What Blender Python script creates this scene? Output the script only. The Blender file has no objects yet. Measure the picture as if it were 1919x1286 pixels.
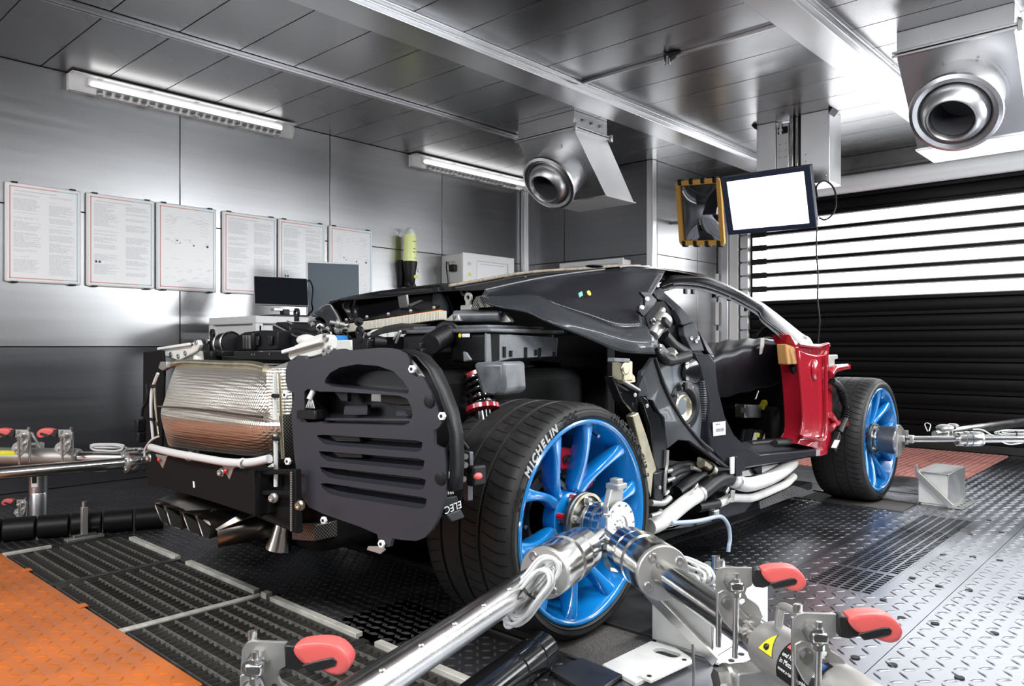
import bpy, bmesh, math, random
from mathutils import Vector, Matrix, Quaternion
from mathutils.geometry import tessellate_polygon
random.seed(7)
S = bpy.context.scene
COL = S.collection
pi = math.pi

# ---------------------------------------------------------------- camera, world, lights, exposure
cam_d = bpy.data.cameras.new('camera'); cam = bpy.data.objects.new('camera', cam_d); COL.objects.link(cam)
cam.location = (2.43, -1.892, 0.90); cam.rotation_euler = (pi/2, 0, math.radians(42.7))
cam_d.sensor_width = 36.0; cam_d.lens = 36.0*1435/1919; cam_d.shift_y = 7/1919; cam_d.clip_start = 0.02
S.camera = cam
S.view_settings.view_transform = 'Standard'; S.view_settings.look = 'None'
S.view_settings.gamma = 1.0; S.view_settings.use_curve_mapping = False
S.view_settings.exposure = 0.12
W = bpy.data.worlds.new('world'); S.world = W; W.use_nodes = True
W.node_tree.nodes['Background'].inputs[0].default_value = (0.92, 0.96, 1.0, 1)
W.node_tree.nodes['Background'].inputs[1].default_value = 0.10
S.cycles.max_bounces = 8; S.cycles.use_denoising = True

def area(name, loc, target, sx, sy, power, col=(1, 1, 1)):
    d = bpy.data.lights.new(name, 'AREA'); d.shape = 'RECTANGLE'; d.size = sx; d.size_y = sy; d.energy = power; d.color = col
    o = bpy.data.objects.new(name, d); COL.objects.link(o); o.location = loc
    o.rotation_euler = (Vector(target)-Vector(loc)).to_track_quat('-Z', 'Y').to_euler()
    return o
area('side_window_light', (4.9, 4.3, 1.9), (0, 3.4, 1.2), 1.6, 1.0, 230, (.95, .98, 1))
area('ceiling_fill_light', (2.0, 1.4, 2.57), (2.0, 1.4, 0), 0.22, 3.2, 80, (.97, .99, 1))  # unseen soft fill lights added under the ceiling
area('ceiling_fill_light', (3.3, -0.5, 2.57), (3.0, -0.5, 0), 0.3, 3.0, 115, (.97, .99, 1))
area('ceiling_fill_light', (1.2, -2.9, 2.57), (1.0, -2.0, 0), 2.6, .3, 120, (.97, .985, 1))
area('rear_area_light', (-0.6, -4.9, 1.7), (0, 0, 0.8), 2.6, 1.6, 90, (.96, .98, 1))  # large unseen area light in front of the rear wall

# ---------------------------------------------------------------- materials
def mat(name, col, rough=.5, metal=0, spec=.5, emit=None, es=0, coat=0, trans=0, alpha=1, aniso=0):
    m = bpy.data.materials.new(name); m.use_nodes = True
    b = m.node_tree.nodes['Principled BSDF']
    b.inputs['Base Color'].default_value = (*col, 1); b.inputs['Roughness'].default_value = rough
    b.inputs['Metallic'].default_value = metal; b.inputs['Specular IOR Level'].default_value = spec
    b.inputs['Coat Weight'].default_value = coat; b.inputs['Transmission Weight'].default_value = trans
    b.inputs['Alpha'].default_value = alpha; b.inputs['Anisotropic'].default_value = aniso
    if emit: b.inputs['Emission Color'].default_value = (*emit, 1); b.inputs['Emission Strength'].default_value = es
    return m
def nt(m):
    t = m.node_tree; return t, t.nodes, t.links, t.nodes['Principled BSDF']
def add_noise(m, scale=(8, 8, 8), lo=.8, hi=1.2, rlo=None, rhi=None, detail=4, bump=0, dist=.002):
    """grain: multiplies colour and varies roughness from one noise texture in object space"""
    t, N, L, b = nt(m)
    tc = N.new('ShaderNodeTexCoord'); mp = N.new('ShaderNodeMapping'); mp.inputs['Scale'].default_value = scale
    nz = N.new('ShaderNodeTexNoise'); nz.inputs['Detail'].default_value = detail; nz.inputs['Scale'].default_value = 1
    L.new(tc.outputs['Object'], mp.inputs[0]); L.new(mp.outputs[0], nz.inputs['Vector'])
    mr = N.new('ShaderNodeMapRange'); mr.inputs[1].default_value = .3; mr.inputs[2].default_value = .7
    mr.inputs[3].default_value = lo; mr.inputs[4].default_value = hi; L.new(nz.outputs[0], mr.inputs[0])
    mx = N.new('ShaderNodeMix'); mx.data_type = 'RGBA'; mx.blend_type = 'MULTIPLY'; mx.inputs[0].default_value = 1
    mx.inputs['A'].default_value = b.inputs['Base Color'].default_value
    L.new(mr.outputs[0], mx.inputs['B']); L.new(mx.outputs['Result'], b.inputs['Base Color'])
    if rlo is not None:
        m2 = N.new('ShaderNodeMapRange'); m2.inputs[1].default_value = .3; m2.inputs[2].default_value = .7
        m2.inputs[3].default_value = rlo; m2.inputs[4].default_value = rhi
        L.new(nz.outputs[0], m2.inputs[0]); L.new(m2.outputs[0], b.inputs['Roughness'])
    if bump:
        bp = N.new('ShaderNodeBump'); bp.inputs['Strength'].default_value = bump; bp.inputs['Distance'].default_value = dist
        L.new(nz.outputs[0], bp.inputs['Height']); L.new(bp.outputs[0], b.inputs['Normal'])
    return m
def carbon(name, base, hi, rough=.3, scale=260, coat=.6):
    """twill weave: two crossed saw waves choose between the tow colours, with bump"""
    m = mat(name, base, rough, 0, .12, coat=coat); t, N, L, b = nt(m)
    b.inputs['Coat Roughness'].default_value = .07
    tc = N.new('ShaderNodeTexCoord')
    w = N.new('ShaderNodeTexWave'); w.wave_type = 'BANDS'; w.bands_direction = 'DIAGONAL'; w.inputs['Scale'].default_value = scale/6.0
    w.inputs['Distortion'].default_value = 0
    ck = N.new('ShaderNodeTexChecker'); ck.inputs['Scale'].default_value = scale
    L.new(tc.outputs['Object'], w.inputs[0]); L.new(tc.outputs['Object'], ck.inputs[0])
    mm = N.new('ShaderNodeMath'); mm.operation = 'MULTIPLY_ADD'; mm.inputs[1].default_value = .35
    L.new(ck.outputs['Fac'], mm.inputs[0]); L.new(w.outputs['Fac'], mm.inputs[2])
    mx = N.new('ShaderNodeMix'); mx.data_type = 'RGBA'
    mx.inputs['A'].default_value = (*base, 1); mx.inputs['B'].default_value = (*hi, 1)
    L.new(mm.outputs[0], mx.inputs[0]); L.new(mx.outputs['Result'], b.inputs['Base Color'])
    bp = N.new('ShaderNodeBump'); bp.inputs['Strength'].default_value = .35; bp.inputs['Distance'].default_value = .0012
    L.new(mm.outputs[0], bp.inputs['Height']); L.new(bp.outputs[0], b.inputs['Normal'])
    return m
def perforated(name, col, rough, metal, pitch, dot, streak=(60, 1.2, 1.2), dark=.35, smear=.25):
    """brushed sheet with a fine grid of punched holes"""
    m = mat(name, col, rough, metal); t, N, L, b = nt(m)
    add_noise(m, streak, 1-smear, 1+smear, rough*.94, rough*1.08, 3)
    tc = N.new('ShaderNodeTexCoord'); vo = N.new('ShaderNodeTexVoronoi'); vo.inputs['Scale'].default_value = 1/pitch
    vo.inputs['Randomness'].default_value = 0
    L.new(tc.outputs['Object'], vo.inputs['Vector'])
    lt = N.new('ShaderNodeMapRange'); lt.inputs[1].default_value = dot*.6; lt.inputs[2].default_value = dot
    lt.inputs[3].default_value = dark; lt.inputs[4].default_value = 1
    L.new(vo.outputs['Distance'], lt.inputs[0])
    prev = b.inputs['Base Color'].links[0].from_socket
    mx = N.new('ShaderNodeMix'); mx.data_type = 'RGBA'; mx.blend_type = 'MULTIPLY'; mx.inputs[0].default_value = 1
    L.new(prev, mx.inputs['A']); L.new(lt.outputs[0], mx.inputs['B']); L.new(mx.outputs['Result'], b.inputs['Base Color'])
    return m

M = {}
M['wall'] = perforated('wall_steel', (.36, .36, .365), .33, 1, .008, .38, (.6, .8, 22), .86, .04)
M['wall_shaded'] = perforated('wall_steel_shaded', (.15, .15, .158), .35, 1, .008, .38, (.6, .8, 22), .8, .05)  # same perforated steel as the wall, with shade put into a darker colour
M['ceiling'] = perforated('ceiling_steel', (.40, .40, .41), .27, 1, .009, .38, (1.0, 1.2, 1.0), .88, .025)
M['joint'] = mat('dark_joint', (.012, .012, .013), .7)
M['alu'] = add_noise(mat('brushed_aluminium', (.70, .70, .71), .31, 1), (4, 4, 4), .97, 1.03, .28, .34, 2)
M['zinc'] = add_noise(mat('galvanised_sheet', (.66, .66, .67), .38, 1), (3, 3, 3), .94, 1.06, .34, .42, 2)
M['steel'] = add_noise(mat('polished_steel', (.70, .69, .67), .2, 1), (10, 10, 10), .97, 1.03, .17, .23, 2)
M['steel2'] = add_noise(mat('machined_steel', (.60, .595, .58), .33, 1), (12, 12, 12), .95, 1.04, .30, .37, 2)
M['castgrey'] = add_noise(mat('satin_cast_steel', (.43, .42, .40), .45, .7), (14, 14, 14), .95, 1.05, detail=2)
M['darksteel'] = add_noise(mat('dark_gunmetal', (.15, .145, .14), .42, .9), (12, 12, 12), .9, 1.1, detail=2)
M['black'] = mat('black_plastic', (.007, .007, .008), .45, spec=.3)
M['rail'] = mat('black_rail_lacquer', (.004, .004, .005), .2, spec=.12)
M['gloss'] = mat('gloss_black', (.008, .008, .009), .12, coat=.5)
M['matte'] = mat('matte_black', (.005, .005, .0055), .72, spec=.2)
M['rubber'] = add_noise(mat('tyre_rubber', (.020, .0195, .019), .52, spec=.4), (30, 30, 30), .85, 1.15, .44, .6)
M['rubber_text'] = mat('tyre_lettering', (.42, .42, .42), .5)
M['slate'] = mat('slate_grey_plastic', (.030, .030, .038), .45, spec=.4)
M['slate_dark'] = mat('dark_slate_plastic', (.024, .024, .028), .5)
M['airbox'] = add_noise(mat('airbox_plastic', (.10, .105, .115), .34, spec=.6), (25, 25, 25), .7, 1.3, .28, .5)
M['blue'] = mat('blue_wheel_paint', (.004, .215, .60), .2, coat=1, spec=.6)
M['bluecap'] = mat('blue_plastic', (.02, .20, .55), .35)
M['red'] = mat('red_body_paint', (.34, .010, .022), .2, coat=.9)
M['redcal'] = mat('red_caliper_paint', (.60, .012, .015), .25, coat=.6)
M['grip_red'] = mat('salmon_red_grip', (.72, .12, .11), .38)
M['grip_black'] = mat('black_grip', (.012, .012, .012), .45)
M['orange'] = add_noise(mat('orange_plate_paint', (.60, .15, .022), .3, spec=.6), (5, 5, 5), .72, 1.1, .26, .38, 7)
M['pinkplate'] = add_noise(mat('red_plate_paint', (.60, .27, .23), .28, .25, spec=.8), (7, 7, 7), .9, 1.1, .25, .34)
M['white'] = mat('white_paint', (.78, .78, .77), .4)
M['offwhite'] = add_noise(mat('worn_white_paint', (.70, .69, .65), .45), (14, 14, 14), .88, 1.06, detail=6)
M['cable'] = mat('grey_white_cable', (.62, .62, .61), .45)
M['tan'] = mat('tan_foam', (.40, .20, .06), .7)
M['tanedge'] = add_noise(mat('tan_trim', (.34, .28, .21), .6), (60, 60, 60), .6, 1.3)
M['cream'] = mat('cream_filter', (.80, .76, .66), .8)
M['filterorange'] = mat('orange_seal', (.75, .24, .02), .55)
M['gold'] = add_noise(mat('yellow_zinc', (.55, .50, .36), .38, 1), (20, 20, 20), .8, 1.15)
M['floor'] = add_noise(mat('floor_steel', (.33, .34, .37), .27, 1), (3, 3, 3), .85, 1.12, .26, .34, 4)
M['floor_light'] = add_noise(mat('tread_plate_steel', (.36, .36, .385), .34, 1), (4, 4, 4), .85, 1.15, .22, .4, 6)
M['floor_dark'] = add_noise(mat('floor_black_paint', (.020, .020, .021), .42, spec=.5), (6, 6, 6), .6, 1.6, .32, .55, 6)
M['lug_dark'] = mat('worn_dark_lug', (.16, .16, .165), .3, .7)
M['belt'] = add_noise(mat('gritty_belt', (.085, .078, .072), .8, spec=.3), (260, 260, 260), .5, 1.6, detail=2)
M['grate_light'] = add_noise(mat('pale_grating_steel', (.24, .235, .21), .45, .5), (30, 30, 30), .5, 1.3, detail=5)  # paler steel for the thin grating rods
M['grate'] = add_noise(mat('grating_steel', (.085, .08, .072), .5, .4), (18, 18, 18), .5, 1.5, detail=5)
M['pit'] = add_noise(mat('pit_dirt', (.022, .021, .019), .8, spec=.2), (9, 9, 9), .4, 1.9, detail=6)
M['strip'] = add_noise(mat('pale_angle_edge', (.56, .54, .48), .5), (16, 40, 16), .7, 1.1, detail=6)
M['glass_dark'] = mat('screen_glass', (.012, .014, .018), .08)
M['screen_blue'] = mat('grey_blue_screen', (.06, .085, .115), .35)
M['monitor_on'] = mat('lit_screen', (.9, .93, .97), .3, emit=(.95, .98, 1), es=1.6)
M['screen_text'] = mat('screen_print', (.75, .77, .8), .4, emit=(.8, .84, .9), es=1.0)
M['tube'] = mat('lamp_tube', (.95, .95, .94), .4, emit=(1, .99, .97), es=2.4)
M['lamp_reflector'] = mat('lamp_reflector', (.85, .85, .84), .35)
M['diffuser'] = mat('clear_diffuser', (.9, .9, .9), .18, trans=.85, alpha=.55)
M['lampbody'] = mat('lamp_body_grey', (.55, .55, .55), .4)
M['shutter'] = mat('dark_shutter', (.0035, .0035, .004), .4, .0, spec=.16)
M['shutter_glass'] = mat('bright_shutter_window', (.95, .97, 1), .4, emit=(.96, .98, 1), es=7.0)
M['yellow'] = mat('mirror_frame_yellow', (.80, .42, .08), .4)
M['mirror'] = mat('mirror_glass', (.20, .205, .23), .03, 1)
M['lime'] = mat('lime_bottle', (.84, .90, .42), .3, emit=(.7, .85, .15), es=.10)  # faint glow put into the plastic to lighten the bottle
M['clearplastic'] = mat('clear_plastic', (.8, .84, .86), .15, trans=.6, alpha=.6)
M['yellowlabel'] = mat('yellow_sticker', (.82, .74, .03), .4)
M['sticker_white'] = mat('white_sticker', (.85, .85, .84), .5)
M['sticker_green'] = mat('green_sticker', (.10, .45, .34), .5)
M['label_black'] = mat('label_black', (.01, .01, .01), .4)
M['label_red'] = mat('label_red', (.75, .10, .09), .4)
M['label_blue'] = mat('label_blue', (.015, .10, .42), .4)
M['ink'] = mat('grey_ink', (.60, .615, .64), .6)
M['ink_dark'] = mat('dark_ink', (.08, .08, .09), .6)
M['paper'] = mat('poster_paper', (.90, .905, .91), .35)
M['frame_red'] = mat('poster_red_line', (.75, .33, .33), .5)
M['frame_blue'] = mat('poster_blue_line', (.45, .65, .75), .5)
M['carbon'] = carbon('carbon_dark', (.004, .0043, .0055), (.016, .017, .023), .28, 300, .22)
M['carbon2'] = carbon('carbon_satin', (.010, .011, .013), (.04, .043, .05), .42, 420, .25)
M['cloth'] = mat('black_cover_sheet', (.006, .006, .009), .42, spec=.4)
M['tubeclear'] = mat('clear_hose', (.55, .65, .78), .2, trans=.3)
M['exhaust'] = add_noise(mat('exhaust_titanium', (.15, .135, .12), .30, 1), (6, 6, 6), .85, 1.1)
M['tip'] = mat('bright_exhaust_tip', (.55, .50, .44), .25, 1)
M['exhaust_in'] = mat('exhaust_inside', (.012, .011, .010), .6)
def foil():
    """embossed heat-shield foil: silver, browned by heat in a band low down on the cover"""
    m = mat('embossed_heat_foil', (.80, .76, .68), .40, 1); t, N, L, b = nt(m)
    tc = N.new('ShaderNodeTexCoord')
    vo = N.new('ShaderNodeTexVoronoi'); vo.inputs['Scale'].default_value = 105; vo.inputs['Randomness'].default_value = .08
    L.new(tc.outputs['Object'], vo.inputs['Vector'])
    bp = N.new('ShaderNodeBump'); bp.inputs['Strength'].default_value = .9; bp.inputs['Distance'].default_value = .0035
    L.new(vo.outputs['Distance'], bp.inputs['Height']); L.new(bp.outputs[0], b.inputs['Normal'])
    at = N.new('ShaderNodeAttribute'); at.attribute_name = 'scorch'
    nz = N.new('ShaderNodeTexNoise'); nz.inputs['Scale'].default_value = 9; L.new(tc.outputs['Object'], nz.inputs['Vector'])
    ad = N.new('ShaderNodeMath'); ad.operation = 'MULTIPLY_ADD'; ad.inputs[1].default_value = .35; L.new(nz.outputs[0], ad.inputs[0]); L.new(at.outputs['Fac'], ad.inputs[2])
    rp = N.new('ShaderNodeValToRGB'); e = rp.color_ramp.elements
    e[0].position = .2; e[0].color = (.82, .78, .70, 1); e[1].position = 1; e[1].color = (.60, .40, .30, 1)
    k = e.new(.6); k.color = (.78, .63, .50, 1)
    L.new(ad.outputs[0], rp.inputs[0]); L.new(rp.outputs[0], b.inputs['Base Color'])
    return m
M['foil'] = foil()
def mesh_cloth():
    m = mat('dark_mesh_sleeve', (.05, .045, .04), .45, .6); t, N, L, b = nt(m)
    tc = N.new('ShaderNodeTexCoord'); ck = N.new('ShaderNodeTexChecker'); ck.inputs['Scale'].default_value = 190
    ck.inputs['Color1'].default_value = (.30, .28, .25, 1); ck.inputs['Color2'].default_value = (.012, .012, .012, 1)
    L.new(tc.outputs['Object'], ck.inputs[0]); L.new(ck.outputs['Color'], b.inputs['Base Color'])
    bp = N.new('ShaderNodeBump'); bp.inputs['Strength'].default_value = .6; bp.inputs['Distance'].default_value = .003
    L.new(ck.outputs['Fac'], bp.inputs['Height']); L.new(bp.outputs[0], b.inputs['Normal']); return m
M['meshcloth'] = mesh_cloth()

# ---------------------------------------------------------------- mesh helpers
def V(*a): return Vector(a[0]) if len(a) == 1 else Vector(a)
def frame(d):
    """two unit vectors across direction d"""
    d = V(d).normalized(); up = Vector((0, 0, 1)) if abs(d.z) < .95 else Vector((1, 0, 0))
    a = d.cross(up).normalized(); return a, d.cross(a).normalized()
def smooth_path(pts, k=6, closed=False):
    P = [V(p) for p in pts]; n = len(P); out = []
    segs = n if closed else n-1
    for i in range(segs):
        p1, p2 = P[i], P[(i+1) % n]
        p0 = P[(i-1) % n] if (closed or i > 0) else p1*2-p2
        p3 = P[(i+2) % n] if (closed or i+2 < n) else p2*2-p1
        for j in range(k):
            t = j/k
            out.append(.5*((2*p1)+(p2-p0)*t+(2*p0-5*p1+4*p2-p3)*t*t+(3*p1-p0-3*p2+p3)*t**3))
    if not closed: out.append(P[-1])
    return out
class MB:
    def __init__(s): s.v = []; s.f = []
    def add(s, vs, fs):
        o = len(s.v); s.v += [tuple(p) for p in vs]; s.f += [tuple(i+o for i in f) for f in fs]; return s
    def box(s, c, size, rot=None):
        c = V(c); h = V(size)/2; vs = []
        for x, y, z in ((-1,-1,-1),(1,-1,-1),(1,1,-1),(-1,1,-1),(-1,-1,1),(1,-1,1),(1,1,1),(-1,1,1)):
            p = Vector((x*h.x, y*h.y, z*h.z)); vs.append(c+(rot @ p if rot else p))
        return s.add(vs, [(0,3,2,1),(4,5,6,7),(0,1,5,4),(1,2,6,5),(2,3,7,6),(3,0,4,7)])
    def bb(s, a, b): a, b = V(a), V(b); return s.box((a+b)/2, [abs(q) for q in (b-a)])
    def bar(s, p, q, w, h, up=(0, 0, 1)):
        """square bar from p to q"""
        p, q = V(p), V(q); d = (q-p).normalized(); u = V(up); u = (u-d*u.dot(d)).normalized(); a = d.cross(u)
        vs = [x+a*i*w/2+u*j*h/2 for x in (p, q) for i, j in ((-1,-1),(1,-1),(1,1),(-1,1))]
        return s.add(vs, [(3,2,1,0),(4,5,6,7),(0,1,5,4),(1,2,6,5),(2,3,7,6),(3,0,4,7)])
    def cyl(s, p, q, r, r2=None, n=20, cap=True):
        r2 = r if r2 is None else r2; p, q = V(p), V(q); a, b = frame(q-p)
        vs = [x+(a*math.cos(2*pi*i/n)+b*math.sin(2*pi*i/n))*rr for x, rr in ((p, r), (q, r2)) for i in range(n)]
        fs = [(i, (i+1) % n, n+(i+1) % n, n+i) for i in range(n)]
        if cap: fs += [tuple(range(n))[::-1], tuple(range(n, 2*n))]
        return s.add(vs, fs)
    def lathe(s, o, d, prof, n=32, closed=False, a0=0, a1=2*pi):
        """prof: (radius, distance along d)"""
        o, d = V(o), V(d).normalized(); a, b = frame(d); full = abs(a1-a0-2*pi) < 1e-6; m = n if full else n+1; k = len(prof)
        vs = [o+d*h+(a*math.cos(a0+(a1-a0)*i/n)+b*math.sin(a0+(a1-a0)*i/n))*r for i in range(m) for r, h in prof]
        fs = []
        for i in range(n):
            j = (i+1) % m
            for q in range(k if closed else k-1): fs.append((i*k+q, i*k+(q+1) % k, j*k+(q+1) % k, j*k+q))
        return s.add(vs, fs)
    def tube(s, pts, r, n=8, k=5, closed=False, cap=True, straight=False):
        P = [V(p) for p in pts] if straight else smooth_path(pts, k, closed); m = len(P)
        R = r if isinstance(r, (list, tuple)) else None
        t0 = (P[1]-P[0]).normalized(); a, b = frame(t0); vs = []; prev = t0
        for i, p in enumerate(P):
            t = ((P[(i+1) % m] if (closed or i < m-1) else p)-(P[i-1] if (closed or i > 0) else p)).normalized()
            q = prev.rotation_difference(t); a = q @ a; b = q @ b; prev = t
            rr = r if R is None else R[0]+(R[-1]-R[0])*i/(m-1) if len(R) == 2 else R[min(len(R)-1, i)]
            vs += [p+(a*math.cos(2*pi*j/n)+b*math.sin(2*pi*j/n))*rr for j in range(n)]
        fs = [(i*n+j, i*n+(j+1) % n, ((i+1) % m)*n+(j+1) % n, ((i+1) % m)*n+j) for i in range(m if closed else m-1) for j in range(n)]
        if cap and not closed: fs += [tuple(range(n))[::-1], tuple(range((m-1)*n, m*n))]
        return s.add(vs, fs)
    def prism(s, poly, ext, holes=()):
        """polygon (3-D points, holes allowed) swept by vector ext"""
        loops = [[V(p) for p in poly]]+[[V(p) for p in h] for h in holes]; ext = V(ext)
        flat = [p for l in loops for p in l]; n = len(flat)
        tri = tessellate_polygon(loops)
        nrm = Vector((0, 0, 0)); l = loops[0]
        for i in range(len(l)): nrm += l[i].cross(l[(i+1) % len(l)])
        fs = []
        for t in tri:
            t = tuple(t); nn = (flat[t[1]]-flat[t[0]]).cross(flat[t[2]]-flat[t[0]])
            if nn.dot(ext) > 0: t = t[::-1]
            fs.append(t); fs.append(tuple(i+n for i in t[::-1]))
        o = 0
        for l in loops:
            m = len(l)
            for i in range(m):
                a, b = o+i, o+(i+1) % m; fs.append((a, b, b+n, a+n))
            o += m
        return s.add(flat+[p+ext for p in flat], fs)
    def ribbon(s, rows, thick=0, closed=False):
        """quads between rows of points, optional thickness along the local normal"""
        rows = [[V(p) for p in r] for r in rows]; m, n = len(rows), len(rows[0]); fs = []
        idx = lambda i, j: i*n+j
        for i in range(m-1):
            for j in range(n-1): fs.append((idx(i, j), idx(i, j+1), idx(i+1, j+1), idx(i+1, j)))
            if closed: fs.append((idx(i, n-1), idx(i, 0), idx(i+1, 0), idx(i+1, n-1)))
        return s.add([p for r in rows for p in r], fs)
    def ell(s, c, r, n=16, k=10, rot=None):
        c = V(c); r = r if isinstance(r, (tuple, list)) else (r, r, r); vs = []; fs = []
        for i in range(k+1):
            th = pi*i/k
            for j in range(n):
                p = Vector((r[0]*math.sin(th)*math.cos(2*pi*j/n), r[1]*math.sin(th)*math.sin(2*pi*j/n), r[2]*math.cos(th)))
                vs.append(c+(rot @ p if rot else p))
        for i in range(k):
            for j in range(n): fs.append((i*n+j, (i+1)*n+j, (i+1)*n+(j+1) % n, i*n+(j+1) % n))
        return s.add(vs, fs)
    def hexnut(s, c, d, r, h, hole=0):
        c, d = V(c), V(d).normalized(); s.cyl(c, c+d*h, r, r*.97, 6)
        return s
    def bolt(s, c, d, r, h):
        c, d = V(c), V(d).normalized()
        s.cyl(c, c+d*h*.3, r*1.35, n=16); return s.hexnut(c+d*h*.3, d, r, h*.7)
    def build(s, name, m, parent=None, bev=0, sub=0, solid=0, flat=False, ang=38, seg=2):
        me = bpy.data.meshes.new(name); me.from_pydata(s.v, [], s.f)
        bm = bmesh.new(); bm.from_mesh(me); bmesh.ops.remove_doubles(bm, verts=bm.verts, dist=1e-6)
        bmesh.ops.recalc_face_normals(bm, faces=bm.faces); bm.to_mesh(me); bm.free()
        o = bpy.data.objects.new(name, me); COL.objects.link(o)
        me.materials.append(M[m] if isinstance(m, str) else m)
        if not flat:
            me.shade_smooth(); me.set_sharp_from_angle(angle=math.radians(ang))
        if solid: q = o.modifiers.new('solid', 'SOLIDIFY'); q.thickness = solid; q.offset = 0
        if bev: q = o.modifiers.new('bevel', 'BEVEL'); q.width = bev; q.segments = seg; q.limit_method = 'ANGLE'; q.angle_limit = math.radians(35); q.harden_normals = False
        if sub: q = o.modifiers.new('sub', 'SUBSURF'); q.levels = sub; q.render_levels = sub
        if parent is not None: attach(o, parent)
        return o
WM = {}
def wmat(o): return Matrix.LocRotScale(o.location, o.rotation_euler, o.scale) if o.parent is None else wmat(o.parent) @ o.matrix_parent_inverse @ Matrix.LocRotScale(o.location, o.rotation_euler, o.scale)
def attach(o, parent):
    """parent o while its mesh stays in world coordinates"""
    o.parent = parent; o.matrix_parent_inverse = wmat(parent).inverted()
def thing(name, label, cat, loc=(0, 0, 0), group=None):
    o = bpy.data.objects.new(name, None); COL.objects.link(o); o.location = loc; o.empty_display_size = .05
    o['label'] = label; o['category'] = cat
    if group: o['group'] = group
    return o
def tag(o, label, cat, group=None):
    o['label'] = label; o['category'] = cat
    if group: o['group'] = group
    return o
def struct(o): o['kind'] = 'structure'; return o
def stuff(o): o['kind'] = 'stuff'; return o
def lab(o, t): o['label'] = t; return o
def dup(o, parent=None):
    c = o.copy(); COL.objects.link(c); inv = o.matrix_parent_inverse.copy()
    if parent is not None: c.parent = parent; c.matrix_parent_inverse = inv
    for ch in list(o.children): dup(ch, c)
    return c
def text_mesh(txt, size, m, name, mtx, parent, extr=.0006, shear=0, align='CENTER', space=1.0, bold=0):
    cu = bpy.data.curves.new(name, 'FONT'); cu.body = txt; cu.size = size; cu.extrude = extr; cu.align_x = align; cu.align_y = 'CENTER'; cu.shear = shear; cu.space_character = space
    cu.resolution_u = 3; cu.offset = bold
    t = bpy.data.objects.new(name+'_tmp', cu); COL.objects.link(t)
    me = bpy.data.meshes.new_from_object(t.evaluated_get(bpy.context.evaluated_depsgraph_get()))
    bpy.data.objects.remove(t); bpy.data.curves.remove(cu)
    me.transform(mtx); me.materials.clear(); me.materials.append(M[m]); me.name = name
    o = bpy.data.objects.new(name, me); COL.objects.link(o)
    if parent is not None: attach(o, parent)
    return o
def basis(o, x, y):
    x = V(x).normalized(); z = x.cross(V(y)).normalized(); y = z.cross(x)
    return Matrix(((x.x, y.x, z.x, o[0]), (x.y, y.y, z.y, o[1]), (x.z, y.z, z.z, o[2]), (0, 0, 0, 1)))

# ================================================================ THE ROOM
H = 2.66
def panels(parent, name, m, rects, axis, base, proud, gap=.006):
    """rects (a0,a1,b0,b1) on a plane: axis 'x' -> a=y,b=z ; 'y' -> a=x,b=z ; 'z' -> a=x,b=y"""
    for a0, a1, b0, b1 in rects:
        a0 += gap/2; a1 -= gap/2; b0 += gap/2; b1 -= gap/2; lo, hi = sorted((base, base+proud))
        mb = MB()
        if axis == 'x': mb.bb((lo, a0, b0), (hi, a1, b1))
        elif axis == 'y': mb.bb((a0, lo, b0), (a1, hi, b1))
        else: mb.bb((a0, b0, lo), (a1, b1, hi))
        mb.build(name, m, parent, bev=.0015, seg=1)
zs = (0, .9, 1.775, H)
wl = struct(MB().bb((-3.2, -5.0, -.3), (-3.012, 5.7, 2.9)).build('wall_left', 'joint'))
ys = [-4.49, -3.24, -1.99, -.74, .51, 1.76, 3.01, 4.26]
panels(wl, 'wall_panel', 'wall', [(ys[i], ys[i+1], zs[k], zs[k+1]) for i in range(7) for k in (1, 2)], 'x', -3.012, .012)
panels(wl, 'wall_panel', 'wall_shaded', [(ys[i], ys[i+1], zs[0], zs[1]) for i in range(7)], 'x', -3.012, .012)
# far-left box that juts out of the wall, and the shutter wall
wa = struct(MB().bb((-3.0, 4.29, -.1), (-1.485, 5.7, 2.9)).build('wall_alcove', 'joint'))
panels(wa, 'wall_panel', 'wall_shaded', [(x0, x1, zs[k], zs[k+1]) for x0, x1 in ((-2.94, -2.53), (-2.53, -1.53)) for k in range(3)], 'y', 4.29, -.012)  # face turned away from the light: its shade comes from the darker steel
panels(wa, 'wall_panel', 'wall', [(y0, y1, zs[k], zs[k+1]) for y0, y1 in ((4.36, 5.12), (5.12, 5.535)) for k in range(3)], 'x', -1.485, .012)
struct(MB().bb((-1.535, 4.272, 0), (-1.468, 4.35, H)).build('trim_1', 'alu', bev=.006))
t = MB().bb((-2.995, 4.17, 0), (-2.93, 4.285, H)); t.bb((-2.995, 4.12, 0), (-2.96, 4.17, H)); struct(t.build('trim_2', 'alu', bev=.004))
wf = MB(); wf.bb((-1.48, 5.66, -.3), (5.2, 5.85, 2.9)); struct(wf.build('wall_far', 'shutter'))
wr = MB().bb((5.0, -5.1, -.3), (5.2, 5.85, 2.9)).build('wall_right', 'wall_shaded'); struct(wr)
wb = MB().bb((-3.2, -5.2, -.3), (5.2, -5.0, 2.9)).build('wall_rear', 'wall_shaded'); struct(wb)
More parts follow.
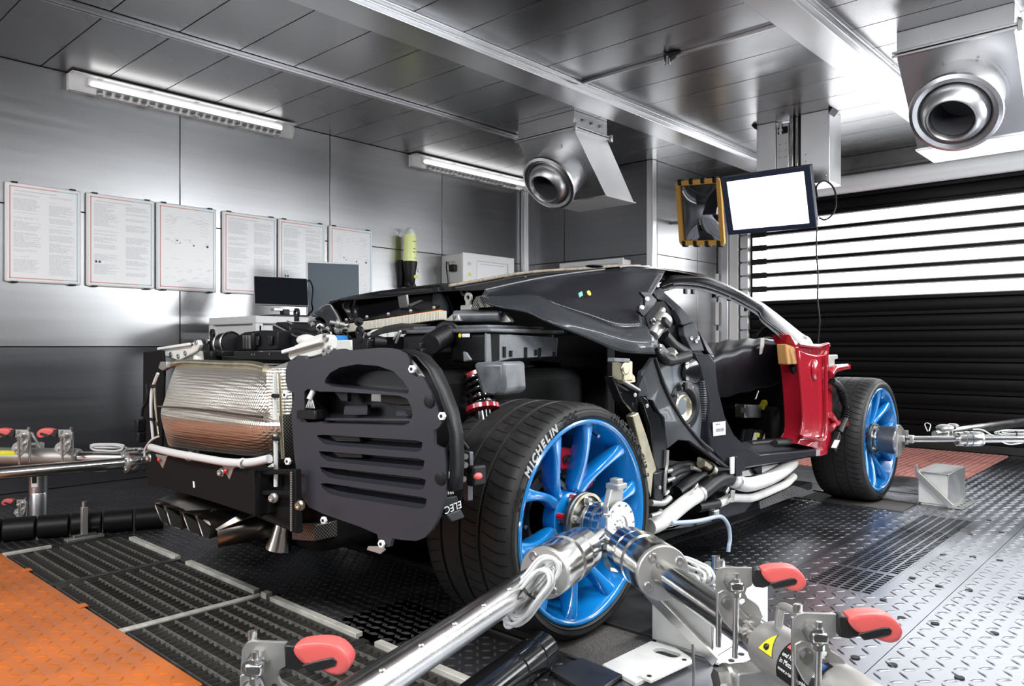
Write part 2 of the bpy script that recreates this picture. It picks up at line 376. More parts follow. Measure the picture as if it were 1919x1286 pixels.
# ceiling
ce = struct(MB().bb((-3.2, -5.2, H+.012), (5.2, 5.85, 2.9)).build('ceiling', 'joint'))
jy = [-.008+.36*k for k in range(-13, 17)]
for x0, x1 in ((-3.0, -1.92), (-1.84, -.91), (-.69, .72), (.91, 2.6), (2.6, 5.0)):
    for k in range(len(jy)-1):
        if k == 0:
            first = MB().bb((x0+.004, jy[0]+.003, H), (x1-.004, jy[1]-.003, H+.014)).build('ceiling_panel', 'ceiling', ce, bev=.0012, seg=1)
        else:
            c = first.copy(); COL.objects.link(c); c.location.y += .36*k
b = MB().bb((-.91, -5, 2.592), (-.69, 5.5, H)); b.bb((-.93, -5, 2.648), (-.67, 5.5, H)); b.bb((-.70, -5, 2.612), (-.664, 5.5, 2.628)); struct(b.build('trim_3', 'alu', bev=.003))
b = MB().bb((.72, -5, 2.585), (.91, 5.5, H)); b.bb((.70, -5, 2.645), (.935, 5.5, H)); b.bb((.90, -5, 2.61), (.93, 5.5, 2.622)); struct(b.build('trim_4', 'alu', bev=.003))
b = MB().bb((-1.915, -5, 2.645), (-1.845, 4.28, H)); b.bb((-1.90, -5, 2.632), (-1.885, 4.28, 2.645)); b.bb((-1.875, -5, 2.632), (-1.86, 4.28, 2.645)); struct(b.build('trim_5', 'alu', bev=.002))
b = MB().bb((-.665, 2.14, 2.64), (.70, 2.162, H)); struct(b.build('trim_6', 'alu', bev=.003))
hk = thing('ceiling_hook', 'small dark wedge shaped bracket on the thin cross rail of the ceiling', 'bracket', (.02, 2.13, H))
MB().prism([(-.02, 2.10, 2.655), (.08, 2.12, 2.655), (-.02, 2.12, 2.615)], (0, .035, 0)).build('wedge_plate', 'black', hk)
MB().cyl((0, 2.12, 2.595), (0, 2.12, 2.645), .012).cyl((0, 2.12, 2.59), (0, 2.12, 2.60), .018).build('bolt', 'steel2', hk)
# roller shutter
d1 = struct(MB().bb((-1.12, 5.60, 0), (4.9, 5.66, 2.5)).build('door_1', 'matte'))
P = .1395
z = 2.043+P*2
while z > .02:
    lit = 1.40 < z+.07 < 2.16
    mb = MB(); mb.prism([(-1.10, 5.56, z-.024), (-1.10, 5.545, z-.014), (-1.10, 5.545, z+.014), (-1.10, 5.56, z+.024), (-1.10, 5.60, z+.024), (-1.10, 5.60, z-.024)], (6, 0, 0)); mb.build('slat', 'shutter', d1)
    if 1.40 < z < 2.16:
        MB().bb((-1.10, 5.54, z-.03), (-.93, 5.56, z+.03)).build('slat_end', 'black', d1, bev=.003)
    zt = z+P-.024; zb = z+.024
    if lit: MB().bb((-1.09, 5.575, zb), (4.88, 5.60, zt)).build('window_slat', 'shutter_glass', d1)
    else: MB().prism([(-1.10, 5.575, zb), (-1.10, 5.566, (zb+zt)/2), (-1.10, 5.575, zt), (-1.10, 5.60, zt), (-1.10, 5.60, zb)], (6, 0, 0)).build('slat', 'shutter', d1)
    z -= P
if z+P-.018 > .03: MB().bb((-1.10, 5.55, .005), (4.9, 5.6, z+P-.02)).build('bottom_seal', 'rubber', d1)
j = MB().bb((-1.485, 5.55, 0), (-1.40, 5.60, 2.5)); j.bb((-1.40, 5.50, 0), (-1.33, 5.56, 2.5)); struct(j.build('trim_7', 'alu', bev=.004))
j = MB().bb((-1.325, 5.52, 0), (-1.225, 5.60, 2.5)); struct(j.build('trim_8', 'white', bev=.004))
j = MB().bb((-1.19, 5.53, 0), (-1.125, 5.60, 2.5))
tr = struct(j.build('trim_9', 'castgrey', bev=.003)); 
for k in range(17): MB().bb((-1.20, 5.518, .10+k*P), (-1.115, 5.531, .225+k*P)).build('guide_hinge', 'alu', tr, bev=.003)
for zz in (1.25, .95, 1.55): MB().bb((-1.475, 5.50, zz-.12), (-1.44, 5.55, zz+.12)).build('hinge_plate', 'white', wa, bev=.004)
hd = MB().bb((-1.48, 5.42, 2.50), (4.9, 5.66, H)); hd.bb((-1.48, 5.405, 2.50), (4.9, 5.42, 2.53)); struct(hd.build('trim_10', 'darksteel', bev=.004))
dr = MB().cyl((-1.40, 5.50, 2.42), (4.9, 5.50, 2.42), .085, n=40); struct(dr.build('trim_11', 'paper'))

# ---------------------------------------------------------------- fluorescent lamps on the left wall
def lamp(label, y0, n, grp=None):
    t = thing('fluorescent_lamp', label, 'lamp', (-2.95, y0, 2.60)); L = 1.6; x = -2.91; zc = 2.592
    MB().bb((-2.998, y0, zc-.05), (-2.95, y0+L, zc+.05)).bb((-2.998, y0, zc+.050), (-2.885, y0+L, zc+.056)).build('lamp_housing', 'paper', t)
    def prof(y, s=1): return [(x+.045*s*math.cos(a)*1.0-.02, y, zc+.052*s*math.sin(a)) for a in [pi*(-.5+i/8) for i in range(9)]]
    rows = [prof(y0+.004, .55), prof(y0+.02, 1), prof(y0+L-.02, 1), prof(y0+L-.004, .55)]
    mb = MB(); mb.ribbon(rows); mb.build('diffuser', 'diffuser', t)
    MB().bb((-2.95, y0+.1, zc-.008), (-2.925, y0+L-.1, zc+.034)).build('reflector', 'lamp_reflector', t, bev=.006)
    MB().cyl((-2.915, y0+.12, zc+.004), (-2.915, y0+L-.12, zc+.004), .013).build('tube', 'tube', t)
    for k in range(n): MB().bb((-2.948, y0+.16+k*.056, zc-.034), (-2.918, y0+.19+k*.056, zc-.018)).build('louvre_slot', 'ink_dark', t)
    for k in range(5):
        for s in (-1, 1): MB().bb((-2.95, y0+.16+k*.32, zc+s*.053-.006), (-2.90, y0+.19+k*.32, zc+s*.053+.006)).build('clip', 'steel2', t, bev=.002)
    return t
lamp('lit fluorescent lamp high on the left wall, above the white notice boards', -.222, 24)
lamp('lit fluorescent lamp high on the left wall, partly behind the nozzle of an air duct', 2.60, 22)

# ---------------------------------------------------------------- notice boards
def board(label, y0, y1, kind, clips=True):
    z0, z1 = 1.297, 1.907; x = -2.985
    t = thing('notice_board', label, 'notice board', (x, (y0+y1)/2, z0), None)
    MB().bb((x-.014, y0, z0), (x+.008, y1, z1)).build('backing_plate', 'sticker_white', t, bev=.010)
    MB().bb((x+.008, y0+.012, z0+.012), (x+.0105, y1-.012, z1-.012)).build('sheet', 'paper', t, flat=True)
    xs = x+.0108; w = y1-y0; a, b2 = y0+.022, y1-.022; c, d = z0+.022, z1-.022; f = .006
    mb = MB(); mb.bb((xs, a, c), (xs+.0008, a+f, d)); mb.bb((xs, a, d-f), (xs+.0008, a+.62*w, d)); mb.bb((xs, a, c), (xs+.0008, a+.7*w, c+f)); mb.build('red_border', 'frame_red', t, flat=True)
    mb = MB(); mb.bb((xs, b2-f, c), (xs+.0008, b2, d)); mb.bb((xs, a+.62*w, d-f), (xs+.0008, b2, d)); mb.bb((xs, a+.7*w, c), (xs+.0008, b2, c+f)); mb.build('blue_border', 'frame_blue', t, flat=True)
    rnd = random.Random(kind*31+int(y0*100)); ink = MB(); dk = MB()
    if kind in (1, 2):
        ink.bb((xs, a+.03, d-.030), (xs+.0006, a+.26, d-.026))
        for col0 in (a+.022, a+.5*w+.004):
            z = d-.045
            while z > c+.03:
                if rnd.random() < .13: z -= .012; continue
                L = (.5*w-.06)*(rnd.uniform(.75, 1) if rnd.random() < .8 else rnd.uniform(.3, .7))
                xx = col0
                while xx < col0+L:
                    wl_ = rnd.uniform(.008, .035); ink.bb((xs, xx, z), (xs+.0006, min(xx+wl_, col0+L), z+.0021)); xx += wl_+.004
                z -= .0058
        if kind == 2:
            for k in range(2): dk.cyl((xs, a+.035+k*.022, c+.14), (xs+.001, a+.035+k*.022, c+.14), .008, n=14)
    else:
        for k in range(60):
            yy = rnd.uniform(a+.03, b2-.05); z = rnd.choice((d-.08, d-.10, d-.22, d-.24, c+.12, c+.06))+rnd.uniform(-.02, .02)
            ink.bb((xs, yy, z), (xs+.0006, yy+rnd.uniform(.01, .04), z+.002))
        for s in (-1, 1):
            m0 = (a+b2)/2+s*.09
            for k in range(7): ink.bar((xs, m0, d-.05-k*.022), (xs, m0+s*.06, d-.075-k*.02), .0012, .002, (1, 0, 0))
            ink.bb((xs, m0-.03, c+.2), (xs+.0006, m0+.03, c+.2015))
        for yy, zz, r in ((b2-.05, d-.26, .009), (a+.12, d-.235, .005), (a+.14, d-.25, .004), (b2-.15, d-.26, .006)): dk.cyl((xs, yy, zz), (xs+.001, yy, zz), r, n=14)
    stuff(ink.build('print_lines', 'ink', t, flat=True))
    if dk.v: stuff(dk.build('print_symbols', 'ink_dark', t, flat=True))
    for yy in (y0+.05, y1-.05):
        for zz in (z0, z1): MB().bb((x-.010, yy-.018, zz-.005), (x+.012, yy+.018, zz+.005)).build('clip', 'black', t, bev=.002)
board('white notice board with two text columns, farthest in the row from the roller shutter', -.565, -.141, 1)
board('white notice board with two round eye symbols, second of the row from the first lamp', -.110, .325, 2)
board('white notice board with only faint line diagrams, third of the row along the steel wall', .336, .77, 3)
board('white notice board with dense text columns, its lower corner behind the small black laptop screen', .815, 1.26, 1)
board('white notice board with text columns and round symbols, partly hidden behind the grey blue monitor', 1.274, 1.702, 2)
board('white notice board with faint diagrams, last of the row, next to the lime bottle', 1.739, 2.179, 3)

# ---------------------------------------------------------------- eye-wash bottle on its wall holder
eb = thing('eyewash_bottle', 'lime green bottle upside down in a black holder on the steel wall', 'bottle', (-2.9, 2.535, 1.44))
MB().lathe((-2.9, 2.535, 1.66), (0, 0, 1), [(.0, 0), (.060, 0), (.060, .02), (.056, .21), (.050, .245)], 28).build('bottle_body', 'lime', eb)
MB().lathe((-2.9, 2.535, 1.66), (0, 0, 1), [(.0505, .245), (.045, .275), (.03, .30), (0, .308)], 28).build('bottle_dome', 'clearplastic', eb)
MB().lathe((-2.9, 2.535, 1.66), (0, 0, 1), [(.0, -.235), (.02, -.23), (.045, -.18), (.05, -.11), (.066, -.015), (.066, .004), (0, .004)], 28).build('holder_cup', 'black', eb)
mb = MB(); mb.prism([(-2.93, 2.49, 1.44), (-2.93, 2.53, 1.425), (-2.93, 2.58, 1.42), (-2.93, 2.61, 1.435), (-2.93, 2.59, 1.45), (-2.93, 2.57, 1.48), (-2.93, 2.56, 1.52), (-2.93, 2.50, 1.52)], (.055, 0, 0)); mb.build('holder_hook', 'black', eb, bev=.008)
MB().bb((-2.998, 2.48, 1.44), (-2.955, 2.59, 1.68)).build('wall_bracket', 'black', eb, bev=.006)
mb = MB()
for k, (w, zz) in enumerate(((.05, 1.84), (.035, 1.775), (.03, 1.745), (.06, 1.69))):
    for q in range(5): a = -.2+q*w*3.2; mb.box((-2.9+.0585*math.cos(a), 2.535+.0585*math.sin(a), zz), (.002, w*.16, .006), Matrix.Rotation(a, 3, 'Z'))
stuff(mb.build('bottle_print', 'ink_dark', eb))
MB().bb((-2.862, 2.54, 1.515), (-2.85, 2.59, 1.54)).build('seal_tab', 'yellowlabel', eb)
MB().cyl((-2.85, 2.588, 1.585), (-2.84, 2.592, 1.585), .018).build('round_sticker', 'sticker_white', eb)

# ---------------------------------------------------------------- wall cabinet and the white cabinet on the alcove wall
wc = thing('wall_cabinet', 'light grey steel wall cabinet with framed front, on the left wall above the car', 'cabinet', (-2.85, 3.38, 1.3))
MB().bb((-2.998, 3.0, 1.30), (-2.72, 3.70, 1.765)).build('cabinet_body', 'white', wc, bev=.006)
fr = MB(); fr.prism([(-2.72, 3.0, 1.30), (-2.72, 3.70, 1.30), (-2.72, 3.70, 1.775), (-2.72, 3.0, 1.775)], (.02, 0, 0), [[(-2.72, 3.18, 1.33), (-2.72, 3.62, 1.33), (-2.72, 3.62, 1.71), (-2.72, 3.18, 1.71)]]); fr.build('door_frame', 'sticker_white', wc, bev=.004)
MB().bb((-2.735, 3.19, 1.34), (-2.708, 3.61, 1.70)).build('door_panel', 'paper', wc, bev=.008)
MB().bb((-2.7, 3.22, 1.68), (-2.697, 3.55, 1.685)).build('panel_line', 'ink', wc)
mb = MB(); mb.prism([(-2.6995, 3.06, 1.56), (-2.6995, 3.11, 1.56), (-2.6995, 3.085, 1.60)], (.001, 0, 0)); mb.build('warning_sticker', 'yellowlabel', wc)
MB().bb((-2.6995, 3.06, 1.66), (-2.698, 3.10, 1.69)).build('print_mark', 'ink', wc)
MB().bb((-2.90, 2.985, 1.62), (-2.80, 2.9995, 1.70)).build('lock_plate', 'steel2', wc, bev=.004)
MB().bb((-2.84, 2.95, 1.60), (-2.77, 2.99, 1.665)).build('lock_knob', 'black', wc, bev=.006)
MB().tube([(-2.9, 2.975, 1.70), (-2.885, 2.965, 1.62), (-2.87, 2.97, 1.5), (-2.88, 2.975, 1.36)], .006).build('key_cord', 'black', wc)
ac = thing('side_cabinet', 'white flat-topped cabinet on the dark far wall, only its top above the car roof', 'cabinet', (-2.0, 4.2, 1.2))
MB().bb((-2.4567,4.14,0.954)[:2]+(1.2,), (-1.7053,4.14,1.6717)[:1]+(4.275, 1.73)).build('cabinet_body', 'white', ac, bev=.006)
x0, x1 = (-2.4567,4.14,1.726)[0], (-1.7053,4.14,1.6717)[0]
MB().prism([(x0-.01, 4.14, 1.20), (x1+.01, 4.14, 1.20), (x1+.01, 4.14, 1.74), (x0-.01, 4.14, 1.74)], (0, -.02, 0), [[(x0+.05, 4.14, 1.24), (x1-.05, 4.14, 1.24), (x1-.05, 4.14, 1.695), (x0+.05, 4.14, 1.695)]]).build('door_frame', 'sticker_white', ac, bev=.004)
MB().bb((x0+.06, 4.125, 1.25), (x1-.06, 4.145, 1.68)).build('door_panel', 'white', ac, bev=.006)
# ---------------------------------------------------------------- workstation by the left wall: cart, laptop screen, monitor
ct = thing('computer_cart', 'white steel cart with a deep frame top against the left wall, behind the engine bay', 'cart', (-2.3, 1.5, 0))
cx0, cx1, cy0, cy1, cz = -2.75, -2.10, .60, 1.72, 1.10
MB().bb((cx0, cy0, cz-.05), (cx1, cy1, cz)).build('cart_top', 'white', ct, bev=.006)
for x in (cx0, cx1-.05):
    for y in (cy0, cy1-.05): MB().bb((x, y, .02), (x+.05, y+.05, cz-.05)).build('leg', 'white', ct, bev=.004)
MB().bb((cx0, cy0+.02, cz-.17), (cx1, cy0+.04, cz-.06)).build('side_rail', 'white', ct, bev=.004)
MB().bb((cx1-.04, cy0+.05, cz-.17), (cx1-.02, cy1-.05, cz-.06)).build('front_rail', 'white', ct, bev=.004)
MB().bb((cx0+.02, cy0+.05, .5), (cx1-.02, cy1-.05, .52)).build('shelf', 'white', ct, bev=.004)
def screen(name, label, cat, c, w, h, yaw, tilt, fm, sm, rim=.010, thick=.022, roll=0):
    t = thing(name, label, cat, (c[0], c[1], c[2]-h/2-.05)); R_ = Matrix.Rotation(yaw, 3, 'Z') @ Matrix.Rotation(tilt, 3, 'X') @ Matrix.Rotation(roll, 3, 'Y')
    c = V(c)
    MB().box(c, (w, thick, h), R_).build('screen_shell', fm, t, bev=.006)
    MB().box(c-R_ @ Vector((0, thick/2+.0005, 0)), (w-2*rim, .002, h-2*rim), R_).build('display', sm, t, flat=True)
    return t, R_
t, R_ = screen('laptop', 'small black tilted laptop screen with pale bezel edge on the white cart', 'laptop', (-2.35,0.9267,1.2814), .36, .225, math.radians(66), math.radians(-27), 'castgrey', 'glass_dark', .004, roll=.02)
c = V((-2.35,0.9267,1.2814))
MB().box(c+V(.02, 0, -.125), (.05, .16, .02)).build('hinge', 'steel2', t, bev=.003)
MB().box(c+V(.03, .01, -.142), (.05, .05, .04)).build('stand_post', 'black', t, bev=.004)
MB().box(c+V(.0, .10, -.171), (.22, .42, .018)).build('keyboard_base', 'black', t, bev=.004)
t, R_ = screen('monitor', 'grey blue flat monitor with thin pale frame standing behind the laptop', 'monitor', (-2.45,1.4218,1.3203), .40, .43, math.radians(64), math.radians(-4), 'paper', 'screen_blue', .012)
c = V((-2.45,1.4218,1.3203)); MB().box(c+V(-.05, 0, -.17), (.04, .08, .07)).box(c+V(-.05, 0, -.207), (.2, .26, .02)).build('stand', 'castgrey', t, bev=.004)
kc = tag(MB().tube([c+V(.03, -.26, .03), c+V(.05, -.24, .06), c+V(.05, -.21, .0), c+V(.05, -.22, -.10), c+V(.03, -.2, -.15), c+V(.0, -.22, -.19)], .006).build('screen_cable', 'black'), 'thin black looped cable between the laptop and the grey monitor', 'cable')

# ---------------------------------------------------------------- air ducts with jet nozzles
def duct(label, dx, dy):
    t = thing('air_duct', label, 'air duct', (-1.37+dx, 2.8+dy, H))
    x0, x1 = -1.65, -1.09; o = V(dx, dy, 0)
    A = lambda x, y, z: V(x, y, z)+o
    yt0, yt1, zt, yb0, yb1, zb = 2.60, 3.02, 2.545, 3.01, 3.40, 2.078
    MB().bb(A(x0, 2.60, 2.545), A(x1, 3.02, H)).build('duct_collar', 'zinc', t, bev=.003)
    f = MB()
    f.prism([A(x0-.02, 2.58, 2.535), A(x1+.02, 2.58, 2.535), A(x1+.02, 3.04, 2.535), A(x0-.02, 3.04, 2.535)], (0, 0, .014)); f.build('flange', 'zinc', t, bev=.003)
    f = MB(); f.prism([A(x0-.02, 2.58, 2.515), A(x1+.02, 2.58, 2.515), A(x1+.02, 3.04, 2.515), A(x0-.02, 3.04, 2.515)], (0, 0, .014)); f.build('flange', 'zinc', t, bev=.003)
    MB().prism([A(x1, 2.60, 2.52), A(x1, 3.02, 2.52), A(x1, yb1, zb), A(x1, yb0, zb)], (x0-x1, 0, 0)).build('duct_body', 'zinc', t, bev=.003)
    MB().prism([A(x1+.012, yb0-.01, zb-.004), A(x1+.012, yb1+.01, zb-.004), A(x0-.012, yb1+.01, zb-.004), A(x0-.012, yb0-.01, zb-.004)], (0, 0, .012)).build('duct_base', 'zinc', t, bev=.002)
    for k in range(3): MB().bolt(A(x1, 2.70+k*.11, 2.60), (1, 0, 0), .012, .016).build('bolt', 'steel2', t)
    for y in (2.585, 3.035): MB().bb(A(x1+.015, y-.012, 2.50), A(x1+.04, y+.012, 2.555)).build('corner_clip', 'steel2', t, bev=.003)
    n = V(0, -.762, -.648); c = A((x0+x1)/2, (2.60+yb0)/2, (2.52+zb)/2)
    n2 = (n+V(0.0, 0, 0.0)).normalized()
    MB().lathe(c, n, [(.225, -.002), (.225, .008), (.208, .008), (.205, .21)], 48).build('nozzle_neck', 'zinc', t)
    MB().lathe(c, n2, [(.196, .20), (.222, .195), (.228, .205), (.224, .222), (.205, .232), (.182, .225), (.172, .200), (.172, .17)], 56).build('nozzle_ring', 'alu', t)
    ax = (n+V(-.05, -.12, -.16)).normalized(); cc = c+n*.10
    pr2 = [(.171, 0.05), (.170, .095), (.158, .138), (.128, .182), (.118, .186), (.110, .176), (.108, .0), (.108, -.06)]
    MB().lathe(cc, ax, pr2, 56).build('jet_nozzle', 'zinc', t)
    MB().lathe(cc, ax, [(.105, .155), (.103, -.05), (.0, -.05)], 32).build('nozzle_throat', 'ink_dark', t)
    for k in range(8):
        a = k*pi/4+.3; u_, w_ = frame(n); q = c+n*.012+(u_*math.cos(a)+w_*math.sin(a))*.217
        MB().cyl(q, q+n*.006, .007, n=8).build('rivet', 'steel2', t)
duct('galvanised air duct with round jet nozzle, hanging over the rear of the car roof', 0, 0)
duct('large galvanised air duct with round jet nozzle, hanging near the bright shutter', 2.755, .12)

# ---------------------------------------------------------------- ceiling column with hanging monitor
co = thing('ceiling_column', 'galvanised lift column hanging from the ceiling above the lit monitor', 'column', (.02, 3.95, H))
MB().bb((-.27, 3.90, 2.17), (-.11, 4.10, H)).build('side_box', 'zinc', co, bev=.004)
MB().bb((-.10, 3.885, 2.10), (.0, 4.05, H-.03)).build('lift_rail', 'alu', co, bev=.004)
MB().bb((.005, 3.875, 2.05), (.035, 4.05, H)).build('guide_bar', 'steel', co, bev=.006)
MB().bb((.045, 3.89, 2.05), (.07, 4.05, H)).build('guide_bar', 'steel', co, bev=.006)
MB().bb((.035, 3.93, 2.05), (.10, 4.04, H)).build('guide_slot', 'black', co)
MB().bb((.10, 3.86, 2.125), (.315, 4.10, H)).build('side_box', 'zinc', co, bev=.004)
mb = MB(); mb.prism([(-.30, 3.87, H-.002), (-.27, 3.87, H-.002), (-.27, 3.87, H-.035)], (0, .12, 0)); mb.prism([(.345, 3.84, H-.002), (.315, 3.84, H-.002), (.315, 3.84, H-.04)], (0, .12, 0)); mb.build('corner_bracket', 'black', co)
MB().bb((-.085, 3.875, 2.55), (-.01, 3.886, 2.60)).build('cable_window', 'matte', co)
MB().cyl((-.06, 3.87, 2.54), (-.06, 3.87, 2.63), .012).cyl((-.06, 3.87, 2.56), (-.06, 3.87, 2.58), .02).build('adjuster', 'steel2', co)
mb = MB()
for k in range(3):
    for q in range(2): mb.ell((-.075+q*.05, 3.884, 2.47-k*.05), .006, 8, 6)
for p in ((.29, 3.858, 2.56), (.14, 3.858, 2.35), (.14, 3.858, 2.30), (.29, 3.858, 2.17)): mb.ell(p, .006, 8, 6)
stuff(mb.build('rivets', 'steel2', co))
mo = thing('overhead_monitor', 'lit white monitor with dark blue grey bezel hanging tilted in front of the shutter', 'monitor', (-.1, 3.75, 1.8))
TL, TR, BR, BL = V(-.436, 3.62, 2.222), V(.25, 3.62, 2.21), V(.262, 3.80, 1.787), V(-.458, 3.80, 1.795)
ctr = (TL+TR+BR+BL)/4; ux = (TR-TL).normalized(); uz = (TL-BL).normalized(); un = ux.cross(uz).normalized()
RM = Matrix((ux, -un, uz)).transposed(); w, h = .705, .462
RM = Matrix((ux, un*-1, uz)).transposed()
if (RM @ Vector((0, 1, 0))).y < 0: RM = Matrix((ux, un, uz)).transposed()
back = RM @ Vector((0, 1, 0))
MB().box(ctr+back*.025, (w, .05, h), RM).build('monitor_shell', 'slate', mo, bev=.008)
fq = lambda sx, sz, off: ctr+RM @ Vector((sx*w/2, off, sz*h/2))
mb = MB(); mb.prism([fq(-1, -1, 0), fq(1, -1, 0), fq(1, 1, 0), fq(-1, 1, 0)], back*-.008, [[fq(-.86, -.84, 0), fq(.86, -.84, 0), fq(.86, .84, 0), fq(-.86, .84, 0)]]); mb.build('bezel', mat('bezel_blue_grey', (.035, .045, .085), .3), mo, bev=.003)
MB().box(ctr+back*-.001, (w*.862, .002, h*.842), RM).build('display', 'monitor_on', mo, flat=True)
mb = MB()
for (sx, sz, L) in ((-.78, -.52, .16), (-.78, -.74, .07), (-.5, -.74, .06)): mb.box(fq(sx, sz, -.0035)+ux*L/2, (L, .001, .006), RM)
mb.build('screen_print', 'screen_text', mo, flat=True)
MB().box(ctr+back*.085+V(0, 0, -.02), (.12, .07, .12), RM).box(V(.0, 3.86, 2.0), (.06, .12, .06)).box(V(.03, 3.94, 2.02), (.07, .07, .05)).build('monitor_arm', 'darksteel', mo, bev=.004)
tag(MB().tube([(0.2271,3.8,2.1066), (0.2507,3.8,1.9967), (0.2505,3.78,2.0804), (0.2827,3.85,2.1301), (0.3305,3.9,2.0796), (0.3499,3.9,1.9663), (0.33,3.88,1.8792), (0.2866,3.85,1.841), (0.2549,3.82,1.8567)], .007).build('monitor_cable', 'black'), 'black cable looping in the air beside the hanging monitor', 'cable')
tag(MB().tube([(0.2353,3.83,1.7967), (0.2313,3.83,1.6145), (0.2432,3.83,1.4153), (0.2392,3.83,1.2569), (0.255,3.83,1.0979), (0.2432,3.83,0.9), (0.251,3.83,0.6228)], .006).build('hanging_cable', 'black'), 'thin black cable hanging straight down from the monitor in front of the shutter', 'cable')
# ---------------------------------------------------------------- convex traffic mirror
mi = thing('safety_mirror', 'rectangular traffic mirror in a yellow and black striped frame left of the hanging monitor', 'mirror', (-1.05, 4.2, 1.8))
a = [V((-1.187,4.26,2.3969)), V((-0.7278,4.18,2.3266)), V((-0.7134,4.22,1.7862)), V((-1.1663,4.3,1.8352))]
u = (a[1]-a[0]).normalized(); v = (a[0]-a[3]).normalized(); n = u.cross(v).normalized()
if n.y > 0: n = -n
def q(s, tt, off=0): return a[3]+(a[2]-a[3])*s+(a[0]-a[3])*tt+n*off
mb = MB(); mb.prism([q(0, 0), q(1, 0), q(1, 1), q(0, 1)], n*-.03); mb.build('mirror_back', 'black', mi, bev=.01)
fwd = .035
def rrect(m_, r=.09, k=6):
    out_ = []
    for cx_, cy_, a0 in ((1-r-m_, 1-r-m_, 0), (r+m_, 1-r-m_, .5), (r+m_, r+m_, 1), (1-r-m_, r+m_, 1.5)):
        for i in range(k+1): a_ = pi*(a0+.5*i/k); out_.append(q(cx_+r*math.cos(a_), cy_+r*.75*math.sin(a_), .0))
    return out_
mb = MB(); mb.prism(rrect(-.04), n*.022, [rrect(.055, .03)]); mb.build('mirror_frame', 'yellow', mi, bev=.006)
for s in (.10, .38, .66, .94):
    for tt in (0, 1): MB().box(q(s-.03, .992 if tt else .008, .0), (.046, .060, .058), Matrix((u, n, v)).transposed()).build('black_stripe', 'black', mi, bev=.012)
rows = [[q(.05+.9*i/14, .04+.92*k/14, .002+.03*(1-((i-7)/7)**2)*(1-((k-7)/7)**2)) for i in range(15)] for k in range(15)]
mb = MB(); mb.ribbon(rows); mb.build('mirror_glass', 'mirror', mi)
MB().tube([q(.4, .5, -.03), q(.4, .52, -.12), q(.3, .55, -.25), (-1.36, 4.62, 2.10), (-1.465, 4.62, 2.10)], .018).build('mirror_arm', 'steel2', mi)

# ================================================================ FLOOR
import numpy as np
fl = struct(MB().bb((-3.2, -5.2, -.45), (5.2, 5.85, -.30)).build('floor', 'pit'))
holes = [(-1.42, 1.02, -.956, -.47), (1.263, 1.507, 1.03, 2.62)]
def plate(name, m, x0, x1, y0, y1, z0=-.30, z1=0, parent=None, bev=0):
    xs = sorted({x0, x1, *[h for hh in holes for h in hh[:2] if x0 < h < x1]}); ysx = sorted({y0, y1, *[h for hh in holes for h in hh[2:] if y0 < h < y1]})
    mb = MB()
    for a, b in zip(xs, xs[1:]):
        for c, d in zip(ysx, ysx[1:]):
            if any(h[0] <= (a+b)/2 <= h[1] and h[2] <= (c+d)/2 <= h[3] for h in holes): continue
            mb.bb((a, c, z0), (b, d, z1))
    o = mb.build(name, m, parent, bev=bev, flat=True); return o
g = .0025
plate('floor_plate', 'floor_dark', -3.1, -1.42, -5, 5.65, parent=fl)
plate('floor_plate', 'floor_dark', -1.42, 0.30, -5, -.47, parent=fl)
plate('floor_plate', 'floor_dark', -1.42, 0.60, -.47, 3.84, parent=fl)
plate('floor_plate', 'floor_dark', .30, 1.165, -5, -.15, parent=fl)
plate('floor_plate', 'floor_dark', .60, 1.16, .145, .60, parent=fl)
plate('floor_plate', 'floor', .60+g, 1.165, .60+g, 1.70, parent=fl)
plate('floor_plate', 'floor', .60+g, 1.165, 1.70+g, 2.60, parent=fl)
plate('floor_plate', 'floor', 1.165+g, 1.713, -1.5, 2.90, parent=fl)
plate('floor_plate', 'floor_dark', 1.165, 5, -5, -1.5, parent=fl)
plate('floor_plate', 'floor', 1.165+g*3, 1.713, 2.90+g, 5.65, parent=fl)
plate('floor_plate', 'floor', 1.713+g, 2.6, -1.5, 2.2, parent=fl)
plate('floor_plate', 'floor', 1.713+g, 2.6, 2.2+g, 5.65, parent=fl)
plate('floor_plate', 'floor', 2.6+g, 5, -1.5, 5.65, parent=fl)
for x0, x1, y0, y1 in ((.60, 1.155, -.15, .145), (.60, 1.155, 2.60, 2.90)):
    plate('belt_surface', 'belt', x0, x1, y0, y1, z1=-.002, parent=fl)
    for yy in (y0, y1): MB().bb((x0-.03, yy-.006, -.02), (x1+.02, yy+.006, .006)).build('belt_edge', 'darksteel', fl)
plate('floor_plate', 'floor_light', .60, 1.16, 2.915, 3.20, parent=fl); plate('floor_plate', 'floor_light', .60, 1.16, 3.225, 3.46, parent=fl); plate('floor_plate', 'floor_light', .60, 1.16, 3.475, 3.84, parent=fl)
rp = tag(MB().bb((-1.3, 3.85, -.02), (1.16, 5.5, .004)).build('red_floor_plate', 'pinkplate'), 'pale red ribbed floor plate lying behind the front wheel, towards the shutter', 'floor plate')
mb = MB()
for k in range(58): mb.bb((-1.28+k*.042, 3.87, .004), (-1.272+k*.042, 5.48, .007))
stuff(mb.build('ribs', 'pinkplate', rp, flat=True))
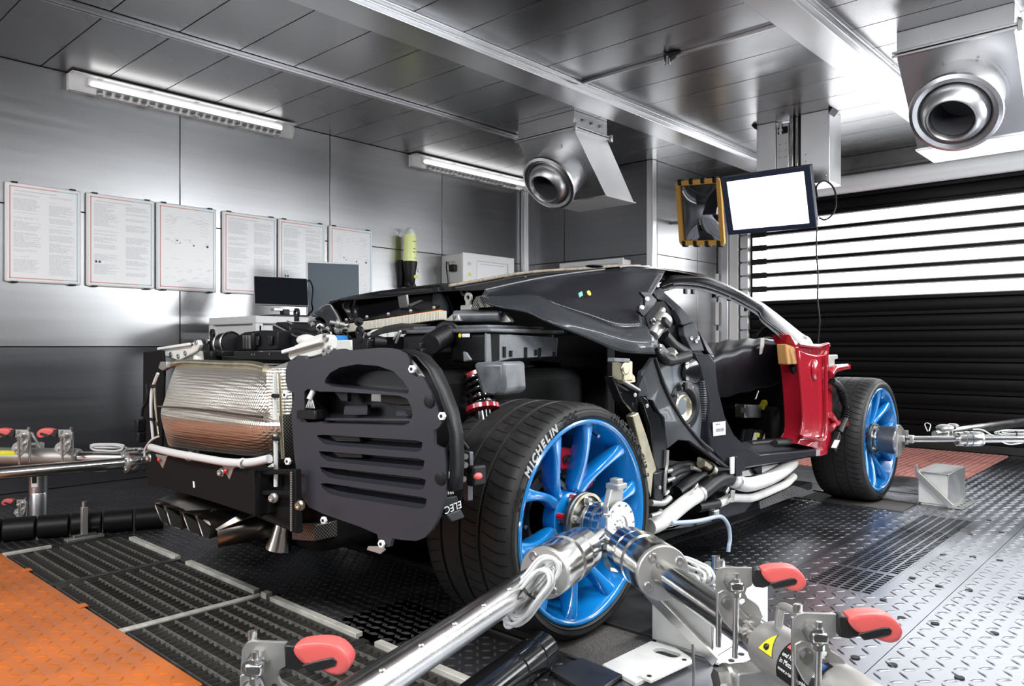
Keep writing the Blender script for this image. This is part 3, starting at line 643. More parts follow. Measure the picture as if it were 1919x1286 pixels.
# raised lugs of the tread plates: real geometry, far too many to count
def lugs(name, m, x0, x1, y0, y1, z, parent, p=.052, L=.050, w=.0115, h=.0034, skip=None, rot=0):
    xs = np.arange(x0+p/2, x1-p/3, p); ys_ = np.arange(y0+p/2, y1-p/3, p)
    I, J = np.meshgrid(np.arange(len(xs)), np.arange(len(ys_)), indexing='ij'); cx = xs[I].ravel(); cy = ys_[J].ravel(); par = ((I+J) % 2).ravel()
    keep = np.ones(len(cx), bool)
    for s_ in (skip or []): keep &= ~((cx > s_[0]-.015) & (cx < s_[1]+.015) & (cy > s_[2]-.015) & (cy < s_[3]+.015))
    cx, cy, par = cx[keep], cy[keep], par[keep]; ang = np.where(par == 0, pi/4, -pi/4)+rot
    base = np.array([(-L/2, 0, 0), (-L/4, -w/2, 0), (L/4, -w/2, 0), (L/2, 0, 0), (L/4, w/2, 0), (-L/4, w/2, 0), (-L/4, 0, h), (L/4, 0, h)])
    F = np.array([(0, 1, 6, 6), (1, 2, 7, 6), (2, 3, 7, 7), (3, 4, 7, 7), (4, 5, 6, 7), (5, 0, 6, 6)])
    ca, sa = np.cos(ang)[:, None], np.sin(ang)[:, None]
    X = cx[:, None]+base[None, :, 0]*ca-base[None, :, 1]*sa; Y = cy[:, None]+base[None, :, 0]*sa+base[None, :, 1]*ca; Z = np.broadcast_to(base[None, :, 2]+z, X.shape)
    co_ = np.stack([X, Y, Z], -1).reshape(-1, 3); n = len(cx)
    fs = []
    for f in F: fs.append(tuple(dict.fromkeys(f)))
    off = (np.arange(n)*8)
    me = bpy.data.meshes.new(name); faces = [tuple(int(q)+int(o) for q in f) for o in off for f in fs]
    me.from_pydata(co_.tolist(), [], faces); me.materials.append(M[m]); me.shade_smooth()
    o = bpy.data.objects.new(name, me); COL.objects.link(o); attach(o, parent); return stuff(o)
lugs('tread_lugs', 'floor', .62, 1.165, .60, 2.60, 0, fl, p=.040, L=.034, w=.010)
lugs('tread_lugs', 'floor', 1.17, 1.71, -.9, 5.4, 0, fl, skip=[holes[1], (1.15, 1.42, -.19, .50)])
lugs('tread_lugs', 'floor', 1.72, 3.3, -.9, 5.4, 0, fl)
lugs('tread_lugs', 'lug_dark', .1, 1.165, -.44, -.16, 0, fl, p=.036, L=.03, w=.009)
lugs('tread_lugs', 'lug_dark', -1.4, .6, -.44, 1.5, 0, fl, p=.036, L=.026, w=.009)
lugs('tread_lugs', 'lug_dark', -2.6, -1.44, -1.6, .6, 0, fl, p=.036, L=.020, w=.011, h=.003)
# bolt holes along the seams
k = 0
for y in (.42, .86, 1.32, 1.86, 2.45, 3.1, 3.8):
    for dx in (-.055, .04, .20): MB().cyl((1.713+dx, y+dx*.2, .0005), (1.713+dx, y+dx*.2, .003), .013, n=12).build('bolt_recess', 'joint', fl)
for y in (1.0, 1.35, 1.8, 2.3, 2.7): MB().cyl((1.555, y, .0005), (1.555, y, .003), .012, n=12).build('bolt_recess', 'joint', fl)
# slotted floor grate on the right
sg = thing('slotted_grate', 'long slotted steel drain grate let into the tread plate right of the car', 'grate', (1.385, 1.82, 0))
MB().bb((1.263, 1.03, -.06), (1.507, 2.62, -.045)).build('grate_tray', 'matte', sg)
for k in range(7): MB().bb((1.263+k*.0395, 1.03, -.02), (1.272+k*.0395, 2.62, .001)).build('long_bar', 'floor', sg, flat=True)
n = 53
for k in range(n+1):
    y = 1.03+k*(1.59-.008)/n; wide = .03 if k in (10,) else .008
    MB().bb((1.272, y, -.02), (1.498, y+wide, .0)).build('cross_bar', 'floor', sg, flat=True)
# ---------------------------------------------------------------- gratings behind the car
gx = [-1.42, -.80, -.12, .51, 1.02]
glab = ['black steel grating panel nearest the T foot stand, farthest of the four behind the car', 'black steel grating panel between the dark divider and the long pale cross strip', 'black steel grating panel between the long pale strip and the toggle clamp by the rod', 'black steel grating panel directly under the polished rod with screw heads']
for i in range(4):
    x0, x1 = gx[i]+.02, gx[i+1]-.02; y0, y1 = -.945, -.485
    t = thing('floor_grating', glab[i], 'grating', ((x0+x1)/2, (y0+y1)/2, 0))
    for a, b in (((x0, y0), (x1, y0+.006)), ((x0, y1-.006), (x1, y1)), ((x0, y0), (x0+.006, y1)), ((x1-.006, y0), (x1, y1))):
        MB().bb((*a, -.03), (*b, .001)).build('edge_bar', 'grate', t, flat=True)
    nb = 8; b0 = MB().bb((x0, -.0016, -.012), (x1, .0016, .0005)).build('rod', 'grate_light', t, flat=True); b0.location.y = y0+(y1-y0)/(nb+1)
    for k in range(1, nb):
        c = b0.copy(); COL.objects.link(c); c.location.y = y0+(y1-y0)*(k+1)/(nb+1)
    nc = int((x1-x0)/.034); c0 = MB().bb((-.0015, y0, -.030), (.0015, y1, -.003)).build('bearing_bar', 'grate', t, flat=True); c0.location.x = x0+(x1-x0)/nc
    for k in range(2, nc):
        c = c0.copy(); COL.objects.link(c); c.location.x = x0+(x1-x0)*k/nc
    for xx in (x0-.012, x1+.012): pass
MB().bb((-1.42, -.956, -.06), (1.02, -.47, -.045)).build('pit_floor', 'pit', fl)
for x in (-.80, .51): MB().bb((x-.018, -.956, -.05), (x+.018, -.47, .004)).build('divider_bar', 'floor_dark', fl, bev=.002)
tn = 12
def strip(a, b):
    global tn
    o = struct(MB().bb(a, b).build('trim_%d' % tn, 'strip', bev=.002)); tn += 1
strip((-.135, -.956, -.03), (-.105, -.47, .005))
for x0, x1 in ((-1.30, -.81), (-.71, -.15), (-.04, .472), (.565, .98)): strip((x0, -.482, -.03), (x1, -.455, .014))
strip((-1.43, -.956, -.03), (-1.405, -.77, .010))
strip((-.10, -.482, -.03), (-.065, -.455, .02))
op = tag(MB().bb((-2.9, -2.35, -.02), (.452, -.957, .008)).build('orange_floor_plate', 'orange', bev=.003), 'worn orange painted tread plate covering the floor behind the gratings', 'floor plate')
lugs('tread_lugs', 'orange', -2.2, .45, -2.2, -.96, .008, op, p=.047, L=.040, w=.011, h=.0042)
for x in (-1.04, -.42): MB().bb((x-.04, -.975, .008), (x+.0, -.945, .013)).build('edge_tab', 'orange', op, bev=.003)

# ================================================================ RIG: rods, clamps, boxes on the floor
def R3(u, w, n): return Matrix((V(u), V(w), V(n))).transposed()
def coil(name, label, c, a, b, r1, r2, loops, rad, grp, seed, tie=True):
    """bundle of cable loops: long axis a, short axis b, gathered by a black tie"""
    rnd = random.Random(seed); c, a, b = V(c), V(a).normalized(), V(b).normalized(); nrm = a.cross(b)
    t = thing(name, label, 'cable', c, grp)
    for k in range(loops):
        o = c+nrm*(k-loops/2)*rad*1.5+a*rnd.uniform(-.018, .018)+b*rnd.uniform(-.012, .012); ra = r1*rnd.uniform(.85, 1.1); rb = r2*rnd.uniform(.55, 1.25)
        pts = [o+a*ra*math.cos(q)+b*rb*math.sin(q)*(.55+.45*abs(math.cos(q)))+nrm*rnd.uniform(-.6, .6)*rad*2 for q in [2*pi*i/9 for i in range(9)]]
        MB().tube(pts, rad, n=8, k=4, closed=True).build('cable_loop', 'cable', t)
    if tie:
        w = loops*rad*.85+.004
        MB().tube([c+b*(r2*.75)*math.cos(q)+nrm*w*math.sin(q) for q in [2*pi*i/8 for i in range(8)]], .0032, n=6, k=3, closed=True).build('cable_tie', 'black', t)
    return t
def rod(label, p0, p1, cell_a, cell_b, rt, rc, screws=0, dark=False, sock=True):
    """measuring rod: thin neck at the hub, load cell with bolted flange, long tube"""
    p0, p1 = V(p0), V(p1); d = (p1-p0).normalized(); L = (p1-p0).length
    t = thing('measuring_rod', label, 'rod', p0)
    MB().cyl(p0, p0+d*cell_a, rt*.72, n=24).build('rod_neck', 'steel', t)
    a, b = frame(d)
    o = p0+d*cell_a; s_ = cell_b-cell_a
    m = 'darksteel' if dark else 'steel'
    MB().lathe(o, d, [(0, 0), (rc*.8, 0), (rc*.92, .006), (rc*.92, s_*.26), (rc*.84, s_*.28), (rc*.84, s_*.33), (rc, s_*.35), (rc, s_*.55), (rc*.9, s_*.57), (rc*.9, s_*.61), (rc, s_*.63), (rc, s_*.97), (rc*.97, s_), (0, s_)], 48).build('load_cell', m, t)
    MB().lathe(o+d*s_, d, [(rc*.985, 0), (rc*.985, .012), (rc*.95, .015), (rt, .016)], 48).build('flange', 'castgrey', t)
    for k in range(4):
        q = 2*pi*k/4+.6; c = o+d*(s_+.014)+(a*math.cos(q)+b*math.sin(q))*rc*.72
        bo = MB().lathe(c, d, [(.012, 0), (.012, .004), (.0105, .006), (.0065, .006), (.0065, .001), (0, .001)], 20).build('flange_bolt', 'steel2', t)
    MB().cyl(p0+d*(cell_b+.014), p1, rt, n=36).build('tube', 'steel', t)
    for k in range(screws):
        c = p0+d*(cell_b+.12+k*.115)+V(0, 0, rt*.86)+d.cross(V(0, 0, 1)).normalized()*-rt*.5
        MB().ell(c, (.006, .006, .004), 8, 6).build('screw_head', 'steel2', t)
    return t, d, a, b
def clamp(label, o, u, s, grip='grip_red', low=True, flip=1):
    """toggle clamp. Local axes: u along the handle, z up; sizes in metres for s = 1"""
    o = V(o); u = V(u).normalized(); w = V(0, 0, 1); u = (u-w*u.dot(w)).normalized(); n = u.cross(w)*flip
    t = thing('toggle_clamp', label, 'clamp', o)
    P_ = lambda x, y, z=0: o+u*x*s+w*y*s+n*z*s
    def pl(pts, z0, z1, name, m, holes_=(), bev=.002):
        mb = MB(); mb.prism([P_(x, y, z0) for x, y in pts], n*(z1-z0)*s, [[P_(x, y, z0) for x, y in h] for h in holes_]); return mb.build(name, m, t, bev=bev*s)
    circ = lambda cx, cy, r, k=14: [(cx+r*math.cos(2*pi*i/k), cy+r*math.sin(2*pi*i/k)) for i in range(k)]
    pl([(-.036, .030), (-.030, .040), (-.020, .043), (.030, .043), (.030, .010), (.020, .004), (.017, -.006), (.022, -.016), (.036, -.024), (.042, -.030), (.050, -.050), (.034, -.066), (.0, -.074), (-.022, -.052), (-.034, -.030), (-.038, .0)], 0, .007, 'clamp_plate', 'castgrey', [circ(.012, -.022, .006)])
    pl([(-.036, -.004), (-.026, .002), (-.012, .0), (-.002, -.012), (.004, -.030), (.024, -.052), (.030, -.070), (.0, -.085), (-.024, -.060), (-.036, -.036)], .009, .015, 'clamp_arm', 'castgrey')
    pl([(.030, .043), (.040, .044), (.046, .040), (.046, .034), (.060, .020), (.066, .014), (.050, .008), (.032, .010)], -.008, .016, 'grip_collar', 'grip_black', bev=.005)
    outline = [(.044, .043), (.064, .048), (.088, .050), (.104, .048), (.116, .041), (.124, .031), (.127, .022), (.122, .010), (.112, .005), (.100, .006), (.090, .011), (.070, .014), (.056, .022), (.047, .032)]
    c = [(.085, .028)]
    mb = MB(); rows = []
    for z, k in ((-.014, .78), (-.0125, .93), (-.006, 1.03), (.013, 1.03), (.0185, .93), (.0205, .78)):
        rows.append([P_(.085+(x-.085)*(.84+.16*k)*1.03, .028+(y-.028)*(.4+.6*k)*1.08, z) for x, y in outline])
    mb.ribbon(rows, closed=True); nn = len(outline); mb.f.append(tuple(range(nn))); mb.f.append(tuple(range(len(mb.v)-nn, len(mb.v))))
    mb.build('handle_grip', grip, t, sub=1, ang=60)
    pl([(.058, .018), (.090, .028), (.103, .031), (.110, .026), (.108, .019), (.086, .012), (.068, .008)], .016, .0222, 'grip_inlay', 'grip_black', bev=.002)
    # spindle: nut, head, cross block and long threaded rod
    MB().cyl(P_(-.010, .018, .007), P_(-.010, .018, .016), .016*s, n=6).build('nut', 'steel2', t)
    MB().cyl(P_(-.010, .018, .016), P_(-.010, .018, .040), .011*s, n=20).build('spindle_head', 'steel2', t)
    MB().box(P_(-.004, .016, .034), (.024*s, .018*s, .016*s), R3(u, n, w)).build('spindle_block', 'steel', t, bev=.003*s)
    MB().cyl(P_(-.004, .026, .034), P_(-.004, .040, .034), .0052*s, n=12).cyl(P_(-.004, .024, .034), P_(-.004, .030, .034), .008*s, n=6).build('rod_tip', 'steel2', t)
    MB().cyl(P_(-.004, .008, .034), P_(-.006, -.120 if low else -.08, .030), .0055*s, n=12).cyl(P_(-.004, -.004, .034), P_(-.004, .004, .034), .0085*s, n=6).build('tension_rod', 'steel2', t)
    MB().cyl(P_(-.026, .040, -.004), P_(-.026, .054, -.004), .0055*s, n=12).cyl(P_(-.026, .052, -.006), P_(-.026, .04, -.006), .0075*s, n=6).build('stop_screw', 'steel2', t)
    MB().cyl(P_(-.030, .03, -.01), P_(-.030, -.115 if low else -.07, -.008), .0055*s, n=12).build('tension_rod', 'steel2', t)
    MB().bolt(P_(-.018, -.020, .015), n, .009*s, .014*s).build('bolt', 'steel2', t)
    for x, y in ((.004, -.056), (.026, -.050)): MB().bolt(P_(x, y, .007), n, .0075*s, .015*s).build('bolt', 'steel2', t)
    return t
# right rear wheel: two rods from the hub
APX = (1.105, -.055, .352)
A0, A1 = V(1.105, -.055, .352), V(1.539, -1.515, .352)
B0, B1 = V(1.105, -.055, .352), V(2.02, -.672, .352)
tA, dA, aA, bA = rod('polished rod with a line of screw heads, from the rear wheel hub over the gratings', A0+(A1-A0).normalized()*.03, A1, .155, .40, .032, .064, 6)
tB, dB, aB, bB = rod('polished rod from the rear wheel hub into the labelled sleeve, with no screw heads', B0+(B1-B0).normalized()*.03, B1, .15, .365, .033, .068, 0)
cA = V(A0)+dA*.53
coil('cable_bundle', 'bundle of pale grey cable loops tied on the rod with screw heads', cA+V(.045, -.045, .004), (.42, .40, .72), (.60, .36, -.55), .074, .034, 11, .0042, None, 3)
coil('cable_bundle', 'smaller pale cable bundle lying behind the rod near the white steel box', (1.44, -.16, .33), (.8, -.45, .05), (0, .2, 1), .085, .026, 6, .004, None, 5)
# sleeve with labels on rod B, with its two clamps and carrying block
C0, C1 = (1.7551,-0.4506,0.345), (1.9755,-0.6075,0.345)
sl = thing('sleeve_tube', 'grey steel sleeve with warning triangle and black label, held by the two nearest clamps', 'tube', C0)
dC = dB; s0 = B0+dC*.865; s1 = B0+dC*1.16
MB().lathe(s0, dC, [(.034, 0), (.044, .002), (.046, .02), (.046, (s1-s0).length-.02), (.044, (s1-s0).length), (.034, (s1-s0).length)], 40).build('sleeve', 'castgrey', sl)
aC = V(0, 0, 1); bC = dC.cross(aC); bC = -bC if bC.y > 0 else bC
def onsleeve(x, ang, r=.0467): return s0+dC*x+(bC*math.cos(ang)+aC*math.sin(ang))*r
def patch(x0, x1, a0, a1, name, m, r=.0467, par=sl):
    mb = MB(); mb.ribbon([[onsleeve(x0+(x1-x0)*i/4, a0+(a1-a0)*k/8, r) for k in range(9)] for i in range(5)]); return mb.build(name, m, par)
mb = MB()
tri = [(0.040, .30), (.082, .30), (.061, 1.12)]
def tripatch(s, r, name, m):
    cx = sum(p[0] for p in tri)/3; cy = sum(p[1] for p in tri)/3; mb = MB(); rows = []
    P3 = [(cx+(x-cx)*s, cy+(y-cy)*s) for x, y in tri]
    for i in range(7):
        f = i/6; rows.append([onsleeve((P3[0][0]*(1-f)+P3[2][0]*f)*(1-k/4)+(P3[1][0]*(1-f)+P3[2][0]*f)*k/4, P3[0][1]*(1-f)+P3[2][1]*f, r) for k in range(5)])
    mb.ribbon(rows); return mb.build(name, m, sl)
tripatch(1.12, .0466, 'triangle_border', 'ink_dark'); tripatch(1.0, .0470, 'warning_triangle', 'yellowlabel')
MB().ell(onsleeve(.061, .52, .0472), .006, 10, 8).build('triangle_mark', 'label_black', sl)
patch(.098, .205, -.25, 1.30, 'text_label', 'label_black', .0468)
patch(.103, .150, .92, 1.22, 'red_field', 'label_red', .0472); patch(.152, .200, .86, 1.16, 'blue_field', 'label_blue', .0472)
for txt, ang, sz in (('und Funkentsperrung', .66, .0105), ('in Metall', .42, .0115), ('www.s-tanner-gmbh.de', .14, .0095)):
    nr = (bC*math.cos(ang)+aC*math.sin(ang)); ty = (aC*math.cos(ang)-bC*math.sin(ang)); tx = dC
    text_mesh(txt, sz, 'sticker_white', 'label_text', basis(onsleeve(.104, ang, .0474), tx if (tx.cross(ty)).dot(nr) > 0 else -tx, ty), sl, .0002, align='LEFT')
text_mesh('KRAFT', .012, 'sticker_white', 'label_text', basis(onsleeve(.126, 1.07, .0476), dC, (aC*math.cos(1.07)-bC*math.sin(1.07))), sl, .0002)
MB().tube([onsleeve(.03, 1.6, .044), onsleeve(.035, 1.6, .075), onsleeve(.05, 1.6, .086), onsleeve(.12, 1.6, .086), onsleeve(.14, 1.6, .08), onsleeve(.145, 1.6, .044)], .0075, n=10, k=4).build('carry_handle', 'castgrey', sl)
patch(.225, .255, .1, .55, 'warning_triangle', 'yellowlabel', .0468)
uH = V(.80, .60, 0)
clamp('red handled toggle clamp beside the white box by the rear wheel, before the labelled sleeve', (1.7477,-0.52,0.4346), uH, 1.0)
clamp('red handled toggle clamp standing over the black text label on the sleeve', (1.9549,-0.66,0.4312), uH, 1.0)
# clamp saddle blocks under the sleeve
for nm, lb, xx in (('saddle_block', 'steel saddle block with large hexagon bolt under the first right clamp', .83), ('saddle_block', 'steel saddle block with large dark hexagon bolt under the labelled sleeve', 1.0)):
    t = thing(nm, lb, 'block', B0+dC*xx+V(0, 0, -.1)); c = B0+dC*xx
    Rm = R3(dC, V(0, 0, 1).cross(dC), V(0, 0, 1))
    MB().box(c+V(0, 0, -.075), (.05, .11, .045), Rm).build('block_body', 'castgrey', t, bev=.004)
    MB().box(c+V(0, 0, -.22), (.03, .05, .26), Rm).build('support_post', 'steel2', t, bev=.003)
    MB().box(c+V(0, 0, -.347), (.10, .12, .012), Rm).build('foot_plate', 'steel2', t, bev=.002)
    MB().bolt(c+V(0, 0, -.075)+bC*.055-dC*.012, bC, .020, .026).build('hex_bolt', 'steel2', t)
lc = tag(MB().tube([(1.60, -.42, .26), (1.605, -.425, .18), (1.60, -.43, .08), (1.61, -.43, .004)], .003).build('ground_wire', 'steel2'), 'thin bare wire hanging from the clamp saddle to the tread plate', 'wire')
# clamp at lower left, on rod A further end
clamp('red handled toggle clamp standing over the gratings beside the rod with screw heads', (1.0368,-1.1,0.2552), (.80, .60, 0), 1.38)
# hub adapter on the right rear wheel
def hub(label, x, y, z, plate_y=0):
    t = thing('hub_adapter', label, 'hub adapter', (x, y, z)); s_ = 1 if x > 0 else -1; d = V(s_, 0, 0); o = V(x, y, z)
    MB().lathe(o+d*-.055, d, [(.03, -.045), (.088, -.045), (.090, -.041), (.090, -.031), (.086, -.027), (.05, -.027)], 48).build('flange_ring', 'darksteel', t)
    MB().lathe(o+d*-.085, d, [(.088, .004), (.089, .012), (.080, .012)], 48).build('brass_ring', 'gold', t)
    for k in range(5):
        a = 2*pi*k/5+.35; p = V(0, math.cos(a), math.sin(a))*.066+o
        MB().cyl(p+d*-.165, p+d*-.10, .0115, n=12).build('standoff', 'redcal', t)
        MB().bolt(p+d*-.083, d, .010, .022).build('bolt', 'steel2', t)
    MB().lathe(o+d*-.082, d, [(.05, 0), (.060, 0), (.060, .026), (.056, .028), (.056, .036), (.066, .040), (.066, .060), (.058, .064), (.058, .074), (.066, .078), (.066, .10), (.05, .104)], 48).build('bearing_stack', 'steel', t)
    MB().lathe(o+d*.035, d, [(.0, .0), (.074, .0), (.078, .003), (.078, .010), (.075, .013), (.038, .013), (.036, .009), (.0, .009)], 56).build('hub_disc', 'steel2', t)
    for k in range(12):
        a = 2*pi*k/12+.1; p = V(0, math.cos(a), math.sin(a))*.068+o+d*.048
        MB().lathe(p, d, [(.0045, -.002), (.0045, .0015), (.003, .0018), (.002, 0), (0, 0)], 10).build('disc_screw', 'steel', t)
    for k in range(10):
        a = 2*pi*k/10; p = V(0, math.cos(a), math.sin(a))*.024+o+d*.044
        MB().lathe(p, d, [(.0042, -.002), (.0042, .003), (.0025, .003), (.0025, 0), (0, 0)], 10).build('centre_screw', 'steel', t)
    MB().lathe(o+d*.044, d, [(.012, -.002), (.012, .006), (.006, .010), (0, .010)], 20).build('centre_cap', 'steel2', t)
    return t
h1 = hub('steel measuring hub bolted on the rear wheel, with round bolt disc and angled bracket', 1.075, 0, .36)
# angled bracket between disc and stack, and the clevis that carries both rods
mb = MB(); mb.prism([(1.085, -.02, .475), (1.085, .045, .475), (1.085, .04, .44), (1.085, .03, .40), (1.085, -.02, .345), (1.085, -.065, .305), (1.085, -.10, .30), (1.085, -.095, .335), (1.085, -.05, .40)], (.020, 0, 0)); mb.build('bracket', 'castgrey', h1, bev=.003)
MB().box((1.10, .012, .482), (.045, .05, .018)).box((1.10, .012, .497), (.03, .028, .016)).build('bracket_cap', 'castgrey', h1, bev=.003)
MB().box((1.115, -.065, .385), (.03, .028, .05)).build('clevis_block', 'alu', h1, bev=.004)
MB().cyl((1.115, -.065, .31), (1.115, -.065, .43), .010, n=16).lathe((1.115, -.065, .405), (0, 0, 1), [(.010, 0), (.018, 0), (.018, .008), (.010, .010)], 20).build('clevis_pin', 'alu', h1)
MB().box((1.115, -.06, .295), (.05, .04, .016)).box((1.13, -.05, .275), (.04, .04, .03)).build('clevis_fork', 'gold', h1, bev=.003)
mb = MB(); mb.prism([(1.09, -.04, .27), (1.09, .035, .27), (1.09, .03, .235), (1.09, .01, .22), (1.09, -.03, .235)], (.02, 0, 0)); mb.build('lower_bracket', 'alu', h1, bev=.003)
# left rear wheel: the mirrored pair of rods, seen beyond the tail
LA0, LA1 = (-1.2844,-0.438,0.345), (-1.4864,-1.0279,0.345)
LA0 = (-1.105, -.055, .352)
qA = V((-1.4113,-0.4427,0.345)); dl = (V((-1.5039,-1.0624,0.345))-qA).normalized(); LAs = qA-dl*.36
tL, dL, _, _ = rod('polished rod passing in front of the silver post, beyond the tail of the car', LAs, qA+dl*1.3, .25, .36, .028, .052, 0)
qB = V((-1.4635,-0.4156,0.36)); dl2 = (V((-1.6994,-0.5964,0.36))-qB).normalized(); LBs = qB-dl2*.34
tL2, dL2, _, _ = rod('polished rod ending in the sleeve with yellow label, beyond the tail of the car', LBs, qB+dl2*.95, .25, .34, .027, .050, 0)
sq = thing('sleeve_tube', 'grey sleeve with carry handle and yellow label on the far left rod', 'tube', qB+dl2*.45)
MB().lathe(qB+dl2*.26, dl2, [(.028, 0), (.040, .002), (.042, .012), (.042, 1.0), (.03, 1.0)], 32).build('sleeve', 'castgrey', sq)
o = qB+dl2*.26
MB().tube([o+dl2*.20+V(0, 0, .04), o+dl2*.24+V(0, 0, .10), o+dl2*.26+V(0, 0, .115), o+dl2*.42+V(0, 0, .115), o+dl2*.44+V(0, 0, .10), o+dl2*.48+V(0, 0, .04)], .0065, n=8, k=4).build('carry_handle', 'castgrey', sq)
nr = (V(.86, -.45, .5)).normalized(); nr = (nr-dl2*nr.dot(dl2)).normalized()
MB().box(o+dl2*.33+nr*.0425, (.11, .022, .003), R3(dl2, nr.cross(dl2), nr)).build('yellow_label', 'yellowlabel', sq)
for uu, lb in ((122, 'red handled toggle clamp on the far left rod, right one of that pair'), (42, 'red handled toggle clamp at the left edge on the far left rod')):
    clamp(lb, (-1.634,-0.6471,0.46) if uu == 122 else (-1.7844,-0.7859,0.46), (-.74, -.67, 0), 1.0, flip=-1)
coil('cable_bundle', 'pale cable loops lying along the far left rods behind the tail', qB+dl2*.10+V(-.02, 0, .05), dl2, (0, 0, 1), .09, .018, 4, .005, None, 9, False)
coil('cable_bundle', 'pale cable loops hanging under the far left rods', qB+dl2*.22+V(0, 0, -.05), dl2, (0, 0, 1), .10, .022, 4, .004, None, 11, False)
po = thing('support_post', 'silver cylindrical post with level gauge under the far left rods', 'post', (-2.07, -.64, 0))
px_, py_ = (-2.099,-0.6305,0.0)[:2]
MB().lathe((px_, py_, 0), (0, 0, 1), [(0, .001), (.042, .001), (.042, .135), (.040, .14), (.044, .142), (.044, .30), (.03, .305), (0, .305)], 32).build('post_tube', 'alu', po)
MB().box((px_-.004, py_-.006, .34), (.045, .06, .12)).build('fork', 'castgrey', po, bev=.004)
MB().bolt((px_+.02, py_-.03, .375), (.6, -.8, 0), .014, .02).build('bolt', 'darksteel', po)
nv = V(.735, -.678, 0); nv = V(.80, -.6, 0)
MB().box(V(px_, py_, .222)+nv*.043, (.034, .012, .10), R3((.6, .8, 0), (-.8, .6, 0), (0, 0, 1))).build('gauge_plate', 'sticker_white', po, bev=.005)
MB().box(V(px_, py_, .230)+nv*.0495, (.022, .004, .07), R3((.6, .8, 0), (-.8, .6, 0), (0, 0, 1))).build('gauge_window', 'black', po, bev=.003)
clamp('small red handled toggle clamp low at the left edge, on the silver post', (-2.1349,-0.6987,0.075), (-.74, -.67, 0), .75, low=False, flip=-1)
# T-foot stand and black pipes
ts = thing('foot_stand', 'small grey steel stand with flat T foot on the far left gratings', 'stand', (-1.4326,-0.6284,0.0))
c = V((-1.4755,-0.6144,0.0))
MB().box(c+V(0, 0, .006), (.05, .16, .012)).build('foot_plate', 'castgrey', ts, bev=.002)
MB().box(c+V(0, 0, .018), (.03, .10, .014)).build('foot_block', 'steel2', ts, bev=.002)
MB().box(c+V(0, 0, .085), (.022, .028, .13)).build('post', 'castgrey', ts, bev=.003)
MB().cyl(c+V(0, 0, .15), c+V(0, 0, .175), .011, n=10).build('top_bolt', 'steel2', ts)
q0, q1 = V((-1.7403,-1.0126,0.055)), V((-1.4243,-0.2601,0.055)); dd = (q1-q0).normalized(); L = (q1-q0).length
bp_ = thing('black_pipe', 'long black segmented pipe lying on the floor at the left', 'pipe', q0)
for k in range(6): MB().lathe(q0+dd*L*k/6, dd, [(0, .0), (.050, .0), (.054, .004), (.054, L/6-.012), (.050, L/6-.008), (0, L/6-.008)], 28).build('pipe_segment', 'black', bp_)
q0, q1 = V((1.0331,-0.2487,0.05)), V((1.1295,-0.6513,0.05)); dd = (q1-q0).normalized(); L = (q1-q0).length
bc = thing('black_cylinder', 'thick gloss black cylinder with grooves lying at the bottom beside the rod', 'pipe', q0)
for a, b in ((0, .17), (.175, .42), (.425, 1)): MB().lathe(q0+dd*L*a, dd, [(0, 0), (.046, 0), (.05, .003), (.05, L*(b-a)-.003), (.047, L*(b-a)), (0, L*(b-a))], 36).build('pipe_segment', 'gloss', bc)
# floor boxes beside the wheels
def fbox(label, x0, y0, w, d, h, legs=False):
    t = thing('floor_box', label, 'box', (x0+w/2, y0+d/2, 0))
    MB().bb((x0, y0, .012), (x0+w*.97, y0+d, h)).build('box_body', 'offwhite', t, bev=.003)
    MB().bb((x0+.01, y0+.008, 0.0), (x0+w*.95, y0+d-.02, .03)).build('plinth', 'offwhite', t, bev=.002)
    MB().bb((x0+w*.97, y0+.0, .01), (x0+w, y0+d, h)).build('side_sheet', 'steel2', t, bev=.002)
    MB().bb((x0-.008, y0-.015, h), (x0+w+.006, y0+d, h+.006)).build('top_sheet', 'steel2', t, bev=.001)
    MB().bar((x0-.002, y0-.022, h-.006), (x0+w+.02, y0-.022, .012), .012, .030, (0, 0, 1)).build('diagonal_bar', 'steel2', t, bev=.001)
    MB().bb((x0-.012, y0-.022, h), (x0+.0, y0-.006, h+.04)).build('corner_lug', 'steel2', t, bev=.001)
    MB().prism([(x0+w, y0-.02, .004), (x0+w+.075, y0-.02, .004), (x0+w+.075, y0+d*.8, .004), (x0+w, y0+d*.8, .004)], (0, 0, .006)).build('base_bracket', 'steel2', t)
    for k in range(5): MB().cyl((x0+w+.045, y0+.02+k*d*.17, .0101), (x0+w+.045, y0+.02+k*d*.17, .0115), .009, n=12).build('bracket_hole', 'joint', t)
    return t
fbox('off white steel floor box with diagonal bar beside the rear wheel', 1.165, .105, .205, .36, .168)
fbox('off white and grey steel floor box standing beside the front wheel', 1.168, 2.90, .155, .38, .185)
pn = thing('locating_pin', 'short upright steel pin behind the rear rod and box', 'pin', (1.2119,0.2608,0.17))
c = V(1.30, .25, .1745); MB().lathe(c, (0, 0, 1), [(0, 0), (.016, 0), (.013, .006), (.011, .05), (.013, .052), (.013, .085), (.009, .085), (0, .083)], 20).build('pin_body', 'steel', pn)
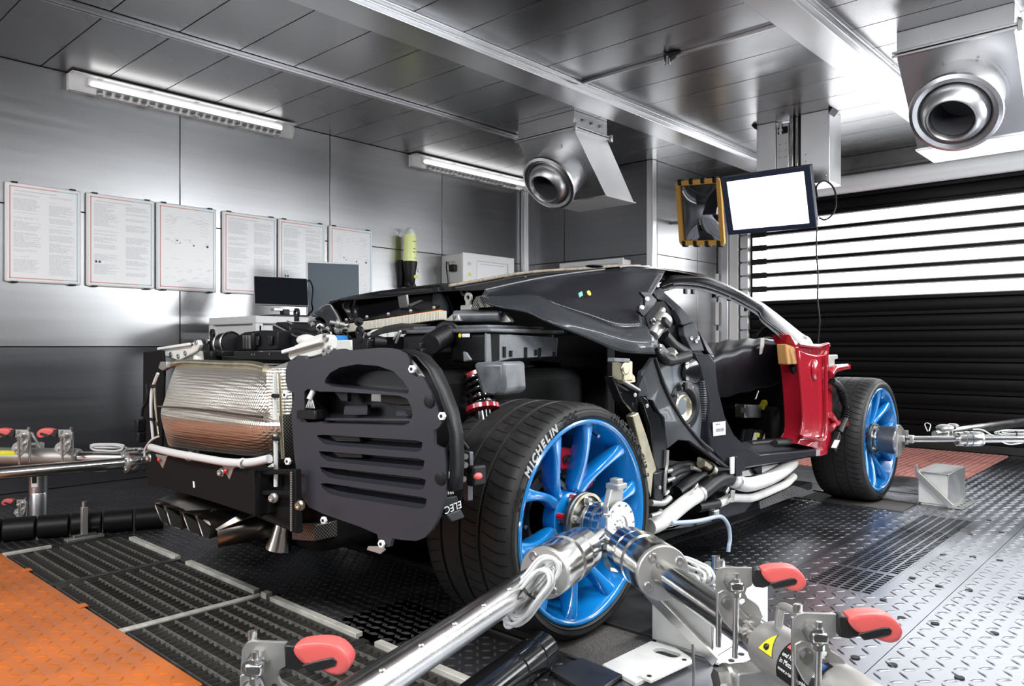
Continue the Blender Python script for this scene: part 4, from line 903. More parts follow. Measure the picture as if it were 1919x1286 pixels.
# plates on the floor at the bottom
wp = thing('slotted_plate', 'worn white steel plate with one long rounded slot beside the rear wheel', 'plate', (1.24, -.05, 0))
sx = [1.255+.016*math.cos(a) for a in [pi*k/8 for k in range(17)]]
slot = [(1.232+.020*math.cos(pi/2+pi*k/8), -.0+.022*math.sin(pi/2+pi*k/8), .001) for k in range(9)]+[(1.275+.020*math.cos(-pi/2+pi*k/8), .0+.022*math.sin(-pi/2+pi*k/8), .001) for k in range(9)]
slot = [(x, y+.045, z) for x, y, z in slot]
mb = MB(); mb.prism([(1.165, -.15, .001), (1.30, -.185, .001), (1.325, .06, .001), (1.25, .098, .001), (1.172, .09, .001)], (0, 0, .012), [slot]); mb.build('plate_body', 'offwhite', wp, bev=.0015)
MB().prism([slot[0], slot[4], slot[8], slot[9], slot[13], slot[17]], (0, 0, .0012)).build('slot_bottom', 'joint', wp)
wb2 = thing('white_flat_bar', 'short white flat bar with a hole at each end on the slotted plate', 'bar', (1.3, -.1, .013))
e0, e1 = V((1.3075,-0.1553,0.014)), V((1.3259,0.0414,0.014)); MB().bar(e0, e1, .042, .008).build('bar_body', 'offwhite', wb2, bev=.0015)
for f in (.1, .9): MB().cyl(e0.lerp(e1, f)+V(0, 0, .004), e0.lerp(e1, f)+V(0, 0, .0048), .007, n=12).build('bar_hole', 'joint', wb2)
bk = tag(MB().prism([(1.084,-0.2815,0.003),(1.0963,-0.1541,0.003),(1.2454,-0.1692,0.003),(1.2577,-0.32,0.003)], (0, 0, .012)).build('black_plate', 'floor_dark', bev=.002), 'scratched black steel plate on the floor beside the slotted white plate', 'plate')
# front wheel hub and its rods
h2 = hub('steel measuring hub bolted on the front wheel with tapered end bracket', 1.03, 2.85, .36)
MB().lathe((.985, 2.85, .36), (1, 0, 0), [(.05, 0), (.080, 0), (.080, .082), (.05, .082)], 48).build('hub_drum', 'darksteel', h2)
mb = MB(); mb.prism([(1.07, 2.80, .455), (1.07, 2.87, .45), (1.07, 3.0, .385), (1.07, 3.0, .34), (1.07, 2.86, .27), (1.07, 2.80, .27)], (.014, 0, 0)); mb.build('bracket', 'steel2', h2, bev=.003)
f0, f1 = V((1.1671,2.981,0.365)), V((1.7815,3.5831,0.365)); 
tF, dF, _, _ = rod('polished rod with load cell reaching right from the front wheel hub', f0-(f1-f0).normalized()*.10, f0+(f1-f0).normalized()*1.1, .30, .43, .024, .044)
MB().box(f0-dF*.13+V(0, 0, .004), (.05, .03, .035)).box(f0-dF*.07, (.04, .04, .045)).build('clevis_block', 'castgrey', tF, bev=.004)
MB().cyl(f0-dF*.09+V(0, 0, -.03), f0-dF*.09+V(0, 0, .05), .009, n=12).build('clevis_pin', 'steel2', tF)
g0, g1 = V((1.203,3.1074,0.385)), V((1.5292,4.6708,0.385)); tG, dG, _, _ = rod('plain polished rod slanting away to the right edge behind the front hub', g0, g0+(g1-g0).normalized()*1.9, .10, .14, .028, .034)
coil('cable_bundle', 'pale cable loops tied on the front wheel rod at the right edge', f0+(f1-f0).normalized()*.55+V(0, 0, .03), (f1-f0).normalized(), (0, 0, 1), .10, .018, 5, .0032, None, 21)
tag(MB().tube([(1.1609,3.1161,0.4), (1.0995,3.2998,0.42), (1.1119,3.3094,0.43), (1.1349,3.2888,0.42), (1.1679,3.1225,0.4)], .003).build('wire_loop', 'cable'), 'thin pale wire loop standing up on the front wheel rod', 'wire')
tag(MB().tube([f0+dF*.30+V(0, 0, .055), f0+dF*.36+V(0, 0, .05), f0+dF*.45+V(.0, -.02, .0), f0+dF*.52+V(0, -.03, -.03), f0+dF*.62+V(0, 0, -.02)], .004).build('sensor_wire', 'cable'), 'pale sensor wire curving off the front load cell', 'wire')
kn = thing('clamp_knob', 'steel wing fitting on top of the front wheel rods', 'fitting', g0+dG*.2)
MB().lathe(g0+dG*.22+V(0, 0, .03), (0, 0, 1), [(.03, 0), (.034, .01), (.02, .02), (.0, .02)], 20).build('knob_body', 'castgrey', kn)
MB().ell(g0+dG*.12+V(0, 0, .03), (.05, .05, .022), 16, 8).build('knob_wing', 'castgrey', kn)

# ================================================================ THE CAR
car = thing('car', 'partly stripped black carbon sports car with blue wheels and one red door pillar', 'car', (0, 1.3, 0))
# ---------------------------------------------------------------- wheels
def wheel(xo, yc, zc, Rt, Wd, Rr, name='wheel', text=True):
    wv = bpy.data.objects.new(name, None); COL.objects.link(wv); wv.location = (xo, yc, zc); attach(wv, car)
    o = V(xo, yc, zc); d = V(1, 0, 0)
    P_ = lambda r, th, h: V(xo+h, yc+r*math.sin(th), zc+r*math.cos(th))       # th = 0 up, growing towards the front
    tp = [(Rr-.004, -.014), (Rr+.004, -.004), (Rr+.012, .004), (Rr+.026, .006), (Rt-.022, .0), (Rt-.012, -.010), (Rt-.006, -.022), (Rt-.002, -.040)]
    n_g = [.30, .52, .74]; h = -.040
    for gq in n_g:
        hh = -Wd*gq; tp += [(Rt, hh+.016), (Rt, hh+.006), (Rt-.007, hh+.004), (Rt-.007, hh-.004), (Rt, hh-.006)]
    tp += [(Rt-.002, -Wd+.04), (Rt-.008, -Wd+.018), (Rt-.02, -Wd+.004), (Rr+.015, -Wd), (Rr-.004, -Wd+.012), (Rr-.02, -Wd+.03), (Rr-.02, -.03)]
    MB().lathe(o, d, tp, 96, closed=True).build('tyre', 'rubber', wv, ang=28)
    sp = MB()
    for k in range(64):
        t0 = 2*pi*k/64
        for (a, b, da) in ((-.012, -Wd*.30+.012, .05), (-Wd*.30-.012, -Wd*.52+.014, .03), (-Wd*.74-.012, -Wd+.02, -.05)):
            rr = []
            for i in range(5):
                f = i/4; hh = a+(b-a)*f; r = (Rt-.011 if i == 0 and a > -.02 else Rt)+.0004; th = t0+da*f*f
                rr.append([P_(r, th-.0045, hh), P_(r, th+.0045, hh)])
            sp.ribbon(rr)
    stuff(sp.build('tread_sipes', 'matte', wv, flat=True))
    MB().lathe(o, d, [(Rt-.021, .0012), (Rt-.019, .0012)], 96).lathe(o, d, [(Rr+.010, .0042), (Rr+.012, .005), (Rr+.014, .0046)], 96).build('bead_line', 'matte', wv)
    bp = [(Rr, -.010), (Rr+.003, -.002), (Rr-.002, .002), (Rr-.010, .0), (Rr-.014, -.008), (Rr-.018, -.022), (Rr-.030, -.05), (Rr-.040, -.09), (Rr-.045, -Wd+.08), (Rr-.02, -Wd+.02), (Rr-.004, -Wd+.012), (Rr-.01, -.03)]
    rim = MB().lathe(o, d, bp, 96, closed=True).build('rim', 'blue', wv, ang=50)
    mids = [math.radians(26+72*k) for k in range(5)]
    for mth in mids:
        for s in (-1, 1):
            path = [(Rr-.006, mth+s*math.radians(21), -.010), (Rr-.045, mth+s*math.radians(19.5), -.014), (Rr-.105, mth+s*math.radians(15.5), -.026), (Rr-.160, mth+s*math.radians(11), -.042), (Rr-.205, mth+s*math.radians(8), -.056), (Rr-.235, mth+s*math.radians(8), -.060)]
            wd = [.070, .040, .031, .032, .038, .040]; dp = [.020, .060, .072, .072, .060, .04]
            rows = []
            for (r, th, hh), w_, dd_ in zip(path, wd, dp):
                c = P_(r, th, hh); tv = V(0, math.cos(th), -math.sin(th))
                rows.append([c-tv*w_*.5+d*-.006, c-tv*w_*.30, c+tv*w_*.30, c+tv*w_*.5+d*-.006, c+tv*w_*.42-d*dd_, c-tv*w_*.42-d*dd_])
            mb = MB(); mb.ribbon(rows, closed=True); mb.f.append((0, 1, 2, 3, 4, 5)); L = len(mb.v); mb.f.append(tuple(range(L-6, L)))
            mb.build('spoke', 'blue', wv, sub=2, ang=80)
    MB().lathe(o, d, [(.0, -.062), (.05, -.062), (.072, -.062), (.080, -.068), (.084, -.11), (0, -.11)], 48).build('hub', 'blue', wv)
    for k in range(5):
        p = P_(.058, mids[k]+.6, -.058); MB().bolt(p, d, .011, .02).build('wheel_nut', 'steel2', wv)
    # brake
    hb = -.15
    MB().lathe(o, d, [(.10, hb), (.205, hb), (.207, hb-.004), (.207, hb-.032), (.205, hb-.036), (.10, hb-.036)], 72, closed=True).build('brake_disc', 'darksteel', wv)
    MB().lathe(o, d, [(.118, hb+.004), (.124, hb+.012), (.150, hb+.012), (.156, hb+.001)], 60).build('disc_bell', 'black', wv)
    for k in range(10): p = P_(.138, 2*pi*k/10+.2, hb+.011); MB().cyl(p, p+d*.008, .007, n=8).build('disc_bobbin', 'steel2', wv)
    rows = []
    for i in range(13):
        th = math.radians(-8+76*i/12); e = 1-abs(i-6)/6; k = .018*(1-e**.35)
        rows.append([P_(.135+k, th, hb+.012), P_(.15, th, hb+.052-k), P_(.195, th, hb+.055-k), P_(.222-k, th, hb+.03), P_(.225-k, th, hb-.03), P_(.20, th, hb-.075), P_(.14+k, th, hb-.07)])
    mb = MB(); mb.ribbon(rows, closed=True); mb.f.append(tuple(range(7))); L = len(mb.v); mb.f.append(tuple(range(L-7, L))); mb.build('brake_caliper', 'redcal', wv, bev=.004)
    for th in (5, 55): p = P_(.18, math.radians(th), hb+.05); MB().bolt(p, d, .009, .016).build('caliper_bolt', 'darksteel', wv)
    p = P_(Rr-.03, math.radians(20), -.05); MB().cyl(p, p+d*.03+V(0, -.01, -.012), .006, n=10).build('valve', 'steel', wv)
    if text:
        def arc_text(txt, th0, r, sz, m, nm, adv, side=1):
            th = th0; i_ = 0
            for ch in txt:
                if ch != ' ':
                    pos = P_(r, th, .0085); tx = V(0, math.cos(th), -math.sin(th)); ty = V(0, math.sin(th), math.cos(th))
                    text_mesh(ch, sz, m, nm, basis(pos, tx, ty), wv, .0012, shear=.15, bold=.0011)
                wq = {'I': .5, 'M': 1.3, 'L': .85, 'E': .9, ' ': .6}; i_ += 1; nx = txt[i_] if i_ < len(txt) else ch; th += adv*(wq.get(ch, 1)+wq.get(nx, 1))/2
        arc_text('MICHELIN', math.radians(-57), Rr+.026, .034, 'rubber_text', 'tyre_lettering', .080)
        arc_text('PILOT SPORT CUP 2', math.radians(22), Rr+.026, .026, 'rubber', 'tyre_lettering', .062)
        fl_ = MB()
        for base_, sg_ in ((-66, -1), (-20, 1)):
            for i in range(5):
                for j in range(3):
                    if (i+j) % 2: continue
                    th = math.radians(base_+sg_*i*2.2); r = Rr+.014+j*.009
                    fl_.ribbon([[P_(r, th-.018, .0078), P_(r, th+.018, .0078)], [P_(r+.009, th-.018, .0070), P_(r+.009, th+.018, .0070)]])
        stuff(fl_.build('chequer_print', 'matte', wv, flat=True))
    return wv
w1 = wheel(1.0, 0, .362, .365, .36, .312)
w2 = wheel(.985, 2.85, .358, .360, .29, .298, text=False)
for w_, x in ((w1, -1.0), (w2, -.985)):
    c = w_.copy(); COL.objects.link(c); c.location = (x, w_.location.y, w_.location.z); c.rotation_euler = (0, 0, pi)
    for ch in list(w_.children):
        if ch.name.startswith(('tyre', 'rim', 'spoke', 'hub')) and not ch.name.startswith('tyre_l'):
            inv = ch.matrix_parent_inverse.copy(); q_ = ch.copy(); COL.objects.link(q_); q_.parent = c; q_.matrix_parent_inverse = inv
# ---------------------------------------------------------------- rear corner panel with vents
gA, gD, gN = V(.44, -.72, 0), V(.9806, .196, 0), V(.196, -.9806, 0)
def G(s, z, off=0): return gA+gD*s+gN*off+V(0, 0, z)
def GP(pts, off=0): return [G(s, z, off) for s, z in pts]
out = [(0.0268,0.8331),(0.0377,0.8589),(0.0671,0.8641),(0.0747,0.8744),(0.1028,0.8751),(0.1096,0.8644),(0.1549,0.8723),(0.2021,0.8799),(0.2107,0.8915),(0.2483,0.8947),(0.2671,0.8906),(0.3138,0.8927),(0.374,0.8974),(0.4098,0.8969),(0.4451,0.8915),(0.4678,0.8822),(0.479,0.8681),(0.4802,0.852),(0.4778,0.8432),(0.5001,0.8221),(0.5111,0.8272),(0.5233,0.8216),(0.5475,0.7871),(0.5678,0.7447),(0.5808,0.7096),(0.5702,0.6971),(0.5559,0.6901),(0.5571,0.6557),(0.5737,0.6497),(0.5891,0.6474),(0.5943,0.606),(0.5949,0.554),(0.5867,0.5152),(0.5714,0.4754),(0.5511,0.4419),(0.5258,0.417),(0.5001,0.4064),(0.4577,0.4033),(0.4208,0.4024),(0.4144,0.3802),(0.3806,0.3731),(0.37,0.4069),(0.3138,0.4186),(0.2447,0.4283),(0.1732,0.4389),(0.1216,0.4502),(0.093,0.474),(0.0763,0.5156),(0.0609,0.5957),(0.0501,0.7038),(0.0594,0.7613),(0.0594,0.7695),(0.0362,0.7753),(0.0268,0.8013)]
scoop = [(0.1805,0.7996),(0.1848,0.8129),(0.2021,0.829),(0.2377,0.8437),(0.3002,0.8533),(0.374,0.8496),(0.4259,0.8364),(0.4577,0.8124),(0.4778,0.7884),(0.474,0.7799),(0.3806,0.784),(0.2796,0.7882),(0.2093,0.7909)]
mid = [(0.1013,0.7734),(0.1156,0.7819),(0.1622,0.7758),(0.2235,0.7772),(0.3475,0.7754),(0.4451,0.7736),(0.4715,0.7666),(0.4858,0.7437),(0.4889,0.7243),(0.4778,0.7052),(0.4577,0.6973),(0.3138,0.6927),(0.1732,0.6879),(0.1659,0.6928),(0.1156,0.6876),(0.1028,0.6955)]
slots = [[(0.1498,0.6537),(0.1732,0.6567),(0.5013,0.6617),(0.5209,0.6581),(0.5172,0.6385),(0.5013,0.6326),(0.2447,0.6298),(0.1819,0.6308),(0.1586,0.6426)],
         [(0.1571,0.6096),(0.1805,0.6112),(0.5074,0.616),(0.527,0.6127),(0.5233,0.5916),(0.5074,0.5864),(0.2447,0.5851),(0.1892,0.585),(0.1659,0.5969)],
         [(0.1615,0.5659),(0.1805,0.5674),(0.5136,0.568),(0.5318,0.5644),(0.5258,0.5426),(0.5074,0.5369),(0.2447,0.5389),(0.1964,0.5398),(0.1703,0.5534)],
         [(0.1644,0.5205),(0.1863,0.5242),(0.5166,0.5199),(0.5348,0.5165),(0.5288,0.4946),(0.5105,0.4887),(0.2447,0.4922),(0.2,0.4955),(0.1732,0.5076)]]
mb = MB(); mb.prism(GP(out, .006), gN*-.012, [GP(h, .006) for h in [scoop, mid]+slots]); mb.build('vent_panel', 'slate', car, bev=.0028, seg=3)
def recess(poly, name, m, depth=.05, drop=0, shrink=.9, par=car):
    cs = sum(p[0] for p in poly)/len(poly); cz_ = sum(p[1] for p in poly)/len(poly); rows = []
    for f, dd_ in ((1.005, .003), (1.0, -.010), (.97, -.6*depth), (shrink, -depth)):
        rows.append([G(cs+(s-cs)*f, cz_+(z-cz_)*f+(drop*(dd_+.004) if dd_ < -.005 else 0), dd_) for s, z in poly])
    mb = MB(); mb.ribbon(rows, closed=True); L = len(mb.v); mb.f.append(tuple(range(L-len(poly), L))); return mb.build(name, m, par)
recess(scoop, 'scoop_bowl', 'slate', .075, .1, .72)
for s_ in slots: recess(s_, 'louvre_recess', 'slate', .04, -.35, .80)
recess(mid, 'opening_tray', 'slate_dark', .09, 0, .98)
for sl_ in ([(0.1761,0.6537),(0.2933,0.6567),(0.2968,0.6436),(0.2021,0.6395)], [(0.1848,0.61),(0.3002,0.6131),(0.3043,0.6001),(0.2093,0.596)]): MB().prism(GP(sl_, -.012), gN*-.02).build('louvre_blade', 'slate', car, bev=.003)
for b_, m_, o_ in (([(0.2007,0.7345),(0.2865,0.7406),(0.2865,0.7123),(0.1949,0.708)], 'slate', -.05), ([(0.3806,0.7454),(0.4734,0.7456),(0.4734,0.7163),(0.3806,0.7132)], 'slate', -.055), ([(0.1732,0.7756),(0.2271,0.7757),(0.2271,0.7476),(0.2021,0.7477)], 'slate', -.035), ([(0.3374,0.7751),(0.4703,0.7734),(0.4728,0.7471),(0.3936,0.7439),(0.3374,0.7497)], 'exhaust_in', -.045), ([(0.1622,0.7011),(0.4765,0.714),(0.4778,0.7062),(0.1622,0.6931)], 'slate', -.012), ([(0.3002,0.777),(0.3388,0.7766),(0.3388,0.7498),(0.3002,0.7498)], 'steel', -.048), ([(0.4227,0.7371),(0.4753,0.7384),(0.4753,0.7198),(0.4227,0.7183)], 'airbox', -.048), ([(0.4272,0.7343),(0.4608,0.7348),(0.4608,0.7215),(0.4272,0.721)], 'black', -.042)):
    MB().prism(GP(b_, o_), gN*-.015).build('opening_insert', m_, car, bev=.002)
# connector hanging in the opening
mb = MB(); c = GP([(0.0839,0.7216),(0.1586,0.7248),(0.1622,0.6985),(0.0839,0.6973)], .02); mb.prism(c, gN*-.04); mb.build('connector', 'black', car, bev=.004)
for k in range(5):
    p = GP([(0.1231,0.7565),(0.1253,0.7608)], .0)[0]; q_ = G(*[(0.1028,0.7278)][0], .0)+gD*.008*k
    MB().tube([p, (p+q_)/2+V(.0, 0, .004), q_], .0018, n=6, k=3).build('wire', 'cable', car)
MB().cyl(G(*[(0.1275,0.778)][0], -.005), G(*[(0.1201,0.7526)][0], .005), .008, n=12).build('cable_sleeve', 'cable', car)
# side return of the panel and its fasteners
ret = [(0.4451,0.8915),(0.4951,0.8755),(0.5318,0.8411),(0.5619,0.7899),(0.5855,0.7384),(0.6002,0.6822),(0.6031,0.6067),(0.5973,0.54)]
mb = MB(); mb.ribbon([[G(s, z, .000) for s, z in ret], [G(s+.008, z, -.012) for s, z in ret], [G(s+.006, z, -.05) for s, z in ret]]); mb.build('panel_return', 'black', car, solid=.004)
mb = MB(); rib = [(0.4608,0.8812),(0.492,0.8551),(0.5074,0.8378),(0.5209,0.8225),(0.5074,0.8222),(0.4939,0.8307),(0.4827,0.851),(0.4703,0.8724)]; mb.prism(GP(rib, -.004), gN*-.004); mb.build('return_tab', 'castgrey', car)
def nut(p, d, m='white', r=.011):
    d = V(d).normalized(); MB().cyl(p, p+d*.008, r, n=6).build('hex_fastener', m, car, bev=.001); MB().cyl(p+d*.0081, p+d*.0088, r*.4, n=10).build('fastener_hole', 'joint', car)
for u in ([(0.4927,0.8434)][0], [(0.5867,0.7284)][0], [(0.1834,0.4226)][0], [(0.391,0.386)][0], [(0.0323,0.7626)][0], [(0.0424,0.5741)][0]): nut(G(*u, .008), gN, 'sticker_white')
for u in ([(0.5439,0.7629)][0], [(0.5785,0.5724)][0]):
    MB().lathe(G(*u, .005), gN, [(.016, 0), (.016, .005), (.008, .007), (0, .006)], 20).build('screw_boss', 'black', car)
for u in ([(0.3825,0.3859)][0],): MB().prism(GP([(0.3247,0.3655),(0.374,0.3722),(0.3838,0.3635),(0.3674,0.3511),(0.3206,0.3557)], -.01), gN*-.004).build('lower_tab', 'castgrey', car)
# ---------------------------------------------------------------- heat shield over the silencer
shield_rows = [[(-0.5169,-0.62,0.8346),(0.1858,-0.62,0.8384),-0.62,0.05],[(-0.4122,-0.675,0.8233),(0.2733,-0.675,0.8228),-0.675,0.05],[(-0.3769,-0.715,0.7611),(0.3534,-0.715,0.7701),-0.715,0],[(-0.3773,-0.73,0.6944),(0.3738,-0.73,0.701),-0.73,0.12],[(-0.3211,-0.768,0.673),(0.4411,-0.768,0.6878),-0.768,0.10],[(-0.3077,-0.768,0.6383),(0.4498,-0.768,0.6642),-0.768,0.18],[(-0.3562,-0.735,0.585),(0.4007,-0.735,0.6145),-0.735,0.72],[(-0.4173,-0.7,0.5362),(0.3516,-0.7,0.5655),-0.7,0.10]]
rows = []; sc_ = []; rnd = random.Random(3)
for i, (pa, pb, y, s) in enumerate(shield_rows):
    r = []
    for k in range(19):
        f = k/18; p = V(pa).lerp(V(pb), f)
        bul = .022*(1-(2*f-1)**6); arch = (.012 if i == 2 else 0)*math.sin(pi*f)
        if i in (2, 3): bul += .016*max(0, math.sin(pi*min(1, max(0, (f-.06)/.68))))
        p.y -= bul-.022+rnd.uniform(-.0008, .0008)
        if k == 18: p.y += .02
        r.append(p); sc_.append(min(1, s*(1.0 if .04 < f < .97 else .3)*(1.0 if not (i == 6 and f < .15) else .4)))
    rows.append(r)
mb = MB(); mb.ribbon(rows); hs = mb.build('heat_shield', 'foil', car, sub=2, ang=70)
at = hs.data.attributes.new('scorch', 'FLOAT', 'POINT')
for i, v_ in enumerate(hs.data.vertices):
    best = min(range(len(sc_)), key=lambda q: (Vector(mb.v[q])-v_.co).length_squared); at.data[i].value = sc_[best]
ex = list(shield_rows[0][0]); 
MB().tube([(-0.5009,-0.635,0.831),(-0.3556,-0.635,0.8412),(-0.0697,-0.635,0.8398),(0.1115,-0.635,0.8409),(0.2057,-0.635,0.8322)], .013, n=10, k=5).build('foil_roll', 'gold', car)
MB().tube([(-0.2928,-0.765,0.6912),(-0.1073,-0.765,0.6975),(0.1192,-0.765,0.6997),(0.2882,-0.765,0.6981),(0.418,-0.765,0.6983)], .0035, n=6).build('scorched_fold', 'exhaust', car)
MB().prism([(-0.7368,-0.64,0.8786),(-0.5558,-0.64,0.8856),(-0.5461,-0.64,0.8181),(-0.5655,-0.64,0.5133),(-0.685,-0.64,0.4879),(-0.742,-0.64,0.579)], (0, .012, 0)).build('end_plate', 'matte', car, bev=.003)
p = V((-0.6101,-0.7,0.5991)); MB().box(p, (.03, .035, .05)).box(p+V(.006, 0, -.045), (.026, .03, .04)).build('connector', 'black', car, bev=.005)
MB().tube([(-0.6204,-0.69,0.6326),(-0.6103,-0.69,0.664),(-0.5705,-0.69,0.6966),(-0.5754,-0.69,0.7575)], .005).build('loom', 'black', car)
fa, fb2 = [(0.3504,-0.715,0.8334),(0.3565,-0.715,0.7813),(0.3626,-0.715,0.7341),(0.3717,-0.715,0.692)], [(0.3948,-0.66,0.8363),(0.4007,-0.66,0.7855),(0.4066,-0.66,0.7381),(0.4066,-0.66,0.7)]; rnd = random.Random(8)
mb = MB(); mb.ribbon([[V(a).lerp(V(b), k/8)+V(0, -.012*math.sin(pi*k/8)+rnd.uniform(-.006, .006), 0) for k in range(9)] for a, b in zip(fa, fb2)]); mb.build('foil_side', 'foil', car, sub=2, ang=180)
mb = MB(); A_ = [(0.327,-0.7,0.8198),(0.3424,-0.7,0.6924),(0.3516,-0.7,0.5528)]; B_ = [(0.3318,-0.62,0.8343),(0.3409,-0.62,0.6952),(0.35,-0.62,0.5437)]; mb.ribbon([A_, [V(a).lerp(V(b), .5)+V(0, -.012, 0) for a, b in zip(A_, B_)], B_]); mb.build('side_mesh_cover', 'meshcloth', car, solid=.006)
MB().tube([(-0.3634,-0.76,0.5428),(-0.2686,-0.775,0.5453),(-0.0907,-0.79,0.5489),(0.0997,-0.79,0.5519),(0.2617,-0.785,0.5546),(0.3697,-0.775,0.5646),(0.4475,-0.76,0.5815)], .0125, n=12).build('grey_conduit', 'cable', car)
for p in [(-0.004,-0.785,0.548),(0.3419,-0.785,0.5613)]:
    p = V(p); MB().lathe(p-V(.006, 0, 0), (1, 0, -.12), [(.0125, 0), (.015, .002), (.015, .010), (.0125, .012)], 16).build('conduit_band', 'cable', car)
for pts, r, m in (([(-0.4015,-0.72,0.8031),(-0.4293,-0.72,0.7732),(-0.4574,-0.72,0.733),(-0.4622,-0.72,0.664),(-0.4527,-0.72,0.6056),(-0.4433,-0.72,0.5593)], .0055, 'cable'), ([(-0.478,-0.7,0.7769),(-0.4733,-0.7,0.7017),(-0.4592,-0.7,0.6234),(-0.4451,-0.7,0.5751)], .005, 'gold'), ([(0.4073,-0.72,0.8222),(0.4073,-0.72,0.76),(0.4103,-0.72,0.6668),(0.4132,-0.72,0.5738),(0.4132,-0.72,0.493)], .0065, 'cable'), ([(0.3938,-0.7,0.8214),(0.4027,-0.7,0.7431),(0.4086,-0.7,0.6651),(0.4174,-0.7,0.5721)], .0055, 'gold'), ([(0.3637,-0.7,0.5477),(0.3331,-0.7,0.5317),(0.3176,-0.7,0.5059),(0.3239,-0.7,0.4777)], .006, 'cable'), ([(-0.3486,-0.74,0.5803),(-0.4128,-0.74,0.5597),(-0.4647,-0.74,0.5241),(-0.4695,-0.74,0.4962)], .004, 'cable')):
    MB().tube(pts, r, n=8).build('cable_run', m, car)
for p in [(0.4189,-0.725,0.7576),(0.4218,-0.725,0.634),(-0.4357,-0.725,0.7556),(-0.4357,-0.725,0.6345)]: p = V(p); MB().box(p, (.026, .014, .012)).build('cable_tie', 'black', car, bev=.003)
for pts in ([(-0.5464,-0.66,0.8185),(-0.5033,-0.66,0.8092),(-0.4704,-0.66,0.8199),(-0.4704,-0.66,0.844),(-0.5272,-0.66,0.8432)], [(0.2755,-0.66,0.834),(0.38,-0.66,0.8552),(0.3948,-0.66,0.8363),(0.3499,-0.66,0.8128),(0.3007,-0.66,0.8083)]):
    MB().prism(pts, (0, .02, 0)).build('corner_bracket', 'castgrey', car, bev=.003)
# white hinge brackets
lb = [(-0.6562,-0.6,0.8894),(-0.5922,-0.6,0.8937),(-0.4107,-0.6,0.906),(-0.371,-0.6,0.9218),(-0.3449,-0.6,0.9256),(-0.3276,-0.6,0.9079),(-0.3492,-0.6,0.8842),(-0.4787,-0.6,0.8511),(-0.5206,-0.6,0.8486),(-0.6462,-0.6,0.864)]
MB().prism(lb, (0, .016, 0)).build('hinge_bracket', 'offwhite', car, bev=.004)
MB().bar((-0.6622,-0.61,0.8915), (-0.3843,-0.61,0.9099), .012, .010).build('hinge_arm', 'white', car, bev=.002)
for p in [(-0.5682,-0.602,0.8709),(-0.4423,-0.602,0.8758),(-0.502,-0.602,0.8632),(-0.3536,-0.602,0.9158)]: p = V(p); MB().lathe(p, (0, -1, 0), [(.009, 0), (.009, .003), (.005, .003), (.005, .001), (0, .001)], 16).build('bracket_bolt', 'steel2', car)
MB().cyl((-0.4005,-0.57,0.8396), (-0.4005,-0.57,0.8839), .020, .016, 16).build('hinge_post', 'offwhite', car, bev=.003)
rb = [(0.2817,-0.6,0.8821),(0.3178,-0.6,0.9041),(0.3705,-0.6,0.9183),(0.4343,-0.6,0.9344),(0.455,-0.6,0.9377),(0.4917,-0.6,0.9356),(0.5046,-0.6,0.9245),(0.503,-0.6,0.8947),(0.4755,-0.6,0.8808),(0.4301,-0.6,0.8723),(0.3963,-0.6,0.8685),(0.3355,-0.6,0.8727),(0.2953,-0.6,0.8566),(0.2808,-0.6,0.8674)]
MB().prism(rb, (0, .03, 0)).build('hinge_bracket', 'offwhite', car, bev=.006)
MB().bar([(0.2748,-0.615,0.8834)][0], [(0.482,-0.615,0.9165)][0], .014, .012).build('hinge_arm', 'white', car, bev=.003)
for p in [(0.492,-0.602,0.9284),(0.4893,-0.602,0.8842),(0.514,-0.602,0.8922)]: p = V(p); MB().lathe(p, (0, -1, 0), [(.012, 0), (.012, .006), (.006, .006), (.006, .002), (0, .002)], 18).build('bracket_bolt', 'castgrey', car)
MB().ell([(0.3201,-0.56,0.9213)][0], (.05, .02, .018), 14, 8).build('hinge_cover', 'offwhite', car)
# crash beam and its end box
bm_ = [(-0.3708,-0.77,0.5279),(-0.1364,-0.77,0.5282),(0.1295,-0.77,0.5344),(0.3758,-0.77,0.5415),(0.385,-0.77,0.4099),(0.1295,-0.77,0.4148),(-0.1364,-0.77,0.4156),(-0.3708,-0.77,0.416)]
MB().prism(bm_, (0, .09, 0)).build('crash_beam', 'matte', car, bev=.003)
eb_ = MB(); o4 = [(0.3363,-0.745,0.5342),(0.5571,-0.745,0.5613),(0.5652,-0.745,0.386),(0.3425,-0.745,0.3995)]; eb_.prism(o4, (0, .02, 0), [[(0.3518,-0.745,0.5233),(0.538,-0.745,0.5459),(0.5407,-0.745,0.4974),(0.3549,-0.745,0.4766)], [(0.3549,-0.745,0.4641),(0.5407,-0.745,0.4855),(0.5462,-0.745,0.3946),(0.3579,-0.745,0.4112)]]); eb_.build('beam_end_frame', 'matte', car, bev=.003)
MB().prism([(0.2542,-0.7,0.5198),(0.4836,-0.7,0.548),(0.492,-0.7,0.3658),(0.2606,-0.7,0.3799)], (0, .02, 0)).build('beam_end_plate', 'matte', car)
mb = MB()
w0, w1_ = V((0.5482,-0.752,0.5523)), V((0.5482,-0.752,0.3932))
for k in range(26): mb.box(w0.lerp(w1_, k/25), (.004, .004, .0045))
stuff(mb.build('weld_beads', 'castgrey', car))
for k, p in enumerate([(0.485,-0.765,0.4765),(0.6214,-0.765,0.4747),(-0.3511,-0.765,0.5066),(0.182,-0.765,0.5147)]): p = V(p); MB().lathe(p, (.2, -1, 0), [(.014, 0), (.014, .006), (.009, .01), (.009, .016), (.004, .016), (0, .012)], 16).build('beam_bolt', 'gold' if k == 1 else 'castgrey', car)
